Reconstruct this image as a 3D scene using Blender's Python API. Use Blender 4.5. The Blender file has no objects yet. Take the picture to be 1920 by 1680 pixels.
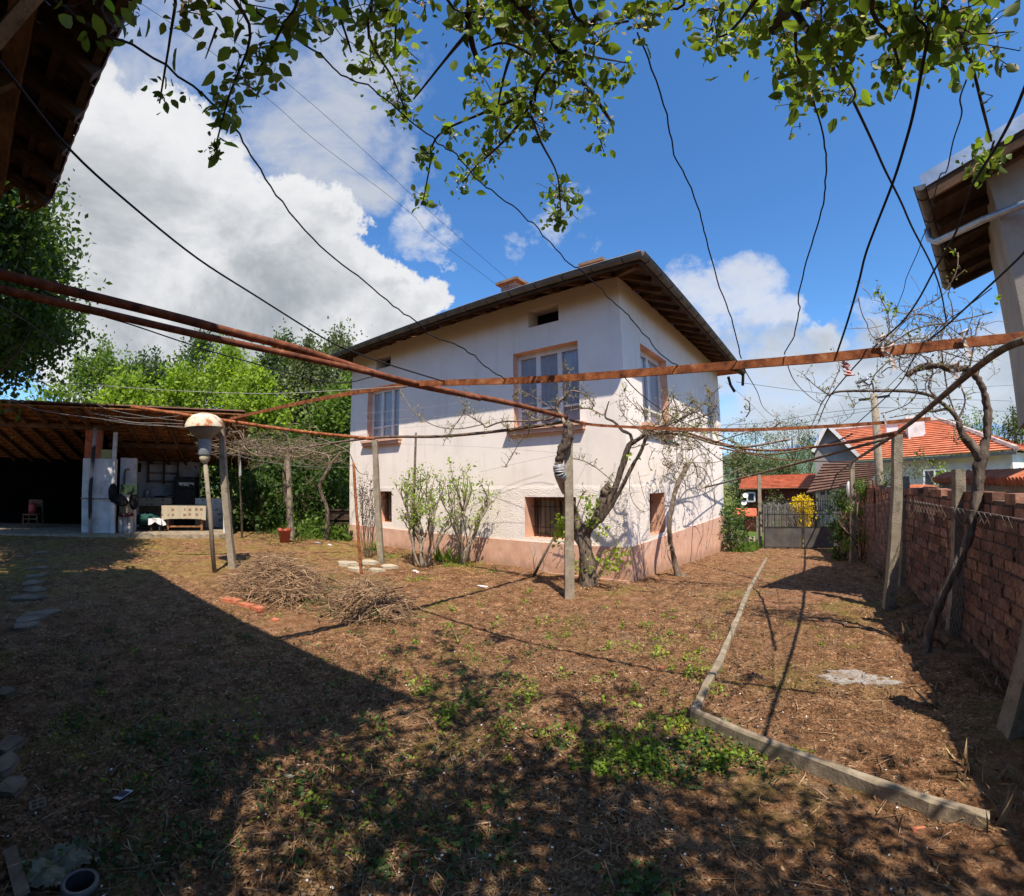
import bpy, math, random
import numpy as np
from mathutils import Vector, Matrix
R = random.Random(7)
NR = np.random.RandomState(11)
C = bpy.context.scene.collection
SC = bpy.context.scene
V = Vector

# ------------------------------------------------------------------ survey of the yard
# World frame: origin at the foot of the house corner, X to the right along the left facade,
# Y along the right facade, Z up, metres.  The photograph's lens (a wide action camera) was
# solved from the house edges; sight lines through it give the real positions of things once
# they are cut with the ground, a wall plane or a known height.
LA, LB = 1.118, -0.12
PITCH, ROLL, PSI = math.radians(4.67), math.radians(.575), math.radians(37.3)
EYE = V((3.134, -7.372, 1.7))
def turn(d):
    cr, sr = math.cos(ROLL), math.sin(ROLL)
    d = (cr*d[0]+sr*d[2], d[1], -sr*d[0]+cr*d[2])
    cp, sp = math.cos(PITCH), math.sin(PITCH)
    d = (d[0], cp*d[1]-sp*d[2], sp*d[1]+cp*d[2])
    c, s = math.cos(PSI), math.sin(PSI)
    return V((c*d[0]-s*d[1], s*d[0]+c*d[1], d[2]))
def ray(px, py):
    x, y = (px-960)/960, -(py-840)/960
    r = max(math.hypot(x, y), 1e-9); th = LA*r+LB*r**3
    return turn((math.sin(th)*x/r, math.cos(th), math.sin(th)*y/r))
def atX(px, py, X): d = ray(px, py); return EYE+d*((X-EYE.x)/d.x)
def atY(px, py, Y): d = ray(px, py); return EYE+d*((Y-EYE.y)/d.y)
def atZ(px, py, Z): d = ray(px, py); return EYE+d*((Z-EYE.z)/d.z)
def atH(px, py, D): d = ray(px, py); return EYE+d*(D/math.hypot(d.x, d.y))
def atD(px, py, D): return EYE+ray(px, py)*D
def clamp(x, a, b): return max(a, min(b, x))
def gh(x, y): return -0.07*clamp(y, 0, 16)+0.02*clamp(-x, 0, 14)
def gnd(px, py):
    z = 0
    for _ in range(30):
        p = atZ(px, py, z); z = .5*z+.5*gh(p.x, p.y)
    p.z = gh(p.x, p.y)
    return p

# ------------------------------------------------------------------ mesh helpers
def frame(d):
    d = d.normalized(); a = V((0, 0, 1)) if abs(d.z) < .9 else V((1, 0, 0))
    u = d.cross(a).normalized(); w = u.cross(d).normalized()
    return u, w
def smooth(pts, n=4):
    pts = [V(p) for p in pts]
    if len(pts) < 3: return pts
    out = []
    for i in range(len(pts)-1):
        p0 = pts[max(i-1, 0)]; p1 = pts[i]; p2 = pts[i+1]; p3 = pts[min(i+2, len(pts)-1)]
        for k in range(n):
            t = k/n
            out.append(.5*((2*p1)+(p2-p0)*t+(2*p0-5*p1+4*p2-p3)*t*t+(3*p1-p0-3*p2+p3)*t**3))
    out.append(pts[-1]); return out
def lerp_list(vals, n):
    if not isinstance(vals, (list, tuple)): return [vals]*n
    out = []
    for i in range(n):
        t = i/(max(n-1, 1))*(len(vals)-1); k = min(int(t), len(vals)-2) if len(vals) > 1 else 0
        out.append(vals[k]+(vals[min(k+1, len(vals)-1)]-vals[k])*(t-k))
    return out
class MB:
    def __init__(s): s.v = []; s.f = []; s.sm = []
    def poly(s, pts, sm=False):
        n = len(s.v); s.v += [tuple(p) for p in pts]; s.f.append(list(range(n, n+len(pts)))); s.sm.append(sm)
    def hexa(s, p):
        n = len(s.v); s.v += [tuple(q) for q in p]
        for q in ((3, 2, 1, 0), (4, 5, 6, 7), (0, 1, 5, 4), (1, 2, 6, 5), (2, 3, 7, 6), (3, 0, 4, 7)):
            s.f.append([n+k for k in q]); s.sm.append(False)
    def box(s, a, b):
        (x0, y0, z0), (x1, y1, z1) = a, b
        s.hexa([(x0, y0, z0), (x1, y0, z0), (x1, y1, z0), (x0, y1, z0), (x0, y0, z1), (x1, y0, z1), (x1, y1, z1), (x0, y1, z1)])
    def obox(s, o, u, v, w):
        o, u, v, w = V(o), V(u), V(v), V(w)
        s.hexa([o, o+u, o+u+v, o+v, o+w, o+u+w, o+u+v+w, o+v+w])
    def beam(s, a, b, w, h, up=None):
        a, b = V(a), V(b); d = (b-a).normalized()
        if up is None: u, q = frame(d)
        else:
            u = d.cross(V(up)).normalized(); q = u.cross(d).normalized()
        u = u*(w/2); q = q*(h/2)
        s.hexa([a-u-q, a+u-q, a+u+q, a-u+q, b-u-q, b+u-q, b+u+q, b-u+q])
    def tube(s, pts, r, n=6, cap=True, rough=0., sm=True):
        pts = [V(p) for p in pts]; m = len(pts); rr = lerp_list(r, m); base = len(s.v); u = None
        for i, p in enumerate(pts):
            d = pts[min(i+1, m-1)]-pts[max(i-1, 0)]
            if d.length < 1e-9: d = V((0, 0, 1))
            d.normalize()
            if u is None: u, w = frame(d)
            else:
                u = (u-d*u.dot(d)); u = frame(d)[0] if u.length < 1e-6 else u.normalized(); w = u.cross(d)
            for k in range(n):
                a = 2*math.pi*k/n; q = rr[i]*(1+(R.uniform(-rough, rough) if rough else 0))
                s.v.append(tuple(p+(u*math.cos(a)+w*math.sin(a))*q))
        for i in range(m-1):
            for k in range(n):
                k2 = (k+1) % n
                s.f.append([base+i*n+k, base+i*n+k2, base+(i+1)*n+k2, base+(i+1)*n+k]); s.sm.append(sm)
        if cap:
            s.f.append([base+k for k in range(n)][::-1]); s.f.append([base+(m-1)*n+k for k in range(n)]); s.sm += [False, False]
    def lathe(s, o, prof, n=20, axis=(0, 0, 1), sm=True):
        o = V(o); ax = V(axis).normalized(); u, w = frame(ax); base = len(s.v); m = len(prof)
        for r, z in prof:
            for k in range(n):
                a = 2*math.pi*k/n; s.v.append(tuple(o+ax*z+(u*math.cos(a)+w*math.sin(a))*max(r, 1e-4)))
        for i in range(m-1):
            for k in range(n):
                k2 = (k+1) % n
                s.f.append([base+i*n+k, base+i*n+k2, base+(i+1)*n+k2, base+(i+1)*n+k]); s.sm.append(sm)
    def prism(s, pts, h):
        h = V(h); n = len(pts); b = len(s.v); s.v += [tuple(V(p)) for p in pts]+[tuple(V(p)+h) for p in pts]
        s.f.append([b+k for k in range(n)][::-1]); s.f.append([b+n+k for k in range(n)]); s.sm += [False]*2
        for k in range(n):
            k2 = (k+1) % n; s.f.append([b+k, b+k2, b+n+k2, b+n+k]); s.sm.append(False)
    def mesh(s, name, off):
        me = bpy.data.meshes.new(name)
        me.from_pydata([(x-off[0], y-off[1], z-off[2]) for x, y, z in s.v], [], s.f)
        me.polygons.foreach_set('use_smooth', s.sm); me.update(); return me
class LM:
    """leaf-sized faces in bulk: verts as numpy blocks, fixed template"""
    def __init__(s, tmpl, faces): s.t = np.array(tmpl, float); s.fc = faces; s.b = []
    def add(s, pos, size, nrm_up=.0, tip=None, wid=1.0):
        pos = np.atleast_2d(np.array(pos, float)); n = len(pos)
        if n == 0: return
        size = np.broadcast_to(np.array(size, float), (n,))
        a = NR.normal(size=(n, 3)) if tip is None else np.array(tip, float).reshape(-1, 3)*np.ones((n, 1))+NR.normal(size=(n, 3))*.45
        a /= np.linalg.norm(a, axis=1, keepdims=True)
        nn = NR.normal(size=(n, 3)); nn[:, 2] += nrm_up*2.5
        b = np.cross(nn, a); b /= np.linalg.norm(b, axis=1, keepdims=True)+1e-9
        c = np.cross(a, b)
        T = s.t
        P = pos[:, None, :]+size[:, None, None]*(T[None, :, 0:1]*a[:, None, :]+T[None, :, 1:2]*wid*b[:, None, :]+T[None, :, 2:3]*c[:, None, :])
        s.b.append(P)
    def mesh(s, name, off):
        P = np.concatenate(s.b, 0); n, m, _ = P.shape; P = P.reshape(-1, 3)-np.array(off, float)
        me = bpy.data.meshes.new(name); F = s.fc; nl = sum(len(f) for f in F)
        me.vertices.add(n*m); me.vertices.foreach_set('co', P.astype(np.float32).ravel())
        loops = (np.arange(n)[:, None]*m+np.concatenate([np.array(f) for f in F])[None, :]).ravel()
        me.loops.add(n*nl); me.loops.foreach_set('vertex_index', loops.astype(np.int32))
        ln = np.tile(np.array([len(f) for f in F]), n); st = np.concatenate([[0], np.cumsum(ln)[:-1]])
        me.polygons.add(len(ln)); me.polygons.foreach_set('loop_start', st.astype(np.int32))
        me.polygons.foreach_set('loop_total', ln.astype(np.int32)); me.update(calc_edges=True); me.validate(); return me
LEAF4 = ([(0, 0, 0), (.5, .3, .05), (1, 0, -.05), (.5, -.3, .05)], [(0, 1, 2, 3)])
LEAFA = ([(0, 0, 0), (.22, .25, .07), (.55, .33, .09), (.85, .18, .02), (1.05, 0, -.10), (.85, -.18, .02), (.55, -.33, .09), (.22, -.25, .07), (.55, 0, -.03)],
         [(0, 1, 2, 8), (8, 2, 3, 4), (8, 4, 5, 6), (0, 8, 6, 7)])
STRAW = ([(0, -.014, 0), (.5, -.02, .05), (1, 0, .0), (.5, .02, .05)], [(0, 1, 2, 3)])
BLADE = ([(0, -.06, 0), (.5, -.05, .04), (1, 0, -.06), (.5, .05, .04), (0, .06, 0)], [(0, 1, 2, 3, 4)])

def _lo(m):
    if isinstance(m, LM):
        P = np.concatenate(m.b, 0).reshape(-1, 3); return ((P[:, 0].min()+P[:, 0].max())/2, (P[:, 1].min()+P[:, 1].max())/2, P[:, 2].min())
    a = np.array(m.v); return ((a[:, 0].min()+a[:, 0].max())/2, (a[:, 1].min()+a[:, 1].max())/2, a[:, 2].min())
def tag(o, label=None, cat=None, group=None, kind=None):
    for k, v in (('label', label), ('category', cat), ('group', group), ('kind', kind)):
        if v: o[k] = v
    return o
def thing(name, label, cat, base, group=None):
    o = bpy.data.objects.new(name, None); C.objects.link(o); o.location = V(base); o.empty_display_size = .1
    o['_b'] = list(V(base)); return tag(o, label, cat, group)
def part(par, name, mb, m, label=None, kind=None):
    b = par['_b']; me = mb.mesh(name, b); me.materials.append(m)
    o = bpy.data.objects.new(name, me); C.objects.link(o); o.parent = par; o['_b'] = list(b)
    return tag(o, label, None, None, kind)
def single(name, mb, m, label=None, cat=None, group=None, kind=None, origin=None):
    lo = origin if origin is not None else _lo(mb); me = mb.mesh(name, lo); me.materials.append(m)
    o = bpy.data.objects.new(name, me); C.objects.link(o); o.location = V(lo)
    return tag(o, label, cat, group, kind)

# ------------------------------------------------------------------ materials
MATS = {}
def nt_new(name):
    m = bpy.data.materials.new(name); m.use_nodes = True; nt = m.node_tree; nt.nodes.clear(); return m, nt
def N(nt, t, **kw):
    n = nt.nodes.new(t)
    for k, v in kw.items():
        if k.startswith('i_'):
            key = k[2:]; n.inputs[int(key) if key.isdigit() else key.replace('_', ' ')].default_value = v
        else: setattr(n, k, v)
    return n
def L(nt, a, b): nt.links.new(a, b)
def rgba(c): return (c[0], c[1], c[2], 1)
def ramp(nt, src, stops):
    r = N(nt, 'ShaderNodeValToRGB'); e = r.color_ramp.elements
    while len(e) > 1: e.remove(e[-1])
    e[0].position = stops[0][0]; e[0].color = rgba(stops[0][1])
    for p, c in stops[1:]:
        q = e.new(p); q.color = rgba(c)
    L(nt, src, r.inputs[0]); return r.outputs[0]
def mixc(nt, f, a, b, mode='MIX'):
    m = N(nt, 'ShaderNodeMix', data_type='RGBA', blend_type=mode)
    for s, x in ((m.inputs[0], f), (m.inputs[6], a), (m.inputs[7], b)):
        if isinstance(x, (int, float)): s.default_value = x
        elif isinstance(x, (tuple, list)): s.default_value = rgba(x)
        else: L(nt, x, s)
    return m.outputs[2]
def noise(nt, vec, scale, detail=5, rough=.6, dist=0.):
    n = N(nt, 'ShaderNodeTexNoise'); n.inputs['Scale'].default_value = scale; n.inputs['Detail'].default_value = detail
    n.inputs['Roughness'].default_value = rough; n.inputs['Distortion'].default_value = dist; L(nt, vec, n.inputs['Vector']); return n.outputs[0]
def mathn(nt, op, a, b=None, c=None, cl=False):
    m = N(nt, 'ShaderNodeMath', operation=op); m.use_clamp = cl
    for s, x in zip(m.inputs, (a, b, c)):
        if x is None: continue
        if isinstance(x, (int, float)): s.default_value = x
        else: L(nt, x, s)
    return m.outputs[0]
def mrange(nt, v, a, b, c=0., d=1., smooth_=True):
    m = N(nt, 'ShaderNodeMapRange'); m.interpolation_type = 'SMOOTHSTEP' if smooth_ else 'LINEAR'
    L(nt, v, m.inputs[0])
    for k, x in zip((1, 2, 3, 4), (a, b, c, d)): m.inputs[k].default_value = x
    return m.outputs[0]
def coords(nt, stretch=None, world=False):
    if world: o = N(nt, 'ShaderNodeNewGeometry').outputs['Position']
    else:
        tc = N(nt, 'ShaderNodeTexCoord'); inf = N(nt, 'ShaderNodeObjectInfo')
        ad = N(nt, 'ShaderNodeVectorMath', operation='ADD'); cm = N(nt, 'ShaderNodeCombineXYZ')
        k = mathn(nt, 'MULTIPLY', inf.outputs['Random'], 17.)
        for q in range(3): L(nt, k, cm.inputs[q])
        L(nt, tc.outputs['Object'], ad.inputs[0]); L(nt, cm.outputs[0], ad.inputs[1]); o = ad.outputs[0]
    if stretch:
        mp = N(nt, 'ShaderNodeVectorMath', operation='MULTIPLY'); mp.inputs[1].default_value = stretch; L(nt, o, mp.inputs[0]); o = mp.outputs[0]
    return o
def finish(nt, col, rough=.85, bump=None, bstr=.3, bdist=.02, spec=.2, metal=0., trans=0.):
    p = N(nt, 'ShaderNodeBsdfPrincipled'); out = N(nt, 'ShaderNodeOutputMaterial')
    if isinstance(col, (tuple, list)): p.inputs['Base Color'].default_value = rgba(col)
    else: L(nt, col, p.inputs['Base Color'])
    if isinstance(rough, (int, float)): p.inputs['Roughness'].default_value = rough
    else: L(nt, rough, p.inputs['Roughness'])
    p.inputs['Specular IOR Level'].default_value = spec; p.inputs['Metallic'].default_value = metal
    sh = p.outputs[0]
    if bump is not None:
        b = N(nt, 'ShaderNodeBump'); b.inputs['Strength'].default_value = bstr; b.inputs['Distance'].default_value = bdist
        L(nt, bump, b.inputs['Height']); L(nt, b.outputs[0], p.inputs['Normal'])
    if trans:
        t = N(nt, 'ShaderNodeBsdfTranslucent'); mx = N(nt, 'ShaderNodeMixShader'); mx.inputs[0].default_value = trans
        if isinstance(col, (tuple, list)): t.inputs[0].default_value = rgba(col)
        else:
            L(nt, mixc(nt, 1., col, (1.5, 1.5, .6), 'MULTIPLY'), t.inputs[0])
        L(nt, sh, mx.inputs[1]); L(nt, t.outputs[0], mx.inputs[2]); sh = mx.outputs[0]
    L(nt, sh, out.inputs[0])
def pm(name, stops, scale=3., detail=6, rough=.85, bump=.3, bscale=30., bdist=.01, stretch=None, island=0., trans=0., spec=.2, metal=0., nrough=.65, dist=0., dirt=None, dscale=1.1):
    """procedural material: noise through a colour ramp, optional per-island brightness, dirt patches and bump"""
    if name in MATS: return MATS[name]
    m, nt = nt_new(name); v = coords(nt, stretch)
    n = noise(nt, v, scale, detail, nrough, dist); col = ramp(nt, n, stops)
    if dirt:
        d = mrange(nt, noise(nt, coords(nt), dscale, 5, .7), .48, .68); col = mixc(nt, mathn(nt, 'MULTIPLY', d, dirt[1]), col, dirt[0])
    if island:
        g = N(nt, 'ShaderNodeNewGeometry'); k = mrange(nt, g.outputs['Random Per Island'], 0, 1, 1-island, 1+island, False)
        cb = N(nt, 'ShaderNodeCombineXYZ')
        for q in range(3): L(nt, k, cb.inputs[q])
        col = mixc(nt, 1., col, cb.outputs[0], 'MULTIPLY')
    b = noise(nt, v, bscale, 5, .65) if bump else None
    finish(nt, col, rough, b, bump, bdist, spec, metal, trans); MATS[name] = m; return m
def gr(*cs, lo=.3, hi=.7): return [(lo+(hi-lo)*i/max(len(cs)-1, 1), c) for i, c in enumerate(cs)]

M_RUST = pm('rust_iron', gr((.05, .02, .012), (.19, .058, .022), (.34, .115, .042), (.46, .25, .15), lo=.28, hi=.72), 13, 10, .85, .6, 60, .004)
M_RUSTD = pm('rust_dark', gr((.03, .016, .012), (.11, .038, .02), (.22, .07, .03), (.34, .15, .08), lo=.28, hi=.72), 11, 8, .75, .4, 60, .004)
M_CONC = pm('concrete_post', gr((.13, .105, .075), (.29, .24, .175), (.44, .38, .29), lo=.25, hi=.75), 14, 12, .95, .9, 55, .012, dirt=((.10, .085, .055), .85), dscale=7, nrough=.75)
M_CONCL = pm('concrete_edging', gr((.17, .13, .09), (.27, .215, .15), (.37, .305, .22)), 8, 8, .92, .6, 50, .008, dirt=((.15, .11, .075), .75), dscale=3)
M_BARK = pm('vine_bark', gr((.05, .035, .025), (.13, .095, .07), (.24, .185, .14)), 22, 8, .95, .9, 38, .02, stretch=(1, 1, .18))
M_TWIG = pm('twig_bark', gr((.07, .045, .03), (.15, .105, .075), (.24, .185, .135)), 12, 4, .9, .2, 60, .004, island=.25)
M_TRUNK = pm('tree_bark', gr((.035, .026, .018), (.075, .058, .042), (.13, .105, .078)), 8, 6, .95, .8, 25, .02, stretch=(1, 1, .3))
M_WIRE = pm('black_cable', gr((.010, .010, .012), (.022, .022, .024)), 20, 3, .6, 0)
M_WIREG = pm('grey_wire', gr((.22, .21, .20), (.38, .37, .35)), 20, 3, .6, 0)
M_WOODD = pm('dark_old_wood', gr((.022, .014, .010), (.055, .034, .022), (.10, .065, .042)), 5, 8, .9, .5, 30, .008, stretch=(1, .25, 1))
M_WOODB = pm('brown_rafter_wood', gr((.04, .021, .012), (.10, .053, .028), (.18, .10, .055)), 6, 8, .9, .4, 30, .006, stretch=(.4, 1, 1), island=.2)
M_PLANK = pm('orange_batten_wood', gr((.10, .042, .02), (.21, .095, .042), (.34, .17, .08)), 7, 8, .9, .4, 30, .006, island=.3)
M_TILE = pm('terracotta_tile', gr((.30, .085, .04), (.45, .14, .065), (.55, .20, .10)), 6, 6, .85, .4, 30, .01, island=.18, dirt=((.22, .12, .08), .6), dscale=1.)
M_TILEO = pm('old_roof_tile', gr((.07, .045, .035), (.14, .075, .05), (.22, .12, .08)), 6, 6, .9, .5, 30, .01, island=.25)
M_GUTTER = pm('weathered_gutter', gr((.065, .062, .055), (.11, .105, .092), (.16, .152, .135)), 5, 7, .6, .2, 25, .004, spec=.4)
M_ZINC = pm('zinc_sheet', gr((.28, .31, .35), (.38, .42, .47), (.5, .54, .58)), 4, 5, .42, .1, 20, .003, metal=.6, spec=.5)
M_SALMON = pm('salmon_paint', gr((.56, .31, .205), (.65, .385, .27), (.71, .45, .33)), 4, 9, .92, .5, 45, .008, dirt=((.46, .27, .185), .75), dscale=1.3)
M_WHITE = pm('white_window_paint', gr((.60, .58, .55), (.70, .68, .65), (.76, .74, .72)), 6, 5, .5, .1, 40, .003, spec=.4)
M_LIME = pm('limewashed_wall', gr((.42, .41, .40), (.56, .55, .54), (.64, .63, .62)), 2.5, 8, .95, .5, 22, .02, dirt=((.28, .25, .22), .7), dscale=1.2)
M_BLACK = pm('dark_void', gr((.008, .007, .006), (.016, .014, .012)), 3, 3, .95, 0)
M_UNLIT = pm('unlit_wall', gr((.005, .0045, .0045), (.010, .009, .009), (.018, .016, .016)), 2, 6, .95, .3, 14, .02)  # unused; near-black that puts an unlit room's shade into the wall colour
M_BLOCK = pm('hollow_clay_block', gr((.13, .06, .04), (.27, .13, .085), (.42, .235, .16)), 7, 8, .92, .6, 55, .008, island=.42, dirt=((.12, .07, .05), .7), dscale=1.5)
M_MORTAR = pm('old_mortar', gr((.07, .048, .034), (.17, .115, .08)), 6, 6, .95, .5, 30, .01)
M_STONE = pm('flat_stone', gr((.09, .065, .042), (.17, .125, .085), (.27, .205, .145)), 4, 8, .95, .6, 22, .02, island=.15)
M_STONEY = pm('pale_stone_slab', gr((.30, .25, .17), (.42, .35, .25), (.5, .44, .33)), 4, 8, .95, .6, 22, .02, island=.15)
M_BRICKR = pm('red_brick_rubble', gr((.26, .07, .035), (.40, .12, .06), (.48, .19, .11)), 8, 6, .9, .5, 40, .01, island=.25)
M_IRON = pm('dark_iron', gr((.018, .017, .017), (.04, .037, .036)), 8, 5, .6, .2, 40, .003)
M_SHEET = pm('grey_steel_sheet', gr((.055, .052, .050), (.085, .08, .077), (.13, .118, .108)), 3, 7, .75, .2, 20, .004, dirt=((.14, .09, .06), .5))
M_GLASS = None

def leafmat(name, cs, trans=.4, island=.35, rough=.5):
    return pm(name, gr(*cs, lo=.3, hi=.7), 1.2, 3, rough, 0, island=island, trans=trans, spec=.25)
M_APPLE = leafmat('apple_leaf', ((.065, .10, .022), (.11, .155, .034), (.17, .225, .05)), .5)
M_APPLEY = leafmat('young_apple_leaf', ((.15, .24, .03), (.22, .32, .05)), .5)
M_BLOOM = pm('faded_blossom', gr((.5, .40, .32), (.75, .64, .56)), 8, 3, .7, 0, island=.3, trans=.3)
M_LEAFL = leafmat('spring_leaf', ((.14, .22, .025), (.23, .33, .035), (.33, .42, .06)), .5)
M_LEAFM = leafmat('mid_leaf', ((.07, .125, .022), (.125, .20, .032), (.18, .26, .05)), .45)
M_LEAFD = leafmat('dark_leaf', ((.03, .06, .016), (.055, .10, .024), (.10, .15, .035)), .4)
M_LEAFG = leafmat('grey_green_leaf', ((.07, .09, .035), (.12, .145, .055), (.17, .19, .08)), .3)
M_LEAFR = leafmat('dark_rose_leaf', ((.045, .03, .02), (.075, .045, .028), (.08, .09, .03)), .25)
M_BUD = leafmat('vine_bud', ((.16, .17, .05), (.26, .28, .07), (.34, .33, .12)), .4)
M_YELLOW = leafmat('forsythia_flower', ((.55, .38, .01), (.75, .55, .02)), .3, .25)
M_WEED = leafmat('weed_leaf', ((.09, .16, .02), (.17, .26, .03), (.30, .36, .05)), .35)
M_WEEDD = leafmat('dark_weed_leaf', ((.04, .075, .025), (.07, .12, .035)), .3)
M_STRAW = pm('dry_straw', gr((.10, .06, .03), (.23, .145, .075), (.44, .32, .18)), 3, 3, .9, 0, island=.5)
M_LITTER = pm('dead_leaf', gr((.10, .06, .03), (.18, .11, .06), (.26, .18, .1)), 3, 3, .9, 0, island=.5)
M_PETAL = pm('white_petal', gr((.6, .58, .58), (.75, .73, .73)), 3, 2, .8, 0, island=.1)

# glass: dark interior seen through reflecting pane
def make_glass(name, c1, c2, scale=(14, 14, 1.)):
    m, nt = nt_new(name); v = coords(nt, scale); n = noise(nt, v, 3, 4, .6)
    col = ramp(nt, n, gr(c1, c2)); finish(nt, col, .12, None, spec=.6); return m
M_CURT = pm('net_curtain', gr((.66, .65, .66), (.8, .79, .8), (.86, .85, .85)), 12, 4, .95, .3, 40, .01, stretch=(1, 1, .06))
M_BLIND = pm('mauve_blind', gr((.70, .63, .66), (.82, .75, .77)), 3, 4, .95, .2, 60, .004, stretch=(1, 1, 3))
M_OLDCURT = pm('beige_curtain', gr((.44, .35, .26), (.58, .48, .37)), 10, 4, .95, .3, 30, .01, stretch=(1, 1, .06))
def glass_mat():
    m, nt = nt_new('window_glass')
    t = N(nt, 'ShaderNodeBsdfTransparent'); t.inputs[0].default_value = (.86, .88, .9, 1)
    g = N(nt, 'ShaderNodeBsdfGlossy'); g.inputs['Roughness'].default_value = .04
    fr = N(nt, 'ShaderNodeFresnel'); fr.inputs[0].default_value = 1.5
    mx = N(nt, 'ShaderNodeMixShader'); out = N(nt, 'ShaderNodeOutputMaterial')
    L(nt, mathn(nt, 'ADD', mathn(nt, 'MULTIPLY', fr.outputs[0], .8), .02), mx.inputs[0]); L(nt, t.outputs[0], mx.inputs[1]); L(nt, g.outputs[0], mx.inputs[2]); L(nt, mx.outputs[0], out.inputs[0]); return m
M_GLASS = glass_mat()

# house render: smooth above 1.66 m, roughcast below
def stucco():
    m, nt = nt_new('house_render'); v = coords(nt, world=True)
    n = noise(nt, v, 1.1, 8, .7); col = ramp(nt, n, gr((.80, .70, .61), (.87, .77, .68), (.90, .81, .72)))
    st = noise(nt, coords(nt, (3., 3., .35), True), 1.2, 6, .7); col = mixc(nt, mathn(nt, 'MULTIPLY', mrange(nt, st, .5, .72), .45), col, (.66, .56, .47))
    sp = N(nt, 'ShaderNodeSeparateXYZ'); L(nt, N(nt, 'ShaderNodeNewGeometry').outputs['Position'], sp.inputs[0])
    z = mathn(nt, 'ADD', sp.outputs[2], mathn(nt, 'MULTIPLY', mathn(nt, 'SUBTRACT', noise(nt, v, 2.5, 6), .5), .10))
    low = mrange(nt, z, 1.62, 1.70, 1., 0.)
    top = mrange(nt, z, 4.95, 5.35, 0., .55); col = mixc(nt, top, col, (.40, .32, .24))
    patch = mrange(nt, noise(nt, v, .8, 4, .5), .5, .62); col = mixc(nt, mathn(nt, 'MULTIPLY', patch, mathn(nt, 'ADD', mathn(nt, 'MULTIPLY', low, .35), .22)), col, (.68, .63, .58))
    vo = N(nt, 'ShaderNodeTexVoronoi'); vo.inputs['Scale'].default_value = 42; L(nt, v, vo.inputs['Vector'])
    rc = mathn(nt, 'MULTIPLY', mathn(nt, 'ADD', vo.outputs[0], noise(nt, v, 30, 4)), low)
    fine = mathn(nt, 'MULTIPLY', noise(nt, v, 9, 7, .65), .35)
    finish(nt, col, .95, mathn(nt, 'ADD', rc, fine), .33, .022, .1); return m
M_STUCCO = stucco()
def stucco2(name, cs, dirt):
    return pm(name, gr(*cs), 1.4, 7, .95, .4, 40, .01, dirt=dirt, dscale=.8)
M_NEIGH = stucco2('neighbour_render', ((.27, .235, .19), (.33, .29, .235), (.37, .33, .27)), ((.22, .19, .155), .6))
M_FARW = stucco2('far_white_wall', ((.70, .65, .60), (.80, .75, .70), (.85, .8, .76)), ((.36, .35, .34), .5))
M_FARG = stucco2('far_grey_wall', ((.24, .22, .2), (.31, .285, .26), (.38, .355, .33)), ((.18, .15, .13), .6))
M_DRED = pm('dark_red_wall', gr((.10, .022, .016), (.16, .04, .03)), 2, 5, .9, .2, 20, .01)
M_PLASTER = pm('crumbling_plaster', gr((.28, .23, .165), (.40, .33, .25), (.5, .43, .34)), 2.5, 8, .95, .7, 14, .03, dirt=((.13, .10, .075), .8), dscale=1.2)

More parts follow.
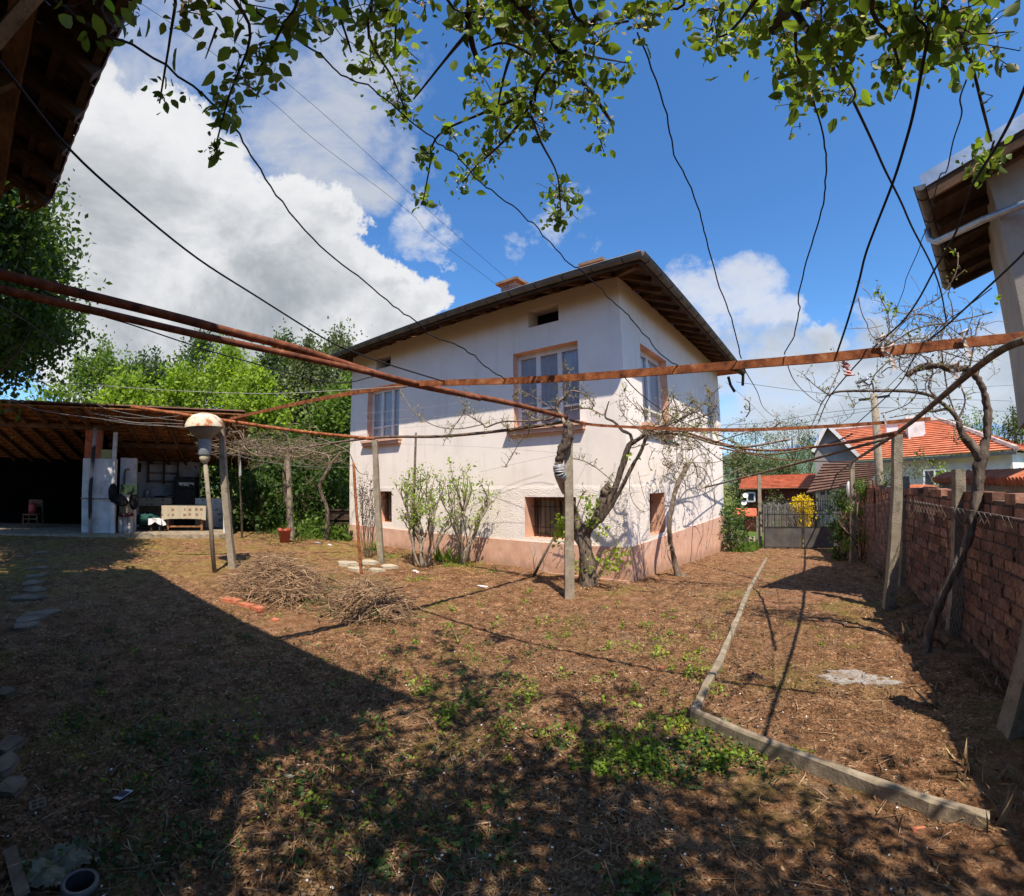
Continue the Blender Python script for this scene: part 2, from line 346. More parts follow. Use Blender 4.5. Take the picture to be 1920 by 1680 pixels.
# soil
def soil():
    m, nt = nt_new('bare_soil'); v = coords(nt, world=True)
    a = noise(nt, v, .9, 10, .72); b = noise(nt, v, 6, 8, .75); c = noise(nt, v, 38, 6, .8, .4)
    base = ramp(nt, b, gr((.055, .028, .015), (.15, .076, .038), (.29, .16, .085), (.45, .28, .16), lo=.28, hi=.72))
    straw = mixc(nt, mathn(nt, 'MULTIPLY', mrange(nt, a, .48, .68), .4), base, (.31, .20, .10))
    dark = mixc(nt, mathn(nt, 'MULTIPLY', mrange(nt, noise(nt, v, 1.7, 8, .7), .54, .72), .6), straw, (.075, .045, .028))
    fine = ramp(nt, c, [(.25, (.35, .32, .30)), (.5, (1, 1, 1)), (.75, (1.65, 1.6, 1.5))]); col = mixc(nt, 1., dark, fine, 'MULTIPLY')
    sp = N(nt, 'ShaderNodeSeparateXYZ'); L(nt, v, sp.inputs[0])
    vo = N(nt, 'ShaderNodeTexVoronoi'); vo.inputs['Scale'].default_value = 46; L(nt, v, vo.inputs['Vector']); vs = N(nt, 'ShaderNodeSeparateColor'); L(nt, vo.outputs['Color'], vs.inputs[0])
    vq = N(nt, 'ShaderNodeTexVoronoi'); vq.inputs['Scale'].default_value = 110; L(nt, v, vq.inputs['Vector']); vr = N(nt, 'ShaderNodeSeparateColor'); L(nt, vq.outputs['Color'], vr.inputs[0])
    spk = mathn(nt, 'MULTIPLY', mrange(nt, vs.outputs[0], 0, 1, .66, 1.34, False), mrange(nt, vr.outputs[1], 0, 1, .6, 1.4, False))
    col = mixc(nt, mrange(nt, vs.outputs[1], .965, .985), col, (.46, .33, .19)); col = mixc(nt, mrange(nt, vr.outputs[0], .88, .92), col, (.05, .03, .02))
    scb = N(nt, 'ShaderNodeCombineXYZ'); [L(nt, spk, scb.inputs[q]) for q in range(3)]; col = mixc(nt, 1., col, scb.outputs[0], 'MULTIPLY')
    bare = mathn(nt, 'MULTIPLY', mrange(nt, noise(nt, v, .55, 5, .55, .6), .5, .64), .55); col = mixc(nt, bare, col, mixc(nt, mrange(nt, b, .35, .7), (.20, .098, .05), (.37, .21, .125)))
    gry = mathn(nt, 'MULTIPLY', mrange(nt, noise(nt, v, 2.3, 7, .7, .8), .56, .7), .5); col = mixc(nt, gry, col, (.24, .19, .14))
    mossy = mathn(nt, 'MULTIPLY', mrange(nt, noise(nt, v, .8, 9, .75, .4), .52, .66), .6); col = mixc(nt, mossy, col, mixc(nt, mrange(nt, c, .4, .6), (.085, .09, .02), (.25, .22, .05)))
    # grass beyond the worked part of the yard
    far = mathn(nt, 'MAXIMUM', mrange(nt, sp.outputs[1], 10.5, 13.5), mathn(nt, 'MULTIPLY', mrange(nt, sp.outputs[0], -9.2, -8.2, 1., 0.), mrange(nt, sp.outputs[1], -1.6, -.6)))
    far = mathn(nt, 'MAXIMUM', far, mrange(nt, sp.outputs[0], -17, -15.5, 1., 0.))
    gcol = ramp(nt, b, gr((.05, .085, .02), (.09, .15, .03), (.15, .19, .05))); col = mixc(nt, far, col, gcol)
    # mossy yellow turf by the outbuilding
    mo = mathn(nt, 'MULTIPLY', mrange(nt, sp.outputs[0], -6.5, -3.5, 1., 0.), mrange(nt, noise(nt, v, 1.3, 6, .7), .38, .6))
    mo = mathn(nt, 'MULTIPLY', mo, .7); mcol = ramp(nt, b, gr((.08, .07, .02), (.22, .16, .05), (.36, .27, .09))); col = mixc(nt, mo, col, mcol)
    h = mathn(nt, 'ADD', mathn(nt, 'MULTIPLY', c, .6), b)
    col = mixc(nt, 1., col, (1.02, .97, .93), 'MULTIPLY'); finish(nt, col, .97, h, .9, .05, .08); return m
M_SOIL = soil()

# ------------------------------------------------------------------ ground sheet
def graded(lo, hi, step, far, fac=1.22):
    a = list(np.arange(lo, hi+1e-6, step)); s = step; x = hi; 
    while x < far: s *= fac; x += s; a.append(x)
    s = step; x = lo; pre = []
    while x > -far: s *= fac; x -= s; pre.append(x)
    return np.array(pre[::-1]+a)
def vnoise(x, y, seed=0):
    r = np.random.RandomState(seed); out = np.zeros_like(x)
    for k in range(10):
        f = .5*1.55**k; th = r.uniform(0, 6.28); ph = r.uniform(0, 6.28)
        out += np.sin((x*np.cos(th)+y*np.sin(th))*f*2.1+ph+1.3*np.sin((x*np.sin(th)-y*np.cos(th))*f*1.3+ph*2))/(1.35**k)
    return out/4
def ground():
    xs = graded(-14, 6, .06, 1500); ys = graded(-8.5, 11, .06, 1500)
    X, Y = np.meshgrid(xs, ys); Z = -.07*np.clip(Y, 0, 16)+.02*np.clip(-X, 0, 14)
    near = np.exp(-((np.clip(np.abs(X+3)-12, 0, None))/6)**2-((np.clip(np.abs(Y-1)-11, 0, None))/6)**2)
    n = vnoise(X, Y, 3)*.026+vnoise(X*3.5, Y*3.5, 5)*.016+NR.normal(size=X.shape)*.0075
    # pile of soil round the vine foot, bank at the wall and slight kerb trench
    Z = Z+n*near+.05*np.exp(-((X+.35)**2+(Y+.7)**2)/.25)
    Z = Z+.10*np.exp(-((X-4.35)/.35)**2)*((Y > -8) & (Y < 9))
    keep = ~((X > -8.3) & (X < -.1) & (Y > .1) & (Y < 8.0))
    ny, nx = X.shape; P = np.stack([X, Y, Z], -1).reshape(-1, 3)
    me = bpy.data.meshes.new('ground'); me.vertices.add(len(P)); me.vertices.foreach_set('co', P.astype(np.float32).ravel())
    i, j = np.meshgrid(np.arange(nx-1), np.arange(ny-1)); q = (j*nx+i); F = np.stack([q, q+1, q+nx+1, q+nx], -1).reshape(-1, 4)
    me.loops.add(F.size); me.loops.foreach_set('vertex_index', F.astype(np.int32).ravel())
    me.polygons.add(len(F)); me.polygons.foreach_set('loop_start', np.arange(0, F.size, 4, dtype=np.int32)); me.polygons.foreach_set('loop_total', np.full(len(F), 4, np.int32))
    me.polygons.foreach_set('use_smooth', np.ones(len(F), bool)); me.update(calc_edges=True); me.materials.append(M_SOIL)
    o = bpy.data.objects.new('ground', me); C.objects.link(o); o['kind'] = 'structure'
ground()

# ------------------------------------------------------------------ the house
def facade(mb, fn, us, zs, holes):
    us = sorted(set(us+[h[k] for h in holes for k in (0, 1)])); zs = sorted(set(zs+[h[k] for h in holes for k in (2, 3)]))
    for a, b in zip(us, us[1:]):
        for c, d in zip(zs, zs[1:]):
            um, zm = (a+b)/2, (c+d)/2
            if any(h[0] < um < h[1] and h[2] < zm < h[3] for h in holes): continue
            mb.poly([fn(a, 0, c), fn(b, 0, c), fn(b, 0, d), fn(a, 0, d)])
def tiles_row(mb, a, b, up, rows, wid, lift=.025, trim=None):
    """courses of tiles between eave points a-b going up the slope vector `up`; trim(t) -> (s0, s1) cuts the hips"""
    a, b, up = V(a), V(b), V(up); nrm = (b-a).cross(up).normalized()
    if nrm.z < 0: nrm = -nrm
    for k in range(rows):
        t0, t1 = k/rows, (k+1.12)/rows; s0, s1 = trim(t0) if trim else (0, 1); q0, q1 = trim(min(t1, 1)) if trim else (0, 1)
        n = max(1, int(((b-a)*(s1-s0)).length/wid))
        for j in range(n):
            u0, u1 = j/n, (j+1)/n; jl = R.uniform(-.004, .006)
            f = lambda u, e0, e1: a+(b-a)*(e0+(e1-e0)*u)
            p0, p1 = f(u0, s0, s1)+up*t0, f(u1, s0, s1)+up*t0; p2, p3 = f(u1, q0, q1)+up*t1, f(u0, q0, q1)+up*t1
            h = nrm*(lift+jl); m = (p0+p1)/2; mm = (p2+p3)/2; c = nrm*.018
            # each tile: low edge lifted, ridge along its middle
            n0 = len(mb.v); mb.v += [tuple(x) for x in (p0+h, m+h+c, p1+h, p2, mm+c, p3, p0, p1, m)]
            for q in ((0, 1, 4, 5), (1, 2, 3, 4), (6, 8, 1, 0), (8, 7, 2, 1)): mb.f.append([n0+i for i in q]); mb.sm.append(False)
house = thing('house', 'two storey white rendered house with salmon plinth standing in the middle of the yard', 'house', (-4.2, 4, 0))
HX, HY, HZ = -8.4, 8.1, 5.5
fL = lambda u, d, z: (u, d, z)         # left facade, d = depth into the wall
fR = lambda u, d, z: (-d, u, z)
WL = [(-7.55, -6.12, 2.95, 4.37), (-2.43, -.9, 2.86, 4.41)]; WR = [(.9, 2.5, 2.86, 4.43), (6.2, 7.45, 2.95, 4.5)]
VL = [(-2.03, -1.3, 4.9, 5.26), (-7.2, -6.54, 4.9, 5.24)]
BL = [(-2.18, -1.02, .66, 1.47), (-7.1, -6.4, .73, 1.56)]; BR = [(1.08, 2.0, .67, 1.5)]
mb = MB()
facade(mb, fL, [HX, 0], [.59, HZ], WL+VL+BL); facade(mb, fR, [0, HY], [.59, HZ], WR+BR)
mb.poly([(HX, 0, -.5), (HX, HY, -1), (HX, HY, HZ), (HX, 0, HZ)]); mb.poly([(HX, HY, -1), (0, HY, -1), (0, HY, HZ), (HX, HY, HZ)])
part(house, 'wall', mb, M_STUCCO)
mb = MB(); o = .02
for a, b in (((HX-o, -o, -.6), (o, .1, .595)), ((-.1, .1, -1.3), (o, HY+o, .595))): mb.box(a, b)
mb.box((HX-.05, -.09, -.4), (.02, -.022, .03))
def plinth_mat():
    m, nt = nt_new('plinth_paint'); v = coords(nt, world=True); col = ramp(nt, noise(nt, v, 4, 9, .7), gr((.56, .31, .205), (.65, .385, .27), (.71, .45, .33)))
    sp = N(nt, 'ShaderNodeSeparateXYZ'); L(nt, v, sp.inputs[0]); z = mathn(nt, 'ADD', sp.outputs[2], mathn(nt, 'MULTIPLY', mathn(nt, 'MAXIMUM', sp.outputs[1], 0.), .07))
    z = mathn(nt, 'ADD', z, mathn(nt, 'MULTIPLY', mathn(nt, 'SUBTRACT', noise(nt, coords(nt, (3, 3, .6), True), 1.6, 7, .7), .5), .55))
    col = mixc(nt, mathn(nt, 'MULTIPLY', mrange(nt, z, .32, .04), .7), col, (.34, .205, .13)); col = mixc(nt, mathn(nt, 'MULTIPLY', mrange(nt, noise(nt, v, 1.4, 7, .7), .54, .68), .5), col, (.72, .52, .41))
    finish(nt, col, .94, mathn(nt, 'ADD', noise(nt, v, 40, 6), noise(nt, v, 7, 5)), .5, .012, .1); return m
part(house, 'plinth', mb, plinth_mat())
def reveal(mb, fn, h, dep):
    u0, u1, z0, z1 = h
    for q in (((u0, z0), (u0, z1)), ((u0, z1), (u1, z1)), ((u1, z1), (u1, z0)), ((u1, z0), (u0, z0))):
        (a, b), (c, d) = q; mb.poly([fn(a, 0, b), fn(c, 0, d), fn(c, dep, d), fn(a, dep, b)])
for fn, H, dep, m in ((fL, WL, .24, M_SALMON), (fR, WR[:1], .24, M_SALMON), (fL, BL, .40, M_SALMON), (fR, BR, .40, M_SALMON), (fR, WR[1:], .24, M_STUCCO), (fL, VL, .35, M_STUCCO)):
    for h in H: mb = MB(); reveal(mb, fn, h, dep); part(house, 'reveal', mb, m)
for h in VL:
    mb = MB(); mb.poly([fL(h[0], .35, h[2]), fL(h[1], .35, h[2]), fL(h[1], .35, h[3]), fL(h[0], .35, h[3])]); part(house, 'attic_vent', mb, M_BLACK)
def bx(mb, fn, u0, u1, d0, d1, z0, z1):
    a, b = V(fn(u0, d0, z0)), V(fn(u1, d1, z1))
    mb.box((min(a.x, b.x), min(a.y, b.y), z0), (max(a.x, b.x), max(a.y, b.y), z1))
def window(fn, h, n, dep, fr=.065, trans_z=.36, curtain=M_CURT, frm=M_WHITE, ajar=None):
    u0, u1, z0, z1 = h; mb = MB(); d0, d1 = dep, dep+.07
    bx(mb, fn, u0, u1, d0, d1, z0, z0+fr); bx(mb, fn, u0, u1, d0, d1, z1-fr*1.6, z1)
    zi0, zi1 = z0+fr, z1-fr*1.6; w = (u1-u0)/n
    for k in range(n+1):
        c = u0+k*w; a, b = max(u0, c-fr*.75), min(u1, c+fr*.75)
        if k == 0: b = u0+fr
        if k == n: a = u1-fr
        bx(mb, fn, a, b, d0-.003, d1-.003, zi0, zi1)
    if trans_z:
        for k in range(n): bx(mb, fn, u0+k*w+fr, u0+(k+1)*w-fr, d0+.01, d1-.01, z0+trans_z-.02, z0+trans_z+.02)
    f = part(house, 'window', mb, frm)
    mb = MB(); mb.poly([fn(u0+.02, d0+.035, zi0), fn(u1-.02, d0+.035, zi0), fn(u1-.02, d0+.035, zi1), fn(u0+.02, d0+.035, zi1)]); part(f, 'pane', mb, M_GLASS)
    mb = MB(); nn = int((u1-u0)*60)
    for k in range(nn):
        ua, ub = u0+(u1-u0)*k/nn, u0+(u1-u0)*(k+1)/nn; da, db = dep+.065+.012*math.sin(k*.9), dep+.065+.012*math.sin((k+1)*.9)
        mb.poly([fn(ua, da, z0), fn(ub, db, z0), fn(ub, db, z1), fn(ua, da, z1)], True)
    part(f, 'curtain', mb, curtain)
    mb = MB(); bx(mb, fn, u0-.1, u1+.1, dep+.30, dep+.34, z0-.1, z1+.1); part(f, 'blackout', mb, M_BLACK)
window(fL, WL[0], 3, .17); window(fL, WL[1], 3, .17, curtain=M_BLIND); window(fR, WR[0], 2, .17, curtain=M_CURT); window(fR, WR[1], 2, .12)
M_OLDW = pm('old_varnished_wood', gr((.10, .055, .03), (.18, .105, .06), (.25, .16, .1)), 6, 6, .7, .3, 40, .004, stretch=(1, 1, .2))
for fn, H in ((fL, BL), (fR, BR)):
    for h in H: window(fn, h, 2, .33, .05, 0, M_OLDCURT, M_OLDW)
for fn, H in ((fL, BL), (fR, BR)):
    for u0, u1, z0, z1 in H:
        mb = MB(); k = u0+.08
        while k < u1-.05: mb.tube([fn(k, .26, z0), fn(k, .26, z1)], .007, 5); k += .115
        for z in (z0+.2, z1-.2): mb.tube([fn(u0, .26, z), fn(u1, .26, z)], .007, 5)
        part(house, 'window_grille', mb, M_IRON)
for fn, H in ((fL, WL), (fR, WR[:1])):
    for u0, u1, z0, z1 in H:
        mb = MB(); a, b = u0-.13, u1+.13
        bx(mb, fn, a, b, -.13, .02, z0-.075, z0-.012); bx(mb, fn, a+.02, b-.02, -.10, .02, z0-.15, z0-.079); bx(mb, fn, a+.04, b-.04, -.06, .02, z0-.19, z0-.154)
        part(house, 'sill', mb, M_SALMON)
# roof: low hipped tile roof with wide eaves
OV, ZE, SL = .72, 5.36, math.tan(math.radians(19))
x0, x1, y0, y1 = HX-OV, OV, -OV, HY+OV; hw = (y1-y0)/2; rise = hw*SL
mb = MB(); wx = x1-x0; wy = y1-y0; k = hw/wx
tiles_row(mb, (x0, y0, ZE), (x1, y0, ZE), (0, hw, rise), 16, .24, trim=lambda t: (t*k, 1-t*k))
tiles_row(mb, (x1, y0, ZE), (x1, y1, ZE), (-hw, 0, rise), 16, .24, trim=lambda t: (t*.5, 1-t*.5))
tiles_row(mb, (x1, y1, ZE), (x0, y1, ZE), (0, -hw, rise), 16, .24, trim=lambda t: (t*k, 1-t*k))
tiles_row(mb, (x0, y1, ZE), (x0, y0, ZE), (hw, 0, rise), 16, .24, trim=lambda t: (t*.5, 1-t*.5))
roof = part(house, 'roof', mb, M_TILE)
mb = MB()
rp = [(x0+hw, (y0+y1)/2, ZE+rise+.03), (x1-hw, (y0+y1)/2, ZE+rise+.03)]
for c, r in (((x0, y0), rp[0]), ((x1, y0), rp[1]), ((x1, y1), rp[1]), ((x0, y1), rp[0])):
    a, b = V((c[0], c[1], ZE+.03)), V(r); n = 22
    for i in range(n): mb.tube([a.lerp(b, i/n), a.lerp(b, (i+1.1)/n)], [.10, .085], 7, True, .06, False)
part(roof, 'hip_tile', mb, M_TILE)
# eave boarding
mb = MB(); dz = .035
for p in ([(x0, y0), (x1, y0), (0, 0), (HX, 0)], [(x1, y0), (x1, y1), (0, HY), (0, 0)], [(x0, y1), (x0, y0), (HX, 0), (HX, HY)]):
    q = [(p[0][0], p[0][1], ZE-dz), (p[1][0], p[1][1], ZE-dz), (p[2][0], p[2][1], ZE+OV*SL-dz), (p[3][0], p[3][1], ZE+OV*SL-dz)]; mb.prism(q, (0, 0, .02))
part(house, 'eave_boarding', mb, M_WOODD)
for i in range(15):
    mb = MB(); u = HX+.12+i*(-HX-.24)/14; j = R.uniform(-.02, .02); mb.beam((u+j, .05, ZE+OV*SL-.055), (u+j, -OV+.12, ZE-.045), .075, .095, (0, 0, 1)); part(house, 'rafter', mb, M_WOODB)
for i in range(15):
    mb = MB(); u = .12+i*(HY-.24)/14; j = R.uniform(-.02, .02); mb.beam((-.05, u+j, ZE+OV*SL-.055), (OV-.12, u+j, ZE-.045), .075, .10, (0, 0, 1)); part(house, 'rafter', mb, M_WOODB)
mb = MB(); mb.beam((-.1, .1, ZE+OV*SL-.03), (OV-.1, -OV+.1, ZE-.06), .10, .13, (0, 0, 1)); part(house, 'rafter', mb, M_WOODB)
# gutters with straps
def gutter(par, a, b, out, r=.085, m=M_GUTTER, straps=True, step=.62):
    a, b, out = V(a), V(b), V(out).normalized(); d = (b-a); mb = MB(); pr = []
    for i in range(9):
        t = math.pi*i/8; pr.append((-math.cos(t)*r, -math.sin(t)*r))
    for (p, q), (s, w) in zip(pr, pr[1:]):
        mb.poly([a+out*p+V((0, 0, q)), a+out*s+V((0, 0, w)), b+out*s+V((0, 0, w)), b+out*p+V((0, 0, q))], True)
    for e in (a, b): mb.poly([e+out*p+V((0, 0, q)) for p, q in pr])
    mb.tube([a+out*r, b+out*r], .011, 6); g = part(par, 'gutter', mb, m)
    if straps:
        n = int(d.length/step)
        for i in range(n+1):
            mb = MB(); c = a+d*((i+.4)/(n+1)); mb.tube([c+out*p*1.05+V((0, 0, q*1.05)) for p, q in pr], .009, 4); part(g, 'gutter_strap', mb, M_IRON)
gutter(house, (x0, y0-.05, ZE+.03), (x1+.09, y0-.05, ZE+.03), (0, -1, 0)); gutter(house, (x1+.05, y0-.09, ZE+.03), (x1+.05, y1, ZE+.03), (1, 0, 0))
mb = MB()
mb.box((x0, y0-.01, ZE-.10), (x1, y0+.02, ZE-.01)); mb.box((x1-.02, y0+.025, ZE-.10), (x1+.01, y1, ZE-.01)); part(house, 'fascia', mb, M_WOODD)
for p in ([(x1+.05, y1-.1, ZE-.04), (x1+.02, y1-.05, ZE-.22), (x1-.03, y1+.1, ZE-.40)], [(x1-.5, y1+.05, ZE-.05), (x1-.45, y1+.12, ZE-.35), (x1-.32, y1+.05, ZE-.6)]):
    mb = MB(); mb.tube(p, .05, 10); part(house, 'gutter_outlet', mb, M_IRON)
def chimney(par, c, w, d, z0, z1):
    mb = MB(); x, y = c; z = z0; k = 0
    while z < z1-.09:
        for sx in (0, 1):
            for s in range(2):
                j = R.uniform(-.012, .012)
                if s == 0: mb.box((x-w/2+sx*w/2+.006, y-d/2+j*.5, z), (x-w/2+(sx+1)*w/2-.006, y+d/2+j, z+.068))
        z += .08; k += 1
    ch = part(par, 'chimney', mb, pm('chimney_brick', gr((.18, .135, .11), (.30, .25, .21), (.40, .36, .32)), 6, 6, .95, .6, 40, .012, island=.25))
    mb = MB(); mb.box((x-w/2-.12, y-d/2-.1, z1-.07), (x+w/2+.12, y+d/2+.1, z1)); part(ch, 'chimney_cap', mb, M_STONE)
p = atY(961, 531, 2.2); chimney(roof, (p.x, 2.2), .50, .42, p.z-.9, p.z)
p = atY(1118, 497, 1.6); chimney(roof, (p.x, 1.6), .40, .4, p.z-.8, p.z)

# ------------------------------------------------------------------ pergola posts and iron bars
def post(b, t, w, label, cat='post', group=None, m=M_CONC, name='concrete_post', taper=.85, rot=.65, sink=.15, chips=True):
    base = gnd(*b); top = atH(t[0], t[1], math.hypot(base.x-EYE.x, base.y-EYE.y)); d = (top-base)
    mb = MB(); n = 9; a = base-d.normalized()*sink; cs, sn = math.cos(rot), math.sin(rot); ring = []
    for i in range(n+1):
        p = a+(top-a)*(i/n); h = w/2*(1-(1-taper)*i/n); row = []
        for sx, sy in ((-1, -1), (-.72, -1), (.72, -1), (1, -1), (1, 1), (-1, 1)):
            jx = R.uniform(-.05, .05)*w if chips else 0; x, y = sx*h+jx, sy*h+jx*.5
            row.append(p+V((x*cs-y*sn, x*sn+y*cs, 0)))
        ring.append(row)
    for i in range(n):
        for k in range(6): mb.poly([ring[i][k], ring[i][(k+1) % 6], ring[i+1][(k+1) % 6], ring[i+1][k]])
    mb.poly(ring[-1]); o = single(name, mb, m, label, cat, group, origin=base); return base, top, o
mainP = post((1067, 1122), (1065, 792), .135, 'square concrete pergola post with the thick vine climbing it, before the house corner')
leftP = post((437, 1065), (415, 790), .125, 'tall speckled concrete pergola post beside the leaning enamel lamp', rot=.9)
midP = post((715, 1055), (703, 825), .12, 'concrete pergola post before the left end of the house, under a pipe joint')
farP = post((548, 1012), (540, 845), .12, 'concrete pergola post behind the red flowerpot with a vine trunk at its back')
post((572, 985), (568, 878), .10, 'thin concrete stake in the greenery between the two vine trunks')
post((471, 985), (470, 872), .09, 'slender mossy concrete stake in front of the dark hedge')
post((1785, 1202), (1797, 880), .12, 'concrete fence post beside the leaning vine trunk at the brick wall', rot=.1)
post((1665, 1145), (1682, 815), .13, 'tall leaning concrete post carrying the long wooden pole by the brick wall', rot=.2)
post((1893, 1405), (1992, 905), .15, 'nearest leaning concrete post at the foot of the brick wall', rot=.15)
gpR = post((1598, 1055), (1597, 868), .12, 'concrete post between the ivy bush and the far end of the brick wall', rot=.3)
gpL = post((1425, 1028), (1423, 890), .13, 'concrete gate post left of the low grey steel gate', rot=.3)
post((1693, 1112), (1697, 893), .12, 'rounded-top concrete fence post just behind the tall leaning post', rot=.1)
post((1642, 1068), (1637, 900), .035, 'thin rusty iron stake along the far part of the brick wall', 'stake', m=M_RUSTD, name='iron_stake', taper=1, chips=False)
post((1612, 1045), (1612, 985), .035, 'short thin iron stake behind the post at the ivy bush', 'stake', m=M_RUSTD, name='iron_stake', taper=1, chips=False)
def pole(b, t, r, m, label, cat='stake', name='stake', n=8, bend=.02, extra=()):
    base = gnd(*b); top = atH(t[0], t[1], math.hypot(base.x-EYE.x, base.y-EYE.y)); mb = MB()
    pts = [base-V((0, 0, .1)), base.lerp(top, .3)+V((R.uniform(-1, 1)*bend, R.uniform(-1, 1)*bend, 0)), base.lerp(top, .7)+V((R.uniform(-1, 1)*bend, R.uniform(-1, 1)*bend, 0)), top]
    mb.tube(smooth(pts, 5), r, n, True, .05); single(name, mb, m, label, cat, origin=base); return base, top
pole((678, 1077), (663, 868), .026, M_RUST, 'rusty iron tube stake leaning before the dark rose bush', name='iron_stake', bend=0)
pole((775, 1058), (780, 811), (.03, .026, .022), M_TWIG, 'tall bare wooden stake standing in front of the lilac bush')
bagP = pole((454, 1008), (448, 822), (.035, .028, .035), M_TRUNK, 'dark pole with a white bag tied to it, right of the outbuilding')
# iron bars
def bar(pts, r, m, label, name='rusty_bar', sq=False, group=None, rough=.03, n=8):
    mb = MB(); q = smooth(pts, 6) if len(pts) > 2 else [V(pts[0]).lerp(V(pts[1]), i/12) for i in range(13)]
    if sq:
        for a, b in zip(q, q[1:]): mb.beam(a, b, r*.55+R.uniform(-.001, .001), r*1.5+R.uniform(-.0015, .0015), (0, 0, 1))
    else: mb.tube(q, r, n, True, rough)
    return single(name, mb, m, label, 'iron bar' if 'bar' in name else 'pipe', group)
yA = -4.42
J = atY(770, 720, yA)
bar([atY(432, 785, -4.3), atY(600, 748, -4.38), J, ], .034, M_RUST, 'rusty flat bar from the speckled left post to the pipe crossing', sq=True)
bar([J-V((.05, 0, -.01)), atY(960, 714, yA), atY(1160, 702, yA), atY(1500, 675, yA), atY(1760, 648, yA), atY(1935, 630, yA)], .036, M_RUST, 'long rusty flat bar crossing before the house to the right edge', sq=True)
bar([atX(1062, 783, -.30), atX(960, 757, -.30), atX(770, 719, -.30), atX(560, 655, -.3), atX(450, 627, -.30), atX(250, 575, -.30), atX(0, 507, -.30)-V((0, 1.5, -.04))], .034, M_RUSTD, 'long thick rusty pipe running from the main post past the crossing to the left edge', name='rusty_pipe')
bar([atX(900, 748, -.27), atX(700, 700, -.27), atX(450, 645, -.27), atX(250, 600, -.27), atX(0, 533, -.27)-V((0, 1.5, -.04))], .027, M_RUSTD, 'second rusty pipe lying close under the long thick one', name='rusty_pipe')
pB = midP[1]; pL = leftP[1]
dv = (pB-pL)
bar([pL-dv*.55+V((0, 0, .06)), pL+V((.02, 0, .02)), pL.lerp(pB, .5)+V((0, 0, -.01)), pB+V((0, 0, .02))], .034, M_RUST, 'rusty pipe from behind the enamel lamp down to the middle post', name='rusty_pipe')
bar([farP[1]+V((-.6, 0, .05)), farP[1]+V((.6, 0, .03)), pB+V((-.1, 0, .05)), atY(830, 818, -1.57), atY(970, 804, -1.57), mainP[1]+V((-.02, 0, .02))], .027, M_TWIG, 'weathered pole across the pergola from the far vine to the main post', name='wooden_bar')
bar([mainP[1]+V((.03, 0, .03)), atY(1130, 798, -1.5), atY(1350, 806, -1.5), atY(1560, 799, -1.5), atY(1745, 785, -1.5)], .026, M_RUST, 'straight rusty bar from the main post across to the brick wall side', sq=True)
bar([atY(1250, 800, -.2), atY(1400, 842, -.3), atY(1530, 838, -.4), atX(1680, 812, 3.7)], .017, M_RUSTD, 'thin sagging rusty rod under the straight bar on the right', name='rusty_bar')
bar([atX(1350, 840, .6), atX(1470, 862, 1.6), atH(1596, 866, 18.0)], .022, M_RUSTD, 'thin rusty rod running to the far concrete post', name='rusty_bar')
bar([atX(1925, 636, 3.9), atX(1830, 690, 3.9), atX(1690, 806, 3.92), atX(1620, 852, 3.85), gpR[1]+V((.02, 0, .02)), atX(1560, 895, 3.6), ], (.015, .019, .026, .027), M_TWIG, 'long bare wooden pole rising to the right edge over the brick wall posts', name='wooden_pole')
bar([atX(1322, 914, .42), V((3.94, -.72, 2.16))], .02, M_TWIG, 'grey pole rising from the house wall vine to the tall leaning post', name='wooden_pole')

# ------------------------------------------------------------------ brick wall, wire mesh, coped wall
FP = [V(p) for p in ((4.82, -7.6, 0), (4.70, -4.5, 0), (4.62, -2.8, 0), (4.44, -1.0, 0), (4.32, .2, 0), (4.22, 3.5, 0), (3.98, 7.4, 0), (3.62, 9.6, 0))]
def along(P, s):
    for a, b in zip(P, P[1:]):
        l = (b-a).length
        if s <= l: return a+(b-a)*(s/l), (b-a)/l
        s -= l
    return P[-1], (P[-1]-P[-2]).normalized()
FLEN = sum((b-a).length for a, b in zip(FP, FP[1:]))
wallo = thing('brick_wall', 'long boundary wall of hollow red clay blocks along the right side of the yard', 'wall', (4.4, 1, 0))
mb = MB(); mc = MB(); rowh = .107; bl = .225
def wtop(y): return 1.56+(.14 if y > 6 else 0)
s = 0
for r in range(19):
    s = R.uniform(0, bl)-bl if r % 2 else R.uniform(-.05, .05)-bl/2; 
    while s < FLEN:
        p, t = along(FP, max(s, 0)); q, t2 = along(FP, min(s+bl, FLEN)); g = gh(p.x, p.y)-.18; z = g+r*rowh
        if z+rowh < wtop(p.y)-R.uniform(0, .04) and R.random() > .01:
            nn = V((-t.y, t.x, 0)); off = R.uniform(-.012, .014); d = (q-p); ln = d.length
            if ln > .05:
                d.normalize(); a = p+nn*off+d*.007; z0 = z+R.uniform(0, .008); zt = z+rowh-.013
                tl = R.uniform(-.008, .008); mb.hexa([a+V((0, 0, z0)), a+d*(ln-.014)+V((0, 0, z0+tl)), a+d*(ln-.014)-nn*.12+V((0, 0, z0+tl)), a-nn*.12+V((0, 0, z0)), a+V((0, 0, zt)), a+d*(ln-.014)+V((0, 0, zt+tl)), a+d*(ln-.014)-nn*.12+V((0, 0, zt+tl)), a-nn*.12+V((0, 0, zt))])
        s += bl
part(wallo, 'block_course', mb, M_BLOCK)
for a, b in zip(FP, FP[1:]):
    t = (b-a).normalized(); nn = V((-t.y, t.x, 0)); ga, gb = gh(a.x, a.y)-.4, gh(b.x, b.y)-.4
    mc.hexa([a-nn*.016+V((0, 0, ga)), b-nn*.016+V((0, 0, gb)), b-nn*.11+V((0, 0, gb)), a-nn*.11+V((0, 0, ga)), a-nn*.016+V((0, 0, 1.45)), b-nn*.016+V((0, 0, 1.45)), b-nn*.11+V((0, 0, 1.45)), a-nn*.11+V((0, 0, 1.45))])
part(wallo, 'mortar_bed', mc, M_MORTAR)
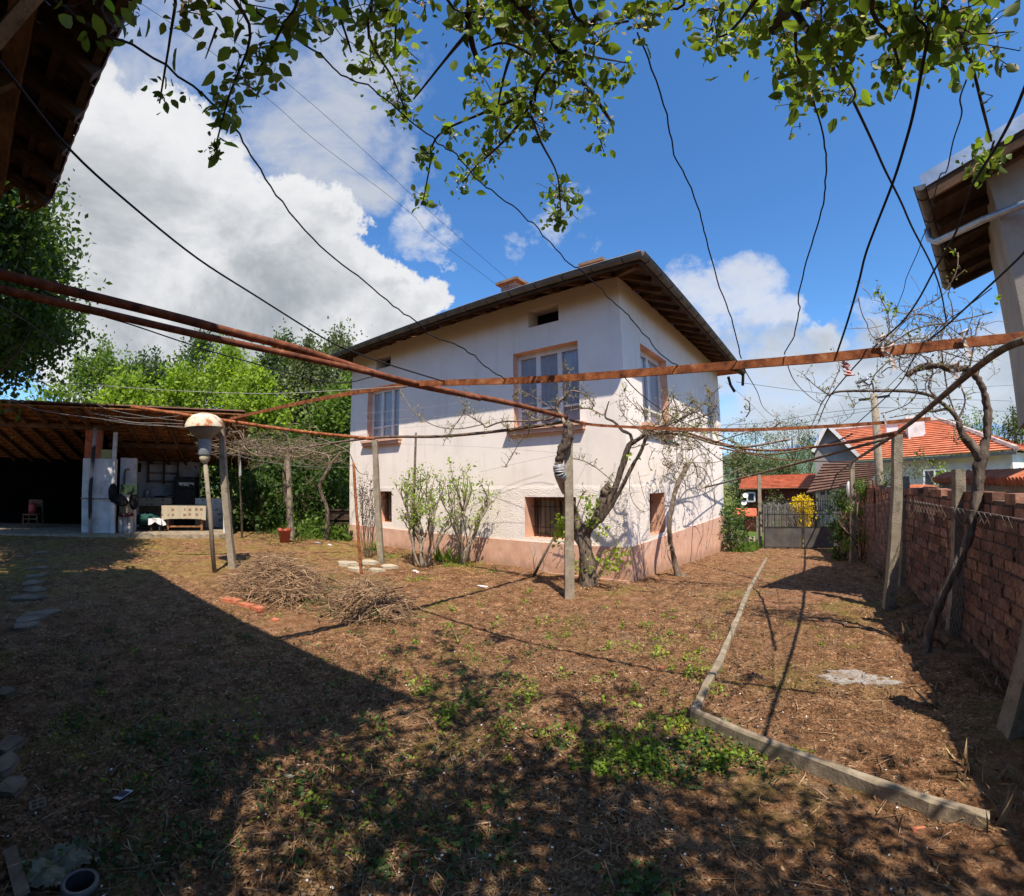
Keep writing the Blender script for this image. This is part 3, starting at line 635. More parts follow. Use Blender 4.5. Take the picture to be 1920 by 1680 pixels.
mb = MB(); s = .2
cell = .058; FLN = FLEN-5.0
k = 0
while s < FLN:
    pts = []; nz = 27
    for i in range(nz):
        sg = (1 if (i+k) % 2 else -1)*cell*.5; p, t = along(FP, max(s+sg, 0)); nn = V((-t.y, t.x, 0)); bul = .03*math.sin(s*1.3+i*.2)
        pts.append(p+nn*(.10+bul)+V((0, 0, gh(p.x, p.y)+.02+i*.052+.02*math.sin(s))))
    mb.tube(pts, .0030, 3, False); s += cell; k += 1
for z in (.05, 1.36):
    mb.tube([along(FP, q*.4)[0]+V((-.12, 0, z+gh(*along(FP, q*.4)[0].xy))) for q in range(int(FLN/.4))], .003, 4)
single('wire_fence', mb, pm('galvanised_wire', gr((.16, .13, .11), (.27, .23, .2), (.34, .30, .27)), 30, 4, .6, 0, metal=.3), 'sagging hexagonal wire mesh fence in front of the brick wall', 'fence')
def coped(P, ztop, th, label, zb=-.3, m=M_PLASTER):
    P = [V(p) for p in P]; w = thing('coped_wall', label, 'wall', P[0]); mb = MB(); mt = MB()
    for a, b in zip(P, P[1:]):
        t = (b-a).normalized(); nn = V((-t.y, t.x, 0)); mb.obox(a+V((0, 0, zb)), b-a, -nn*th, V((0, 0, ztop-zb))); n = int((b-a).length/.105)
        for i in range(n):
            p = a+(b-a)*((i+.5)/n)+V((0, 0, ztop)); j = R.uniform(-.01, .01)
            mt.tube([p+nn*(.10+j)+V((0, 0, .0)), p-nn*th*.5+V((0, 0, .09)), p-nn*(th+.1)+V((0, 0, .0))], .056, 8, True, .04, False)
    part(w, 'wall_body', mb, m); part(w, 'tile_coping', mt, M_TILE); return w
a = atX(1786, 893, 5.5); coped([(5.5, a.y, 0), (5.62, -3.2, 0), (5.7, -6.5, 0)], a.z-.06, .25, 'crumbling plastered wall with tile coping rising behind the brick wall at the right edge')
a, b = atX(1705, 910, 5.45), atX(1778, 928, 5.3); coped([(5.35, 4.3, 0), (5.3, a.y-.6, 0), (5.25, b.y, 0)], a.z-.10, .25, 'low tile-coped wall end behind the brick wall, below the white house')

# ------------------------------------------------------------------ kerb of the path
def edging(P, w, h, label):
    P = [V(p) for p in P]; mb = MB(); pts = []
    for a, b in zip(P, P[1:]):
        n = max(2, int((b-a).length/.25)); pts += [a.lerp(b, i/n) for i in range(n)]
    pts.append(P[-1]); ring = []
    for i, p in enumerate(pts):
        t = (pts[min(i+1, len(pts)-1)]-pts[max(i-1, 0)]).normalized(); nn = V((-t.y, t.x, 0)); j = lambda: R.uniform(-.008, .008)
        z = gh(p.x, p.y); ring.append([p+nn*(w/2+j())+V((0, 0, z-.15)), p+nn*(w/2+j())+V((0, 0, z+h+j())), p+nn*(w/2-.012)+V((0, 0, z+h+.012)), p-nn*(w/2-.012)+V((0, 0, z+h+.012)), p-nn*(w/2+j())+V((0, 0, z+h+j())), p-nn*(w/2+j())+V((0, 0, z-.15))])
    for r0, r1 in zip(ring, ring[1:]):
        for k in range(5): mb.poly([r0[k], r1[k], r1[k+1], r0[k+1]])
    mb.poly(ring[0]); mb.poly(ring[-1][::-1]); return single('concrete_edging', mb, M_CONCL, label, 'edging')
flat = lambda p: V((p.x, p.y, 0))
edging([flat(gnd(*q)) for q in ((1300, 1345), (1322, 1292), (1345, 1255), (1377, 1178), (1400, 1120), (1420, 1082), (1437, 1050))], .06, .05, 'long straight concrete edging strip running towards the gate')
edging([flat(gnd(*q)) for q in ((1297, 1352), (1400, 1398), (1520, 1448), (1640, 1492), (1740, 1528), (1850, 1560))], .055, .09, 'thicker concrete edging strip turning off to the lower right')
mb = MB(); c = gnd(1605, 1273); pts = []
for i in range(90):
    a = 2*math.pi*i/90; k = 1+.16*math.sin(a*3+1)+.10*math.sin(a*7)+.07*math.sin(a*13+2)+R.uniform(-.07, .07); q = gnd(1607+70*math.cos(a)*k, 1273+12*math.sin(a)*k+.10*70*math.cos(a)); pts.append(q+V((0, 0, -.01)))
mb.prism(pts, (0, 0, .022)); single('concrete_patch', mb, pm('pale_concrete', gr((.16, .13, .11), (.32, .29, .26), (.40, .37, .34)), 16, 9, .95, .9, 40, .02, dirt=((.22, .13, .075), 1.), dscale=7), 'flat pale concrete patch set in the soil right of the long edging', 'concrete slab')

# ------------------------------------------------------------------ open outbuilding with kitchen
S0 = V((-10.75, -2.8, 0)); SE = V((-.397, -.918, 0)); SB = V((-.918, .397, 0))
def S(e, b, z): return S0+SE*e+SB*b+V((0, 0, z))
def sbox(mb, e0, e1, b0, b1, z0, z1):
    mb.hexa([S(e0, b0, z0), S(e1, b0, z0), S(e1, b1, z0), S(e0, b1, z0), S(e0, b0, z1), S(e1, b0, z1), S(e1, b1, z1), S(e0, b1, z1)])
shed = thing('open_outbuilding', 'open-fronted outbuilding with a lean-to tile roof, dark room and outdoor kitchen at the left', 'outbuilding', S(3, 1, .2))
FZ = .31
mb = MB(); sbox(mb, -.15, 10.6, -.50, 3.3, -.3, FZ); part(shed, 'concrete_floor', mb, M_CONCL)
mb = MB(); sbox(mb, 3.95, 10.4, 3.0, 3.15, FZ, 3.1); sbox(mb, 10.4, 10.55, -.2, 3.15, FZ, 3.3); sbox(mb, 3.80, 3.95, .2, 3.15, FZ, 3.2); part(shed, 'dark_room_wall', mb, pm('unlit_room_black', gr((.002, .002, .002), (.006, .0055, .005)), 2, 6, 1., .3, 14, .02, spec=0.))  # shade of the unlit room is put into the near-black wall colour
mb = MB(); sbox(mb, 3.18, 4.08, -.02, .2, FZ, 2.36); sbox(mb, 2.72, 3.17, .45, .62, FZ, 2.42); part(shed, 'front_wall_panel', mb, M_LIME)
mb = MB(); sbox(mb, 3.20, 4.10, -.05, -.021, 1.24, 1.27); part(shed, 'panel_ledge', mb, M_CONC)
mb = MB(); sbox(mb, 3.62, 4.08, .05, .2, 2.362, 3.2); part(shed, 'brick_infill', mb, M_BRICKR)
mb = MB(); sbox(mb, 1.2, 3.79, 3.0, 3.15, FZ, 2.62); part(shed, 'kitchen_back_wall', mb, pm('kitchen_wall', gr((.40, .35, .31), (.5, .45, .41), (.56, .52, .48)), 2, 6, .95, .4, 20, .01, dirt=((.24, .20, .17), .6)))
mb = MB(); sbox(mb, -.06, .10, 0, 2.0, FZ, 1.22); sbox(mb, .1, 1.19, 1.9, 2.05, FZ, 1.25); part(shed, 'low_side_wall', mb, M_LIME)
def rz(b): return 3.62-.30*(b+.9)      # underside of the lean-to roof
mb = MB(); sbox(mb, .3, 3.8, 1.25, 1.37, 2.78, 2.93); sbox(mb, 3.15, 10.6, .03, .15, 3.16, 3.30); sbox(mb, .3, 3.8, 2.9, 3.02, 2.46, 2.6); part(shed, 'wall_plate', mb, M_WOODB)
mb = MB(); sbox(mb, 3.14, 3.24, -.12, -.03, FZ, 3.1); part(shed, 'timber_post', mb, M_LIME)
mb = MB(); mb.tube([S(3.80, -.1, FZ), S(3.82, -.1, 1.4), S(3.78, -.1, 2.2), S(3.76, -.1, 3.2)], .05, 8); part(shed, 'stovepipe', mb, pm('sooty_pipe', [(.46, (.03, .03, .032)), (.5, (.36, .34, .31)), (.66, (.42, .38, .33))], 1.1, 2, .7, .2, 30, .003))
for i in range(19):
    e = -.05+i*.58; mb = MB(); mb.beam(S(e, -.85, rz(-.85)-.05), S(e, 3.3, rz(3.3)-.05), .08, .11, (0, 0, 1)); part(shed, 'rafter', mb, M_WOODB)
mb = MB()
for i in range(17):
    b = -.9+i*.26; mb.beam(S(-.45, b, rz(b)+.02), S(10.8, b, rz(b)+.02), .09, .03, (0, 0, 1))
for i in range(37):
    e = -.42+i*.3; mb.beam(S(e, -.88, rz(-.88)+.045), S(e+R.uniform(-.02, .02), 3.35, rz(3.35)+.045), .26, .016, (0, 0, 1))
part(shed, 'roof_batten', mb, M_PLANK)
mb = MB(); up = SB*4.4+V((0, 0, -.30*4.4)); tiles_row(mb, S(-.5, -.98, rz(-.98)+.075), S(10.9, -.98, rz(-.98)+.075), up, 13, .24, .03); part(shed, 'roof', mb, M_TILEO)
# furniture of the outdoor kitchen
def cloth_pat():
    m, nt = nt_new('patterned_oilcloth'); v = coords(nt); ck = N(nt, 'ShaderNodeTexVoronoi'); ck.inputs['Scale'].default_value = 6.5; ck.inputs['Randomness'].default_value = .25; ck.distance = 'CHEBYCHEV'; L(nt, v, ck.inputs['Vector'])
    col = mixc(nt, mrange(nt, ck.outputs[0], .22, .27, 1, 0), (.38, .315, .215), (.15, .06, .028)); col = mixc(nt, mathn(nt, 'MULTIPLY', noise(nt, v, 30, 3), .4), col, (.42, .36, .26)); finish(nt, col, .6, None, spec=.3); return m
M_CLOTH = cloth_pat()
tb = thing('kitchen_table', 'wooden table under a patterned oilcloth in the outdoor kitchen', 'table', S(1.4, 1, FZ))
mb = MB(); sbox(mb, .72, 1.9, .55, 1.4, 1.02, 1.055); part(tb, 'tabletop', mb, M_WOODB)
for e in (.8, 1.8):
    for b in (.62, 1.33): mb = MB(); sbox(mb, e-.03, e+.03, b-.03, b+.03, FZ, 1.02); part(tb, 'leg', mb, M_PLANK)
mb = MB(); sbox(mb, .83, 1.77, .6, .64, .42, .47); part(tb, 'stretcher', mb, M_PLANK)
mb = MB(); e0, e1, b0, b1 = .66, 1.96, .50, 1.46; z = 1.062
mb.poly([S(e0, b0, z), S(e1, b0, z), S(e1, b1, z), S(e0, b1, z)])
n = 16
def skirt(p, q, drop):
    for i in range(n):
        a, b = V(p).lerp(V(q), i/n), V(p).lerp(V(q), (i+1)/n); w = lambda i: -SB*(.02+.025*math.sin(i*1.9))
        da, db = drop*(1+.12*(abs(i/n-.5)*2)**4), drop*(1+.12*(abs((i+1)/n-.5)*2)**4); mb.poly([a, b, b+w(i+1)-V((0, 0, db)), a+w(i)-V((0, 0, da))], True)
skirt(S(e0, b0, z), S(e1, b0, z), .38); mb.poly([S(e0, b0, z), S(e0-.05, b0-.02, z-.40), S(e0-.12, b1-.4, z-.28), S(e0, b1, z)]); mb.poly([S(e1, b0, z), S(e1, b1, z), S(e1+.1, b1, z-.3), S(e1+.05, b0-.02, z-.42)])
single('tablecloth', mb, M_CLOTH, 'beige oilcloth with brown motifs draped over the front kitchen table', 'tablecloth')
ct = thing('kitchen_counter', 'counter with an oilcloth edge against the back wall of the outdoor kitchen', 'counter', S(2.5, 2.3, FZ))
mb = MB(); sbox(mb, 1.98, 3.15, 2.0, 2.9, 1.2, 1.24); part(ct, 'counter_top', mb, M_WOODD)
mb = MB(); sbox(mb, 1.96, 3.12, 1.965, 1.998, .98, 1.245); part(ct, 'oilcloth', mb, M_CLOTH)
for e in (2.05, 3.05): mb = MB(); sbox(mb, e-.03, e+.03, 2.02, 2.08, FZ, 1.2); part(ct, 'leg', mb, M_LIME)
fr = thing('fridge', 'tall black cabinet with a white paper on its front in the outdoor kitchen', 'fridge', S(1.6, 2.6, FZ))
mb = MB(); sbox(mb, 1.22, 1.95, 2.3, 2.9, FZ, 1.94); part(fr, 'body', mb, M_BLACK)
mb = MB(); sbox(mb, 1.24, 1.93, 2.27, 2.298, .28, 1.55); sbox(mb, 1.24, 1.93, 2.27, 2.298, 1.57, 1.92); part(fr, 'door', mb, M_IRON)
mb = MB()
for i in range(6): mb.poly([S(1.30+i*.08, 2.262, 1.66+.05*math.sin(i*2)), S(1.40+i*.08, 2.262, 1.68+.04*math.cos(i)), S(1.38+i*.08, 2.262, 1.76), S(1.29+i*.08, 2.262, 1.74)])
part(fr, 'paper_sheet', mb, M_PETAL)
mb = MB(); o = S(2.82, 2.25, 1.24); mb.lathe(o, [(.10, 0), (.115, .02), (.115, .2), (.12, .21), (.09, .24), (.02, .26), (.02, .29), (0, .29)], 16); single('cooking_pot', mb, M_ZINC, 'shiny steel pot with a lid on the back counter', 'pot')
mb = MB(); o = S(2.4, 2.3, 1.24); mb.lathe(o, [(.0, 0), (.16, .0), (.19, .06), (.185, .06), (.0, .03)], 16); mb.beam(o+V((0, 0, .05))-SE*.18, o+V((0, 0, .09))-SE*.42, .03, .02); single('frying_pan', mb, M_IRON, 'dark pan beside the steel pot on the back counter', 'pan')
sh = thing('wall_shelf', 'thin wooden shelf rack hung on the kitchen back wall', 'shelf', S(2.3, 2.9, 1.4))
for e in (2.95, 2.42, 1.95): mb = MB(); sbox(mb, e-.018, e+.018, 2.84, 2.99, 1.72, 2.5); part(sh, 'upright', mb, M_WOODB)
for z in (1.78, 2.05, 2.36): mb = MB(); sbox(mb, 1.97, 2.93, 2.85, 2.98, z, z+.022); part(sh, 'shelf_board', mb, M_WOODB)
mb = MB(); sbox(mb, 3.22, 3.32, 2.95, 2.99, 2.08, 2.38); single('wall_plaque', mb, M_WOODD, 'small dark upright plaque on the kitchen back wall', 'plaque')
st = thing('stool', 'low stool beside the front kitchen table with a white cloth over its seat', 'stool', S(2.12, .6, FZ))
mb = MB(); sbox(mb, 1.98, 2.28, .45, .75, .64, .67); part(st, 'seat', mb, M_WOODB)
for e in (2.01, 2.25):
    for b in (.48, .72): mb = MB(); sbox(mb, e-.02, e+.02, b-.02, b+.02, FZ, .64); part(st, 'leg', mb, M_WOODD)
mb = MB(); e0, e1, b0, b1, z = 1.94, 2.32, .42, .78, .68; mb.poly([S(e0, b0, z), S(e1, b0, z), S(e1, b1, z), S(e0, b1, z)])
for i in range(12):
    a, b = i/12, (i+1)/12; f = lambda t, dz: S(e0+(e1-e0)*t, b0-.015, z-dz); mb.poly([f(a, 0), f(b, 0), f(b, .08+.10*abs(math.cos(b*3.2))), f(a, .08+.10*abs(math.cos(a*3.2)))])
mb.poly([S(e1, b0, z), S(e1, b1, z), S(e1+.02, b1, z-.2), S(e1+.02, b0, z-.18)]); mb.poly([S(e0, b0, z), S(e0-.04, b0-.03, z-.2), S(e0-.14, b0, z-.17), S(e0, b1, z)])
single('white_cloth', mb, M_PETAL, 'white cloth hanging over the low stool', 'cloth')
mb = MB()
def blob(mb, o, u, v, w, n=10, rough=.12):
    o, u, v, w = V(o), V(u), V(v), V(w); b = len(mb.v)
    for i in range(n+1):
        th = math.pi*i/n
        for k in range(2*n):
            ph = math.pi*k/n; j = 1+R.uniform(-rough, rough)
            mb.v.append(tuple(o+(u*math.sin(th)*math.cos(ph)+v*math.sin(th)*math.sin(ph)+w*math.cos(th))*j))
    for i in range(n):
        for k in range(2*n): k2 = (k+1) % (2*n); mb.f.append([b+i*2*n+k, b+i*2*n+k2, b+(i+1)*2*n+k2, b+(i+1)*2*n+k]); mb.sm.append(True)
mb = MB(); blob(mb, S(3.18, -.12, 1.42), SE*.13, SB*.09, V((0, 0, .26)), 9, .06); blob(mb, S(2.98, -.12, 1.22), SE*.22, SB*.08, V((-.05, -.05, .17)), 9, .06); blob(mb, S(2.62, -.05, 1.2), SE*.13, SB*.07, V((0, 0, .24)), 9, .06)
jk = thing('hanging_jacket', 'black and green work jacket hung on the outbuilding post', 'jacket', S(2.9, -.1, 1.0)); part(jk, 'jacket_body', mb, pm('black_cloth', gr((.006, .006, .007), (.014, .014, .014)), 5, 4, .95, .3, 20, .02))
mb = MB(); sbox(mb, 2.52, 2.98, -.12, .0, 1.38, 1.66); part(jk, 'green_lining', mb, pm('green_cloth', gr((.02, .035, .02), (.04, .065, .035)), 6, 4, .95, .3, 20, .02))
ps = thing('plant_stand', 'thin black wire plant stand in front of the white box by the outbuilding post', 'stand', S(2.9, 0, FZ))
for e in (2.78, 2.92, 3.06): mb = MB(); mb.tube([S(e, -.05, FZ), S(e, -.05, .78)], .008, 5); part(ps, 'leg', mb, M_IRON)
for z in (.3, .36, .8): mb = MB(); mb.tube([S(2.76, -.06, z), S(3.08, -.06, z)], .007, 5); part(ps, 'rail', mb, M_IRON)
mb = MB(); sbox(mb, 2.76, 3.10, .12, .42, FZ, .76); single('white_cupboard', mb, M_LIME, 'small white cupboard behind the wire plant stand', 'cupboard')
mb = MB(); sbox(mb, 2.7, 2.95, .3, .5, .82, 1.2); single('cardboard_box', mb, M_OLDCURT, 'beige carton standing on the white cupboard', 'box')
mb = MB()
for k in range(7): blob(mb, S(2.72+.05*k, .02+R.uniform(-.05, .1), .80+.03*R.random()), SE*.07, SB*.06, V((0, 0, .05)), 5, .2)
single('cloth_heap', mb, pm('dark_red_cloth', gr((.05, .015, .02), (.11, .035, .04)), 6, 4, .9, .3, 20, .01), 'dark red rags heaped on the wire plant stand', 'rags')
mb = MB(); blob(mb, S(2.45, .9, .62), SE*.42, SB*.28, V((0, 0, .2)), 9, .12); single('green_bundle', mb, pm('teal_cloth', gr((.012, .04, .035), (.02, .075, .06)), 4, 4, .9, .3, 15, .02), 'dark green bundle lying under the kitchen counter', 'bundle')
mb = MB(); blob(mb, S(1.34, 1.8, 2.42), SE*.035, SB*.035, V((0, 0, .05)), 6, 0); mb.tube([S(1.34, 1.8, 2.46), S(1.34, 1.8, 2.75)], .006, 4); single('light_bulb', mb, M_GLASS, 'bare light bulb hanging from the kitchen rafters', 'bulb')
ch = thing('wooden_chair', 'dark wooden chair standing in the dark room of the outbuilding', 'chair', S(6.1, 1.4, FZ))
for e in (5.9, 6.3):
    for b, h in ((1.25, .7), (1.62, 1.12)): mb = MB(); mb.beam(S(e+(e-6.1)*.1, b, FZ), S(e, b, h), .04, .04); part(ch, 'leg', mb, M_WOODB)
mb = MB(); sbox(mb, 5.88, 6.32, 1.22, 1.66, .69, .73); part(ch, 'seat', mb, M_WOODB)
mb = MB(); sbox(mb, 5.9, 6.3, 1.6, 1.64, .92, 1.14); part(ch, 'backrest', mb, M_WOODB)
for z in (.42, .56): mb = MB(); sbox(mb, 5.9, 6.3, 1.24, 1.27, z, z+.035); part(ch, 'stretcher', mb, M_WOODB)
mb = MB(); mb.lathe(S(6.1, 1.4, .73), [(0, 0), (.10, 0), (.12, .12), (.11, .26), (.06, .32), (0, .33)], 14); single('red_bucket', mb, pm('red_plastic', gr((.22, .025, .015), (.33, .045, .03)), 3, 3, .5, 0, spec=.4), 'red bucket set on the wooden chair in the dark room', 'bucket')
mb = MB(); sbox(mb, 3.30, 3.62, .06, .2, 2.365, 2.62); single('yellow_box', mb, pm('yellow_card', gr((.32, .30, .12), (.40, .38, .17)), 3, 4, .8, 0), 'pale yellow box standing on top of the white front panel', 'box')
mb = MB(); mb.tube([S(3.02, .40, 1.5), S(3.02, .38, 1.9), S(2.99, .36, 2.08), S(2.88, .36, 2.1)], .03, 8); single('hooked_pipe', mb, M_SHEET, 'grey hooked pipe against the narrow white panel', 'pipe')

# ------------------------------------------------------------------ old barn at the upper left
BO = V((-3.9, -7.83, 0)); BA = V((.9965, .0869, 0)); BN = V((.0869, -.9965, 0)); BZ = 5.2
def B(s, n, z): return BO+BA*s+BN*n+V((0, 0, z))
barn = thing('old_barn', 'old barn at the upper left with a dark tiled overhanging roof of bare rafters', 'barn', B(3, 1.4, 0))
bz = lambda n: BZ+.45*n
mb = MB(); tiles_row(mb, B(0, 0, bz(0)+.05), B(6.9, 0, bz(0)+.05), BN*4.2+V((0, 0, .45*4.2)), 15, .22, .03); part(barn, 'roof', mb, M_TILEO)
mb = MB()
for i in range(14): n = .06+i*.3; mb.beam(B(-.05, n, bz(n)+.02), B(6.95, n+R.uniform(-.02, .02), bz(n)+.02), .07, .04, (0, 0, 1))
for i in range(23):
    s = .02+i*.3
    for q in range(3):
        n0 = q*1.1+R.uniform(0, .1); 
        if R.random() < .88: mb.beam(B(s, n0, bz(n0)+.045), B(s+R.uniform(-.03, .03), n0+R.uniform(.85, 1.1), bz(n0+1)+.05), .24, .018, (0, 0, 1))
part(barn, 'roof_batten', mb, M_WOODD)
for i in range(11):
    s = .1+i*.66; mb = MB(); mb.beam(B(s, .03, bz(.03)-.05), B(s+R.uniform(-.05, .05), 4.2, bz(4.2)-.05), .12, .12, (0, 0, 1)); part(barn, 'rafter', mb, M_WOODD)
mb = MB(); mb.beam(B(-.3, .62, bz(.62)-.19), B(6.95, .66, bz(.66)-.19), .16, .16, (0, 0, 1)); mb.beam(B(-.1, 1.0, bz(1.0)-.5), B(3.2, 1.05, 3.4), .12, .1); part(barn, 'purlin', mb, M_WOODB)
for i in range(4): mb = MB(); mb.beam(B(.25+i*1.9, .62, bz(.62)-.28), B(.25+i*1.9, 1.25, 4.2), .11, .11); part(barn, 'brace', mb, M_WOODD)
mb = MB(); mb.obox(B(.2, 1.3, -.2), BA*6.5, BN*3, V((0, 0, 5.9))); part(barn, 'wall', mb, M_WOODD)
mb = MB()
for i in range(9): a = B(-.05+R.uniform(-.1, .2), .1+i*.09, bz(.1+i*.09)-.03+R.uniform(-.08, .03)); mb.beam(a, a-BA*R.uniform(.15, .5)+V((0, 0, R.uniform(-.12, .04)))+BN*R.uniform(-.1, .2), .07, .02)
part(barn, 'broken_board', mb, M_WOODB)
mb = MB(); mb.beam(atD(-30, 105, 3.3), atD(95, -40, 3.2), .06, .03); single('grey_plank', mb, M_CONC, 'weathered grey plank leaning under the barn eaves in the top left corner', 'plank')

# ------------------------------------------------------------------ neighbour's house at the right edge
NO = V((4.75, -1.5, 0)); NU = V((.964, -.268, 0)); NV = V((.268, .964, 0)); NZ = 5.02
def Q(u, v, z): return NO+NU*u+NV*v+V((0, 0, z))
nb = thing('neighbour_house', 'beige rendered neighbouring house with jutting upper floor at the right edge', 'house', Q(3, 2, 0))
mb = MB(); mb.obox(Q(.66, .35, 2.32), NU*6, NV*2.62, V((0, 0, 2.9))); mb.obox(Q(2.4, -.6, -.5), NU*4, NV*3.2, V((0, 0, 2.81))); part(nb, 'wall', mb, M_NEIGH)
mb = MB(); sl = .27; up = NU*4.2+V((0, 0, 4.2*sl))
tiles_row(mb, Q(0, 0, NZ+.04), Q(0, 3.75, NZ+.04), up, 12, .24, .03); part(nb, 'roof', mb, M_TILEO)
mb = MB(); mb.hexa([Q(0, .02, NZ-.06), Q(4.2, .02, NZ+4.2*sl-.06), Q(4.2, 3.73, NZ+4.2*sl-.06), Q(0, 3.73, NZ-.06), Q(0, .02, NZ-.02), Q(4.2, .02, NZ+4.2*sl-.02), Q(4.2, 3.73, NZ+4.2*sl-.02), Q(0, 3.73, NZ-.02)]); part(nb, 'eave_boarding', mb, M_WOODD)
for v in (.25, .95, 1.6, 2.25, 2.9, 3.5): mb = MB(); mb.beam(Q(.02, v, NZ-.12), Q(2.0, v, NZ+2.0*sl-.12), .08, .1, (0, 0, 1)); part(nb, 'rafter', mb, M_WOODD)
mb = MB(); mb.hexa([Q(-.04, -.05, NZ-.05), Q(4.2, -.05, NZ+4.2*sl-.05), Q(4.2, .012, NZ+4.2*sl-.05), Q(-.04, .012, NZ-.05), Q(-.04, -.05, NZ+.12), Q(4.2, -.05, NZ+4.2*sl+.12), Q(4.2, .012, NZ+4.2*sl+.12), Q(-.04, .012, NZ+.12)]); part(nb, 'verge_flashing', mb, M_ZINC)
mb = MB(); mb.hexa([Q(.0, -.03, NZ-.2), Q(4.2, -.03, NZ+4.2*sl-.2), Q(4.2, .01, NZ+4.2*sl-.2), Q(.0, .01, NZ-.2), Q(.0, -.03, NZ-.055), Q(4.2, -.03, NZ+4.2*sl-.055), Q(4.2, .01, NZ+4.2*sl-.055), Q(.0, .01, NZ-.055)]); part(nb, 'verge_board', mb, M_WOODB)
gutter(nb, Q(-.06, -.05, NZ), Q(-.06, 3.8, NZ), -NU, .07, M_GUTTER, True, .7)
mb = MB(); mb.tube([Q(-.13, 1.05, NZ-.07), Q(-.13, 1.05, NZ-.22), Q(-.05, .95, NZ-.32), Q(.5, .4, NZ-.44), Q(1.1, -.0, NZ-.55), Q(2.4, -.1, NZ-.7)], .045, 9); part(nb, 'downpipe', mb, M_ZINC)

# ------------------------------------------------------------------ vines, shrubs, trees
M_LILAC = pm('lilac_bark', gr((.16, .125, .09), (.27, .22, .165), (.36, .30, .235)), 14, 4, .9, .3, 60, .004, island=.2)
M_CANE = pm('vine_cane', gr((.10, .07, .05), (.20, .15, .11), (.31, .245, .18)), 12, 4, .9, .2, 60, .004, island=.3)
def wig(pts, amp): return [V(p)+V((R.uniform(-amp, amp), R.uniform(-amp, amp), R.uniform(-amp, amp))) for p in pts]
def wig_mid(q, amp): return [q[0]]+[p+V((R.gauss(0, amp), R.gauss(0, amp), 0)) for p in q[1:-1]]+[q[-1]]
def grow(mb, p, d, ln, r, depth, tips, kink=.35, up=.15, nseg=4, br=(2, 3), sides=5, shrink=.68):
    pts = [V(p)]; d = V(d).normalized()
    for i in range(nseg):
        d = (d+V((R.gauss(0, kink*.45), R.gauss(0, kink*.45), R.gauss(0, kink*.3)+up*.4))).normalized(); pts.append(pts[-1]+d*(ln/nseg))
    mb.tube(smooth(pts, 2), [r, r*.7], sides if r > .006 else 3, True, .12)
    if depth == 0: tips.append((pts[-1], d)); tips.append((pts[-2], d)); return
    for k in range(R.randint(*br)):
        i = R.randint(max(1, nseg//2), nseg); a = R.uniform(0, 6.28); u, w = frame(d); nd = d+(u*math.cos(a)+w*math.sin(a))*R.uniform(.35, .95)+V((0, 0, up))
        grow(mb, pts[i], nd, ln*shrink*R.uniform(.7, 1.2), r*.62, depth-1, tips, kink, up, nseg, br, sides, shrink)
    tips.append((pts[-1], d))
def shoots(mb, lm, pts, n, ln, r=.004, leaf=.03, up=.5, nleaf=3):
    """short side shoots with opening buds along a cane"""
    for _ in range(n):
        i = R.randint(0, len(pts)-2); p = pts[i].lerp(pts[i+1], R.random()); d = V((R.gauss(0, 1), R.gauss(0, 1), R.gauss(up, .8))).normalized(); l = ln*R.uniform(.4, 1.3); q = [p]
        for k in range(3): d = (d+V((R.gauss(0, .4), R.gauss(0, .4), R.gauss(.1, .4)))).normalized(); q.append(q[-1]+d*l/3)
        mb.tube(q, [r, r*.6], 3, True)
        if lm:
            for k in range(nleaf):
                if R.random() < .8: lm.add(q[R.randint(1, 3)]+V((R.gauss(0, .012), R.gauss(0, .012), R.gauss(0, .012))), leaf*R.uniform(.5, 1.3), .2)
def px_path(pts, pl): return [pl(*p) for p in pts]

# the big vine by the main post
yv = -.72
PV = lambda x, y: atY(x, y, yv); PM = lambda x, y: atY(x, y, -1.66)
vine = thing('old_grapevine', 'thick old grapevine forking beside the main concrete post in front of the house corner', 'grapevine', gnd(1100, 1100))
mb = MB()
def trunk(mb, pts, r, n=14, ro=.13): mb.tube(wig_mid(smooth(pts, 6), min(r)*.06), r, n, True, ro*1.4)
b0 = gnd(1100, 1102)-V((0, 0, .1))
trunk(mb, [b0, PV(1102, 1060), PV(1092, 1010), PV(1085, 985)], [.16, .125, .105, .095]); trunk(mb, [b0+V((.08, .02, 0)), PV(1106, 1060), PV(1100, 1020), PV(1100, 995)], [.10, .085, .075, .07])
trunk(mb, [PV(1084, 990), PV(1077, 960), atY(1065, 930, -1.1), atY(1054, 900, -1.45), PM(1048, 880), PM(1048, 865), PM(1055, 845), PM(1065, 820), PM(1067, 794)], [.075, .062, .058, .055, .055, .06, .07, .08, .075])
trunk(mb, [PV(1092, 1000), PV(1110, 985), PV(1122, 965), PV(1130, 940), PV(1138, 920), PV(1144, 912)], [.08, .075, .075, .08, .085, .08])
trunk(mb, [PV(1112, 985), PV(1130, 965), PV(1147, 930), PV(1160, 895), PV(1170, 865), PV(1180, 835), PV(1195, 825), PV(1212, 812)], [.055, .05, .045, .045, .05, .042, .032, .025])
trunk(mb, [PV(1125, 978), PV(1145, 950), PV(1165, 915), PV(1185, 875), PV(1200, 850), PV(1212, 820), PV(1222, 805)], [.038, .034, .03, .028, .026, .024, .02])
trunk(mb, [PV(1185, 832), PV(1182, 815), PV(1168, 808), PV(1160, 800), PV(1150, 790), PV(1135, 782), PV(1138, 765), PV(1142, 752)], [.026, .024, .024, .022, .02, .016, .012, .008])
part(vine, 'trunk', mb, M_BARK)
mb = MB(); lm = LM(*LEAF4)
z = lambda Y: (lambda x, y: atY(x, y, Y))
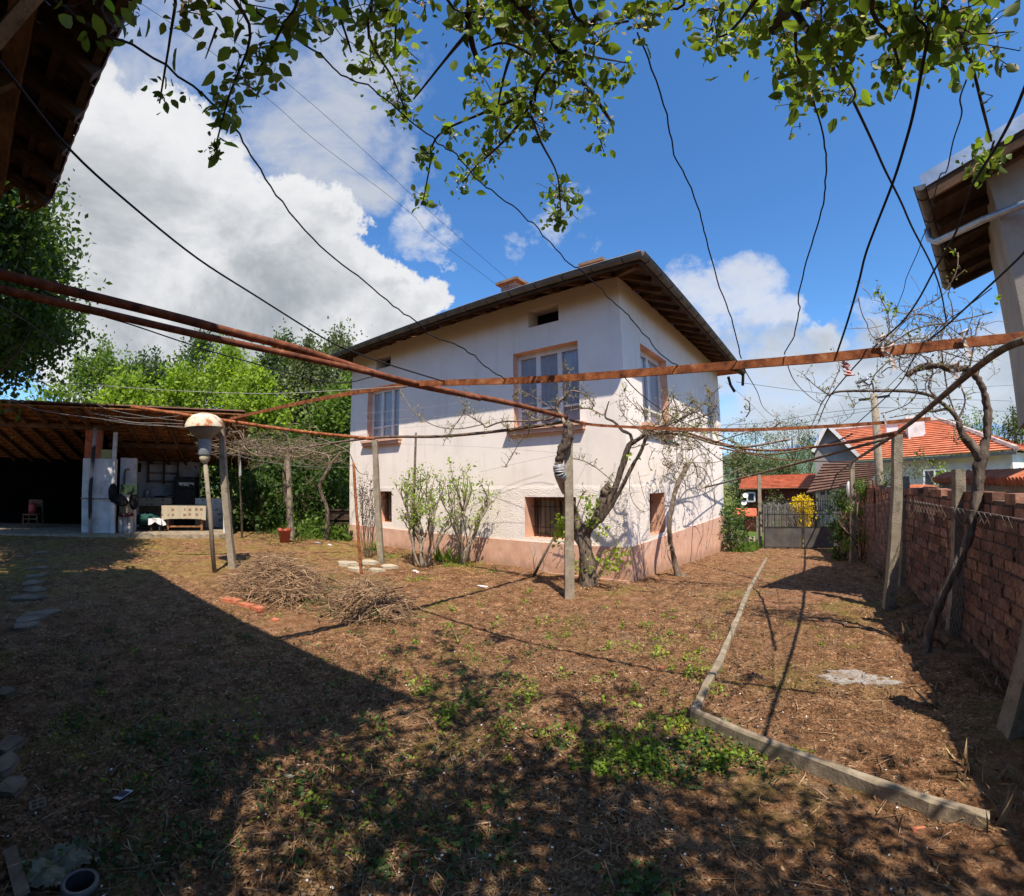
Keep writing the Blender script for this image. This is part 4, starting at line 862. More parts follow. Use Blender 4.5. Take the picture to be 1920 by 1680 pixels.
canes = [([(1215, 812), (1262, 812), (1300, 820), (1345, 832), (1400, 838), (1440, 832), (1480, 822)], z(-.6), .017), ([(1218, 808), (1260, 795), (1290, 778), (1310, 770)], z(-.7), .014), ([(1222, 806), (1270, 780), (1262, 745), (1270, 748)], z(-.8), .010),
    ([(1290, 790), (1330, 775), (1345, 760)], z(-.5), .008), ([(1212, 815), (1180, 790), (1165, 770), (1160, 755)], z(-.7), .007), ([(1240, 812), (1205, 775), (1175, 745), (1172, 730)], z(-.9), .006), ([(1260, 800), (1300, 770), (1330, 745), (1352, 722)], z(-.4), .007),
    ([(1340, 830), (1400, 812), (1450, 800), (1465, 790)], z(-.6), .007), ([(1345, 832), (1430, 850), (1500, 845), (1560, 830), (1600, 815)], z(-.3), .011), ([(1300, 820), (1345, 860), (1400, 890), (1410, 893)], z(-.2), .006),
    ([(1062, 800), (1050, 780), (1042, 765), (1052, 752), (1058, 745)], PM, .022), ([(1050, 775), (1030, 788), (1000, 785), (985, 770)], PM, .016), ([(1058, 748), (1070, 735), (1098, 742), (1112, 760)], PM, .012), ([(1058, 745), (1060, 715), (1066, 690)], PM, .008),
    ([(1030, 788), (990, 790), (940, 792), (912, 800), (905, 795), (880, 780), (868, 775)], PM, .013), ([(868, 776), (872, 760), (862, 748), (880, 740)], PM, .008), ([(905, 797), (860, 805), (820, 800), (790, 785), (765, 760), (752, 735), (748, 712)], PM, .008),
    ([(868, 776), (850, 800), (838, 820), (830, 838)], PM, .006), ([(985, 790), (990, 810), (975, 830), (958, 858), (948, 876)], PM, .007), ([(940, 792), (960, 805), (985, 798), (1040, 800)], PM, .010), ([(1045, 770), (1000, 745), (975, 735), (960, 745)], PM, .007), ([(1070, 770), (1100, 765), (1130, 778)], PM, .008),
    ([(1075, 860), (1095, 865), (1120, 878), (1150, 905), (1160, 915)], PV, .007), ([(1085, 985), (1080, 960), (1090, 930), (1100, 920)], PV, .009), ([(1220, 806), (1250, 770), (1255, 745)], PV, .006), ([(1240, 800), (1290, 760), (1300, 745)], PV, .006), ([(1262, 808), (1330, 810), (1380, 830)], PV, .008)]
for pts, pl, r in canes:
    q = smooth(wig(px_path(pts, pl), .015), 4); r *= 1.25; mb.tube(q, [r, r*.75], 6 if r > .009 else 4, True, .15); shoots(mb, lm, q, int(6+len(pts)*3.6), .20, .0045, .036)
for _ in range(70):
    c = atY(R.gauss(1272, 48), R.uniform(765, 842), R.uniform(-.9, -.3)); q = [c]; d = V((R.gauss(0, 1), R.gauss(0, .5), R.gauss(.35, .6))).normalized()
    for k in range(5): d = (d+V((R.gauss(0, .4), R.gauss(0, .4), R.gauss(.05, .35)))).normalized(); q.append(q[-1]+d*R.uniform(.05, .13))
    r = R.choice((.004, .005, .007, .010)); mb.tube(smooth(q, 2), [r, r*.6], 4, True, .15); shoots(mb, lm, q, 5, .13, .0035, .036)
part(vine, 'cane', mb, M_CANE); part(vine, 'foliage', lm, M_BUD)
lm = LM(*LEAFA)
for px, py, s, n in ((1103, 945, .10, 34), (1106, 975, .07, 20), (1055, 990, .09, 34), (1050, 1010, .10, 26), (1080, 1060, .09, 24), (1130, 1060, .11, 24), (1150, 1050, .13, 22), (1165, 1038, .07, 14), (1125, 1000, .08, 14), (1052, 975, .07, 12), (1185, 855, .05, 5)):
    c = atY(px, py, -.85); lm.add(np.array(c)+NR.normal(size=(n*2, 3))*s*.9, NR.uniform(.035, .085, n*2), .3)
part(vine, 'young_foliage', lm, M_LEAFL)
mb = MB(); ws = smooth([PM(1048, 874), PM(1050, 888), atY(1056, 904, -1.45), atY(1063, 920, -1.25)], 8)
for i in range(1, len(ws)-1): d = (ws[i+1]-ws[i-1]).normalized(); mb.lathe(ws[i], [(.072, -.016), (.088, -.008), (.09, .006), (.074, .014)], 14, d+V((R.uniform(-.15, .15), R.uniform(-.15, .15), 0)))
part(vine, 'insulation_wrap', mb, pm('foil_wrap', gr((.25, .24, .24), (.5, .49, .48)), 20, 4, .5, .3, 60, .004, metal=.2))
mb = MB(); a = atY(1056, 845, -1.5); mb.tube([a, a+V((.06, -.02, -.01)), a+V((.09, 0, .03))], .012, 5); mb.poly([a, a+V((-.05, 0, .06)), a+V((-.03, 0, .09))]); single('ribbon', mb, pm('pink_ribbon', gr((.5, .12, .14), (.62, .2, .2)), 4, 3, .7, 0), 'pink ribbon tied round the main post and vine', 'ribbon')

# vine on the right-hand wall of the house
PW = lambda x, y: atX(x, y, .42)
v2 = thing('wall_grapevine', 'slender grapevine arching in front of the right house wall beside the basement window', 'grapevine', gnd(1272, 1078))
mb = MB(); trunk(mb, [gnd(1272, 1080)-V((0, 0, .05)), PW(1264, 1050), PW(1258, 1020), PW(1255, 985), PW(1262, 940), PW(1268, 915), PW(1280, 890), PW(1288, 872)], [.07, .05, .045, .045, .045, .045, .05, .06], 9)
trunk(mb, [gnd(1272, 1080)-V((0, 0, .05)), gnd(1290, 1077)+V((0, 0, .02))], [.05, .02], 6); part(v2, 'trunk', mb, M_BARK)
mb = MB(); lm = LM(*LEAF4)
for pts, r in (([(1284, 878), (1300, 868), (1308, 890), (1304, 912), (1312, 918), (1340, 900), (1380, 882), (1402, 872)], .011), ([(1290, 872), (1320, 880), (1335, 910), (1340, 945), (1330, 975), (1322, 1030)], .008), ([(1288, 872), (1270, 865), (1255, 880), (1252, 892)], .007), ([(1290, 874), (1310, 855), (1330, 850), (1348, 830)], .008),
    ([(1282, 880), (1300, 850), (1285, 825), (1265, 812)], .007), ([(1310, 918), (1330, 935), (1338, 980), (1325, 1035)], .006), ([(1340, 945), (1337, 900), (1325, 860), (1290, 820)], .006), ([(1180, 870), (1178, 920), (1190, 945), (1205, 960)], .004), ([(1195, 885), (1205, 930), (1222, 965)], .003), ([(1300, 868), (1325, 900), (1332, 930)], .005),
    ([(1258, 1020), (1250, 1040), (1262, 1065)], .01), ([(1290, 868), (1345, 865), (1375, 850), (1400, 830)], .007)):
    q = smooth(wig(px_path(pts, PW), .02), 4); r *= 1.4; mb.tube(q, [r, r*.7], 5, True, .12); shoots(mb, lm, q, int(len(pts)*3.2), .16, .003, .028)
for _ in range(64):
    a = PW(R.uniform(1240, 1350), R.uniform(800, 900)); q = [a]
    for k in range(6): q.append(q[-1]+V((R.gauss(0, .04), R.gauss(.03, .12), R.gauss(-.03, .09))))
    mb.tube(smooth(q, 2), R.choice((.004, .005, .007)), 4); shoots(mb, lm, q, 5, .14, .0035, .032)
part(v2, 'cane', mb, M_CANE); part(v2, 'foliage', lm, M_BUD)

# leaning vine by the brick wall
PR = lambda x, y: atY(x, y, -2.34)
v3 = thing('leaning_grapevine', 'tall bent grapevine leaning up from the brick wall and arching back overhead', 'grapevine', gnd(1735, 1230))
mb = MB(); trunk(mb, [gnd(1733, 1235)-V((0, 0, .05)), PR(1742, 1190), PR(1762, 1130), PR(1790, 1070), PR(1812, 1020), PR(1826, 960), PR(1832, 910), PR(1838, 865), PR(1850, 820), PR(1851, 770), PR(1845, 735), PR(1832, 708), PR(1812, 692), PR(1785, 692), PR(1760, 686), PR(1730, 688), PR(1712, 696), PR(1700, 705)],
    [.06, .045, .04, .042, .038, .048, .05, .06, .034, .036, .03, .032, .029, .04, .027, .031, .024, .026], 10, .22)
trunk(mb, [PR(1838, 862), PR(1825, 838), PR(1805, 815), PR(1797, 790), PR(1785, 772), PR(1765, 755), PR(1745, 742), PR(1715, 735), PR(1680, 733), PR(1640, 733), PR(1600, 733), PR(1568, 735), PR(1553, 742)], [.05, .045, .035, .028, .022, .018, .016, .015, .014, .013, .012, .011, .010], 8)
part(v3, 'trunk', mb, M_BARK)
mb = MB(); lm = LM(*LEAF4)
for pts, r in (([(1797, 790), (1810, 750), (1800, 715), (1808, 690)], .010), ([(1785, 772), (1775, 765), (1745, 774)], .016), ([(1800, 800), (1780, 745), (1770, 700), (1765, 650), (1770, 615), (1775, 590)], .009), ([(1815, 695), (1825, 660), (1830, 620), (1835, 600)], .010), ([(1765, 752), (1742, 730), (1748, 700), (1740, 680), (1720, 660)], .009),
    ([(1553, 742), (1540, 760), (1525, 790), (1518, 805)], .006), ([(1553, 740), (1560, 715), (1575, 690), (1570, 670)], .006), ([(1553, 742), (1530, 725), (1508, 705)], .006), ([(1640, 660), (1680, 640), (1720, 615), (1790, 600), (1860, 585)], .009), ([(1640, 655), (1665, 625), (1665, 590), (1650, 560), (1645, 545)], .007), ([(1650, 655), (1700, 600), (1740, 590), (1800, 630), (1850, 660)], .007),
    ([(1700, 590), (1760, 560), (1790, 510), (1795, 475)], .006), ([(1730, 640), (1760, 610), (1735, 590), (1680, 588)], .006), ([(1705, 705), (1720, 730), (1700, 760), (1660, 775)], .006), ([(1760, 690), (1735, 720), (1745, 770), (1720, 775), (1670, 785)], .006), ([(1660, 655), (1700, 670), (1735, 645), (1770, 660), (1820, 675), (1850, 680)], .007), ([(1780, 620), (1790, 650), (1820, 672)], .006), ([(1805, 812), (1790, 830), (1790, 800)], .006),
    ([(1830, 700), (1850, 660), (1870, 655)], .006), ([(1590, 733), (1600, 770), (1570, 800)], .004), ([(1640, 733), (1620, 720), (1612, 735), (1640, 760)], .004), ([(1680, 660), (1640, 700), (1640, 720)], .007), ([(1690, 655), (1690, 690), (1720, 700)], .007)):
    q = smooth(wig(px_path(pts, PR), .014), 4); mb.tube(q, [r, r*.7], 5, True, .15); shoots(mb, lm, q, int(len(pts)*3.4), .15, .0032, .030)
for _ in range(80):
    c = atY(R.gauss(1738, 62), R.gauss(640, 42), -2.34+R.gauss(0, .16)); q = [c]; d = V((R.gauss(0, 1), R.gauss(0, .5), R.gauss(.1, .7))).normalized()
    for k in range(6): d = (d+V((R.gauss(0, .35), R.gauss(0, .35), R.gauss(0, .35)))).normalized(); q.append(q[-1]+d*R.uniform(.04, .10))
    r = R.choice((.0025, .003, .004, .006)); mb.tube(smooth(q, 2), [r, r*.6], 4, True, .15); shoots(mb, lm, q, 3, .08, .0022, .022)
part(v3, 'cane', mb, M_CANE); part(v3, 'foliage', lm, M_BUD)
lm = LM(*LEAFA)
for px, py, s, n in ((1648, 545, .03, 8), (1660, 565, .035, 12), (1672, 575, .03, 6), (1680, 590, .04, 10), (1790, 470, .025, 5), (1865, 565, .03, 6), (1725, 620, .03, 4), (1700, 625, .03, 4)):
    lm.add(np.array(PR(px, py))+NR.normal(size=(n, 3))*s, NR.uniform(.03, .06, n), .3)
part(v3, 'young_foliage', lm, M_LEAFL)

# two vines of the far pergola with their tangle of canes
def far_vine(pts, r, lab, X0, X1, Y0, Y1, n, seed):
    base = gnd(*pts[0]); D = math.hypot(base.x-EYE.x, base.y-EYE.y); t = thing('pergola_grapevine', lab, 'grapevine', base); mb = MB()
    trunk(mb, [base-V((0, 0, .05))]+[atH(x, y, D) for x, y in pts[1:]], r, 9); part(t, 'trunk', mb, M_BARK); mb = MB(); lm = LM(*LEAF4)
    for _ in range(n):
        p = V((R.uniform(X0, X1), R.uniform(Y0, Y1), R.gauss(2.62, .13))); a = R.choice((0, 0, 3.14, 1.57, -1.57))+R.gauss(0, .5); d = V((math.cos(a), math.sin(a), R.gauss(0, .12))); q = [p]
        for k in range(7): d = (d+V((R.gauss(0, .28), R.gauss(0, .28), R.gauss(0, .2)+(2.62-q[-1].z)*.5))).normalized(); q.append(q[-1]+d*R.uniform(.12, .32))
        rr = R.choice((.006, .006, .009, .015)); mb.tube(smooth(q, 2), [rr, rr*.6], 4, True, .15); shoots(mb, lm, q, 8, .2, .004, .036, .2, 2)
    part(t, 'cane', mb, M_CANE); part(t, 'foliage', lm, M_BUD)
far_vine([(540, 1005), (542, 960), (536, 930), (533, 890), (538, 850)], [.10, .08, .06, .055, .05], 'gnarled vine trunk behind the far concrete pergola post', -8.6, -6.9, -3.4, -1.1, 60, 1)
far_vine([(611, 1012), (614, 975), (612, 950), (602, 925), (600, 908), (612, 885), (624, 865), (640, 848)], [.075, .06, .055, .05, .055, .045, .04, .04], 'S-shaped vine trunk left of the house under the pergola tangle', -9.9, -8.4, -3., -.6, 60, 2)

# shrubs along the wall
def shrub(px, py, n, ln, r, depth, lab, mleaf, leaf, nl, name='shrub', cat='shrub', spread=.5, up=.35, bark=M_LILAC, kink=.3, bunch=.055, twist=0, br=(2, 3)):
    b = gnd(px, py); t = thing(name, lab, cat, b); mb = MB(); tips = []
    for i in range(n):
        a = 6.28*i/n+R.uniform(-.4, .4); grow(mb, b+V((math.cos(a)*.05, math.sin(a)*.05, -.03)), (math.cos(a)*spread, math.sin(a)*spread*.55, 1), ln*R.uniform(.8, 1.15), r*R.uniform(.7, 1.1), depth, tips, kink, up, 4, br)
    part(t, 'branch', mb, bark); lm = LM(*LEAF4)
    for p, d in tips:
        k = max(1, int(nl*R.uniform(.2, 1.6)))
        lm.add(np.array(p)+NR.normal(size=(k, 3))*bunch, NR.uniform(.5, 1.25, k)*leaf, .3)
    part(t, 'foliage', lm, mleaf); return t
shrub(792, 1062, 6, .95, .036, 3, 'multi-stemmed lilac bush with pale twigs behind the tall wooden stake', M_LEAFL, .062, 6.5, 'lilac_bush', spread=.42, up=.3)
shrub(866, 1058, 4, 1.0, .036, 3, 'narrower lilac bush growing by the wall, casting its shadow on the plinth', M_LEAFL, .062, 5.5, 'lilac_bush', spread=.34, up=.35)
shrub(690, 1045, 9, .85, .012, 2, 'tall dark rose bush at the left end of the house wall', M_LEAFR, .042, 7, 'rose_bush', spread=.22, up=.5, bark=M_TWIG, kink=.18)
shrub(1005, 1078, 3, .35, .008, 1, 'small leafless seedling before the basement window', M_BUD, .03, 1, 'seedling', spread=.6, bark=M_CANE)
mb = MB(); a, b = gnd(998, 1080), atY(1040, 1005, -.35); mb.tube([a-V((0, 0, .05)), a.lerp(b, .5)+V((.01, 0, .01)), b], [.028, .02], 7); single('leaning_stick', mb, M_BARK, 'dark stick leaning on the plinth under the basement window', 'stick')
def iris(px, py, n, lab, h=.45):
    b = gnd(px, py); lm = LM(*BLADE)
    for i in range(n): a = R.uniform(0, 6.28); lm.add(b+V((math.cos(a)*.06, math.sin(a)*.05, -.02)), h*R.uniform(.6, 1.1), 0, (math.cos(a)*.55, math.sin(a)*.4, 1.4))
    single('iris_plant', lm, M_LEAFM, lab, 'plant', origin=b)
iris(825, 1052, 26, 'clump of upright iris blades at the foot of the wall between the lilacs'); iris(852, 1056, 14, 'smaller iris clump beside the narrower lilac'); iris(703, 1030, 16, 'iris leaves at the foot of the dark rose bush', .38)

# trees
M_LEAFN = leafmat('walnut_leaf', ((.03, .06, .016), (.055, .10, .022), (.09, .15, .03)), .4)
def tree(base, H, z0, rad, mleaf, lab, ncl=60, nl=90, leaf=.16, name='tree', trunk_r=.16, egg=.5, cl=.5, seed=0, lean=0., thin=1., tall=1.0):
    base = V(base); t = thing(name, lab, 'tree', base); mb = MB(); c = base+V((0, 0, (z0+H)/2)); hz = (H-z0)/2
    top = base+V((lean, 0, H*.86)); trunk(mb, [base-V((0, 0, .2)), base.lerp(top, .3)+V((R.gauss(0, .12), R.gauss(0, .12), 0)), base.lerp(top, .65)+V((R.gauss(0, .15), R.gauss(0, .15), 0)), top], [trunk_r, trunk_r*.75, trunk_r*.45, .02], 9)
    lm = LM(*LEAF4); 
    for k in range(ncl):
        while True:
            p = V((R.uniform(-1, 1), R.uniform(-1, 1), R.uniform(-1, 1)))
            if .25 < p.length < 1: break
        w = 1-egg*max(p.z, 0); q = c+V((p.x*rad*w, p.y*rad*w, p.z*hz)); fr_ = clamp((q.z-base.z)/H*.75, .18, .9); a = base.lerp(top, fr_)
        m_ = a.lerp(q, .55)+V((R.gauss(0, .15), R.gauss(0, .15), R.uniform(-.1, .25)*rad*.3))
        mb.tube(smooth([a, m_, q], 3), [trunk_r*.28*(1.1-fr_)+.015, .012], 5, True, .1)
        n = int(nl*R.uniform(.5, 1.4)); s = cl*R.uniform(.6, 1.3); pos = np.array(q)+NR.normal(size=(n, 3))*np.array([s, s, s*.75*tall]); lm.add(pos, NR.uniform(.6, 1.25, n)*leaf, .25)
    for k in range(int(ncl*.7)):      # upright young shoots breaking the outline
        a = R.uniform(0, 6.28); q = R.random()**.5*.85; z_ = hz*math.sqrt(max(0, 1-q*q))*R.uniform(.75, 1.02); w = 1-egg*z_/hz
        p = c+V((math.cos(a)*q*rad*w, math.sin(a)*q*rad*w, z_)); n = int(nl*.35); s = cl*.32; pos = np.array(p)+NR.normal(size=(n, 3))*np.array([s*.6, s*.6, s*2.1]); lm.add(pos, NR.uniform(.5, 1.1, n)*leaf, .1, (0, 0, .6))
        mb.tube([p-V((0, 0, s*3)), p+V((R.gauss(0, .05), R.gauss(0, .05), s*3))], [.014, .004], 4)
    part(t, 'trunk', mb, M_TRUNK); part(t, 'crown', lm, mleaf); return t
def tree_px(px, pytop, D, z0, rad, mleaf, lab, **k):
    p = atH(px, 905, D); top = atH(px, pytop, D); g = gh(p.x, p.y); return tree((p.x, p.y, g), top.z-g, z0, rad, mleaf, lab, **k)
tree((-9.9, -9.5, .2), 7.3, 3.2, 2.0, M_LEAFN, 'large dark walnut tree rising behind the barn at the left edge', ncl=130, nl=230, leaf=.15, name='walnut_tree', trunk_r=.22, cl=.42, egg=.35)
tree((-7.4, -8.85, .2), 6.9, 3.2, 1.25, M_LEAFN, 'middle dark tree rising beyond the broken end of the barn eaves', ncl=95, nl=210, leaf=.13, name='walnut_tree', trunk_r=.15, cl=.34, egg=.3)
tree((-5.3, -9.0, .2), 6.6, 3.4, .95, M_LEAFN, 'smallest dark tree, close under the broken end of the barn eaves', ncl=80, nl=200, leaf=.12, name='walnut_tree', trunk_r=.13, cl=.30, egg=.3)
T = [(170, 655, 25, 2.0, 2.3, M_LEAFM, 'slim light tree just right of the dark walnut tree', 34, .62), (275, 672, 27, 1.5, 2.6, M_LEAFN, 'darker leafy tree behind the middle of the outbuilding roof', 40, .6), (225, 715, 22, 1.5, 1.9, M_LEAFL, 'low bright tree showing just above the left outbuilding roof', 30, .5),
     (365, 632, 28, 1.5, 2.5, M_LEAFN, 'tallest tree of the grove behind the outbuilding', 44, .62), (420, 648, 24, 1.2, 2.1, M_LEAFL, 'bright yellow-green tree behind the right end of the outbuilding roof', 44, .55), (330, 690, 23, 1.2, 1.8, M_LEAFL, 'bright green tree left of the yellow-green one', 34, .5), (470, 690, 20, 1.0, 1.6, M_LEAFL, 'small lime-green tree between the outbuilding and the thicket', 34, .45),
     (520, 632, 27, .8, 2.3, M_LEAFN, 'dark green tree in the middle of the thicket left of the house', 50, .6), (575, 640, 23, .5, 1.9, M_LEAFG, 'grey-green twiggy tree between house and outbuilding', 46, .5), (625, 622, 26, .5, 2.2, M_LEAFG, 'greyish tree touching the left roof corner of the house', 50, .55), (648, 700, 20, .3, 1.4, M_LEAFM, 'green tree close behind the left house wall', 40, .42)]
for px, py, D, z0, rad, m, lab, ncl, cl in T: tree_px(px, py, D, z0, rad, m, lab, ncl=int(ncl*1.05), nl=190, leaf=.20, cl=cl*.92, trunk_r=.12, egg=.55)
def bush(px, py, D, rad, h, m, lab, n=900, leaf=.12, name='bush', z0=None, sx=1.):
    p = atH(px, py, D); z = gh(p.x, p.y); t = thing(name, lab, 'bush', (p.x, p.y, z)); mb = MB(); lm = LM(*LEAF4); tips = []
    for i in range(7): a = R.uniform(0, 6.28); grow(mb, (p.x, p.y, z-.05), (math.cos(a)*.6, math.sin(a)*.6, 1), h*.5, .022, 1, tips, .3, .2)
    ncl = max(8, n//45)
    for k in range(ncl):
        a = R.uniform(0, 6.28); q = R.random()**.5; hh = R.uniform(.05, 1); w = (1-.55*hh**2)
        c = np.array((p.x+math.cos(a)*q*rad*w*sx, p.y+math.sin(a)*q*rad*w, z+hh*h)); lm.add(c+NR.normal(size=(n//ncl, 3))*rad*.17, NR.uniform(.6, 1.3, n//ncl)*leaf*1.3, .3)
    part(t, 'branch', mb, M_TWIG); part(t, 'foliage', lm, m); return t
for a in ((455, 985, 17.5, 1.5, 2.9, M_LEAFD, 'dark bush right of the outbuilding end wall', 2600), (520, 985, 18.5, 1.7, 3.0, M_LEAFD, 'dark bush behind the far pergola post', 3000), (585, 985, 17.8, 1.6, 2.8, M_LEAFD, 'dark bush behind the thin concrete stake', 2800), (640, 985, 16.8, 1.3, 3.0, M_LEAFN, 'green bush against the left house corner', 2400),
          (485, 985, 15.8, .9, 1.7, M_LEAFN, 'lower bush between the slender mossy stake and the far post', 1300), (610, 985, 20, 1.8, 4.2, M_LEAFN, 'tall bush at the back of the thicket by the house', 2600), (545, 985, 21, 1.8, 4., M_LEAFD, 'tall shaded bush at the back of the thicket', 2600), (420, 960, 20, 1.6, 3.6, M_LEAFD, 'shaded bush behind the kitchen end of the outbuilding', 2200)): bush(*a)
lm = LM(*LEAFA)
for px, py, s, n in ((585, 1000, .25, 160), (600, 1008, .2, 120), (625, 1005, .25, 190), (645, 1010, .2, 150), (570, 992, .2, 90), (560, 985, .3, 90), (635, 985, .25, 150), (500, 985, .4, 120), (605, 990, .3, 150), (470, 992, .3, 60)):
    c = gnd(px, py); lm.add(np.array(c)+NR.normal(size=(n, 3))*np.array([s, s, .0])+np.abs(NR.normal(size=(n, 3)))*np.array([0, 0, .16]), NR.uniform(.08, .2, n), .4)
single('undergrowth', lm, M_LEAFM, kind='stuff', label='leafy green undergrowth left of the house')
# greenery near the gate and the street
bush(1505, 960, 18.2, .55, 1.75, M_YELLOW, 'yellow flowering forsythia behind the gate', 1500, .07, 'forsythia')
bush(1580, 985, 13.4, .42, 1.75, M_LEAFN, 'dark ivy-covered bush at the right gate end', 1500, .07, 'ivy_bush')
bush(1372, 985, 15.5, .8, 1.5, M_LEAFN, 'green bush at the right end of the house wall', 1300, .08); bush(1450, 960, 21, .9, 2.1, M_LEAFG, 'pale twiggy bush behind the left gate leaf', 1100, .07)
bush(1672, 930, 17, .7, 2.6, M_LEAFG, 'olive bush beside the utility pole', 1200, .07); bush(1735, 940, 14, .55, 2.9, M_LEAFG, 'olive bush in front of the white house', 900, .06); bush(1770, 915, 15, .5, 2.35, M_LEAFL, 'light flowering bush under the white house window', 700, .06); bush(1612, 930, 12.5, .45, 1.95, M_LEAFM, 'green creeper on top of the far brick wall', 700, .06, 'creeper')
bush(1540, 930, 22, .8, 2.2, M_LEAFG, 'brownish climber at the porch of the grey gabled house', 800, .07)
tree_px(1490, 775, 48, 1, 3., M_LEAFG, 'bare greyish tree beyond the low orange-roofed house', ncl=40, nl=50, leaf=.16, cl=.8, trunk_r=.12); tree_px(1835, 782, 44, 2, 2.6, M_LEAFM, 'green tree behind the hip end of the white house', ncl=40, nl=70, leaf=.2, cl=.7)
tree_px(1912, 770, 30, 1, 1.7, M_LEAFD, 'dark feathery conifer at the right edge', ncl=46, nl=80, leaf=.12, cl=.4, egg=.8, name='conifer'); tree_px(1420, 800, 60, 1, 4, M_LEAFG, 'distant tree right of the house wall', ncl=40, nl=60, leaf=.22, cl=1.)

for a in ((1385, 845, 34, .3, 1.6, 'orchard tree nearest the right house corner beyond the gate'), (1412, 862, 40, .3, 1.8, 'second orchard tree beyond the gate'), (1450, 858, 44, .3, 2.0, 'orchard tree above the middle of the low red house'), (1478, 868, 36, .3, 1.5, 'small orchard tree above the right of the low red house'), (1520, 815, 42, .5, 2.4, 'brownish tree against the grey gable')):
    tree_px(a[0], a[1], a[2], a[3], a[4], M_LEAFG, a[5], ncl=34, nl=70, leaf=.2, cl=.45, trunk_r=.10, name='orchard_tree')
# the apple tree over the viewpoint
def AD(px, py): return 2.05+1.45*clamp(py/400, 0, 1)+.25*math.sin(px*.011)+.15*math.sin(px*.031+py*.02)
AP = lambda px, py: atD(px, py, AD(px, py))
apple = thing('apple_tree', 'apple tree in leaf and fading blossom whose branches hang over the yard from above', 'tree', (4.5, -9.4, 0)); HUB = V((3.9, -8.7, 3.4))
mb = MB(); trunk(mb, [(4.5, -9.4, -.2), (4.45, -9.35, .8), (4.3, -9.2, 1.6), (4.1, -8.9, 2.5), HUB], [.19, .16, .14, .12, .09], 12)
hubs = [V((1.2, -8.2, 3.5)), V((2.2, -7.9, 3.7)), V((3.3, -7.7, 3.7)), V((4.2, -7.5, 3.4)), V((4.6, -7.9, 3.0)), V((5.2, -9.6, 3.9)), V((3.2, -10, 4.2)), V((2., -9.2, 4.3))]
for h in hubs: trunk(mb, [HUB-V((0, 0, .5)), HUB.lerp(h, .5)+V((R.gauss(0, .1), R.gauss(0, .1), .15)), h], [.07, .05, .035], 8)
part(apple, 'trunk', mb, M_TRUNK)
mb = MB(); M_ABRANCH = pm('apple_branch', gr((.02, .014, .011), (.045, .034, .027), (.075, .06, .048)), 14, 5, .9, .5, 40, .006)
BR = [([(868, -40), (875, 30), (882, 70), (890, 112)], .016), ([(877, 66), (840, 108), (800, 160), (776, 186)], .007), ([(935, -40), (985, 20), (1028, 70), (1070, 130), (1110, 175), (1145, 226)], .014), ([(1125, 25), (1060, 95), (1012, 150), (1005, 190)], .008), ([(970, 185), (900, 215), (840, 240), (812, 270), (803, 320), (792, 380)], .007), ([(995, 215), (1018, 270), (1045, 330), (1050, 410)], .006),
      ([(1010, 165), (970, 235), (920, 285), (895, 310), (868, 345)], .007), ([(1540, -50), (1490, 0), (1462, 32), (1446, 52)], .032), ([(1484, 8), (1515, 55), (1545, 90), (1572, 150)], .012), ([(1290, -20), (1240, 20), (1208, 36)], .007), ([(1640, -30), (1665, 70), (1690, 130)], .008), ([(1775, -40), (1798, 50), (1825, 130), (1845, 205), (1862, 262)], .009), ([(1490, 40), (1492, 90), (1505, 130)], .006),
      ([(322, -40), (318, 50), (300, 190)], .006), ([(690, -40), (695, 70), (740, 150), (765, 215)], .007), ([(430, -40), (470, 70), (430, 180), (405, 285)], .006), ([(610, -40), (640, 40), (655, 100)], .007), ([(560, -40), (520, 60), (480, 140)], .006), ([(960, 95), (940, 160), (925, 240)], .006), ([(1000, 100), (950, 80), (900, 95)], .006), ([(1080, 100), (1130, 110), (1175, 118)], .005), ([(1110, 175), (1125, 250), (1132, 285)], .004), ([(1420, 0), (1370, 60), (1335, 75)], .006), ([(1560, 110), (1600, 170), (1590, 200)], .005), ([(200, -30), (190, 20), (215, 60)], .006), ([(400, 55), (388, 110)], .004), ([(1862, 262), (1850, 300)], .005), ([(1720, -20), (1740, 50), (1730, 80)], .006), ([(1060, -30), (1100, 40), (1180, 40)], .008), ([(820, -30), (860, 20), (905, 20)], .006), ([(730, -30), (745, 60), (742, 110)], .006)]
for pts, r in BR:
    q = [AP(*p) for p in pts]; start = []
    if pts[0][1] < 0:
        h = min(hubs, key=lambda h: (h-q[0]).length); start = [h, h.lerp(q[0], .6)+V((0, 0, .1))]
    mb.tube(smooth(start+wig(q, .008), 4), [r*1.25, r*.65], 7, True, .12)
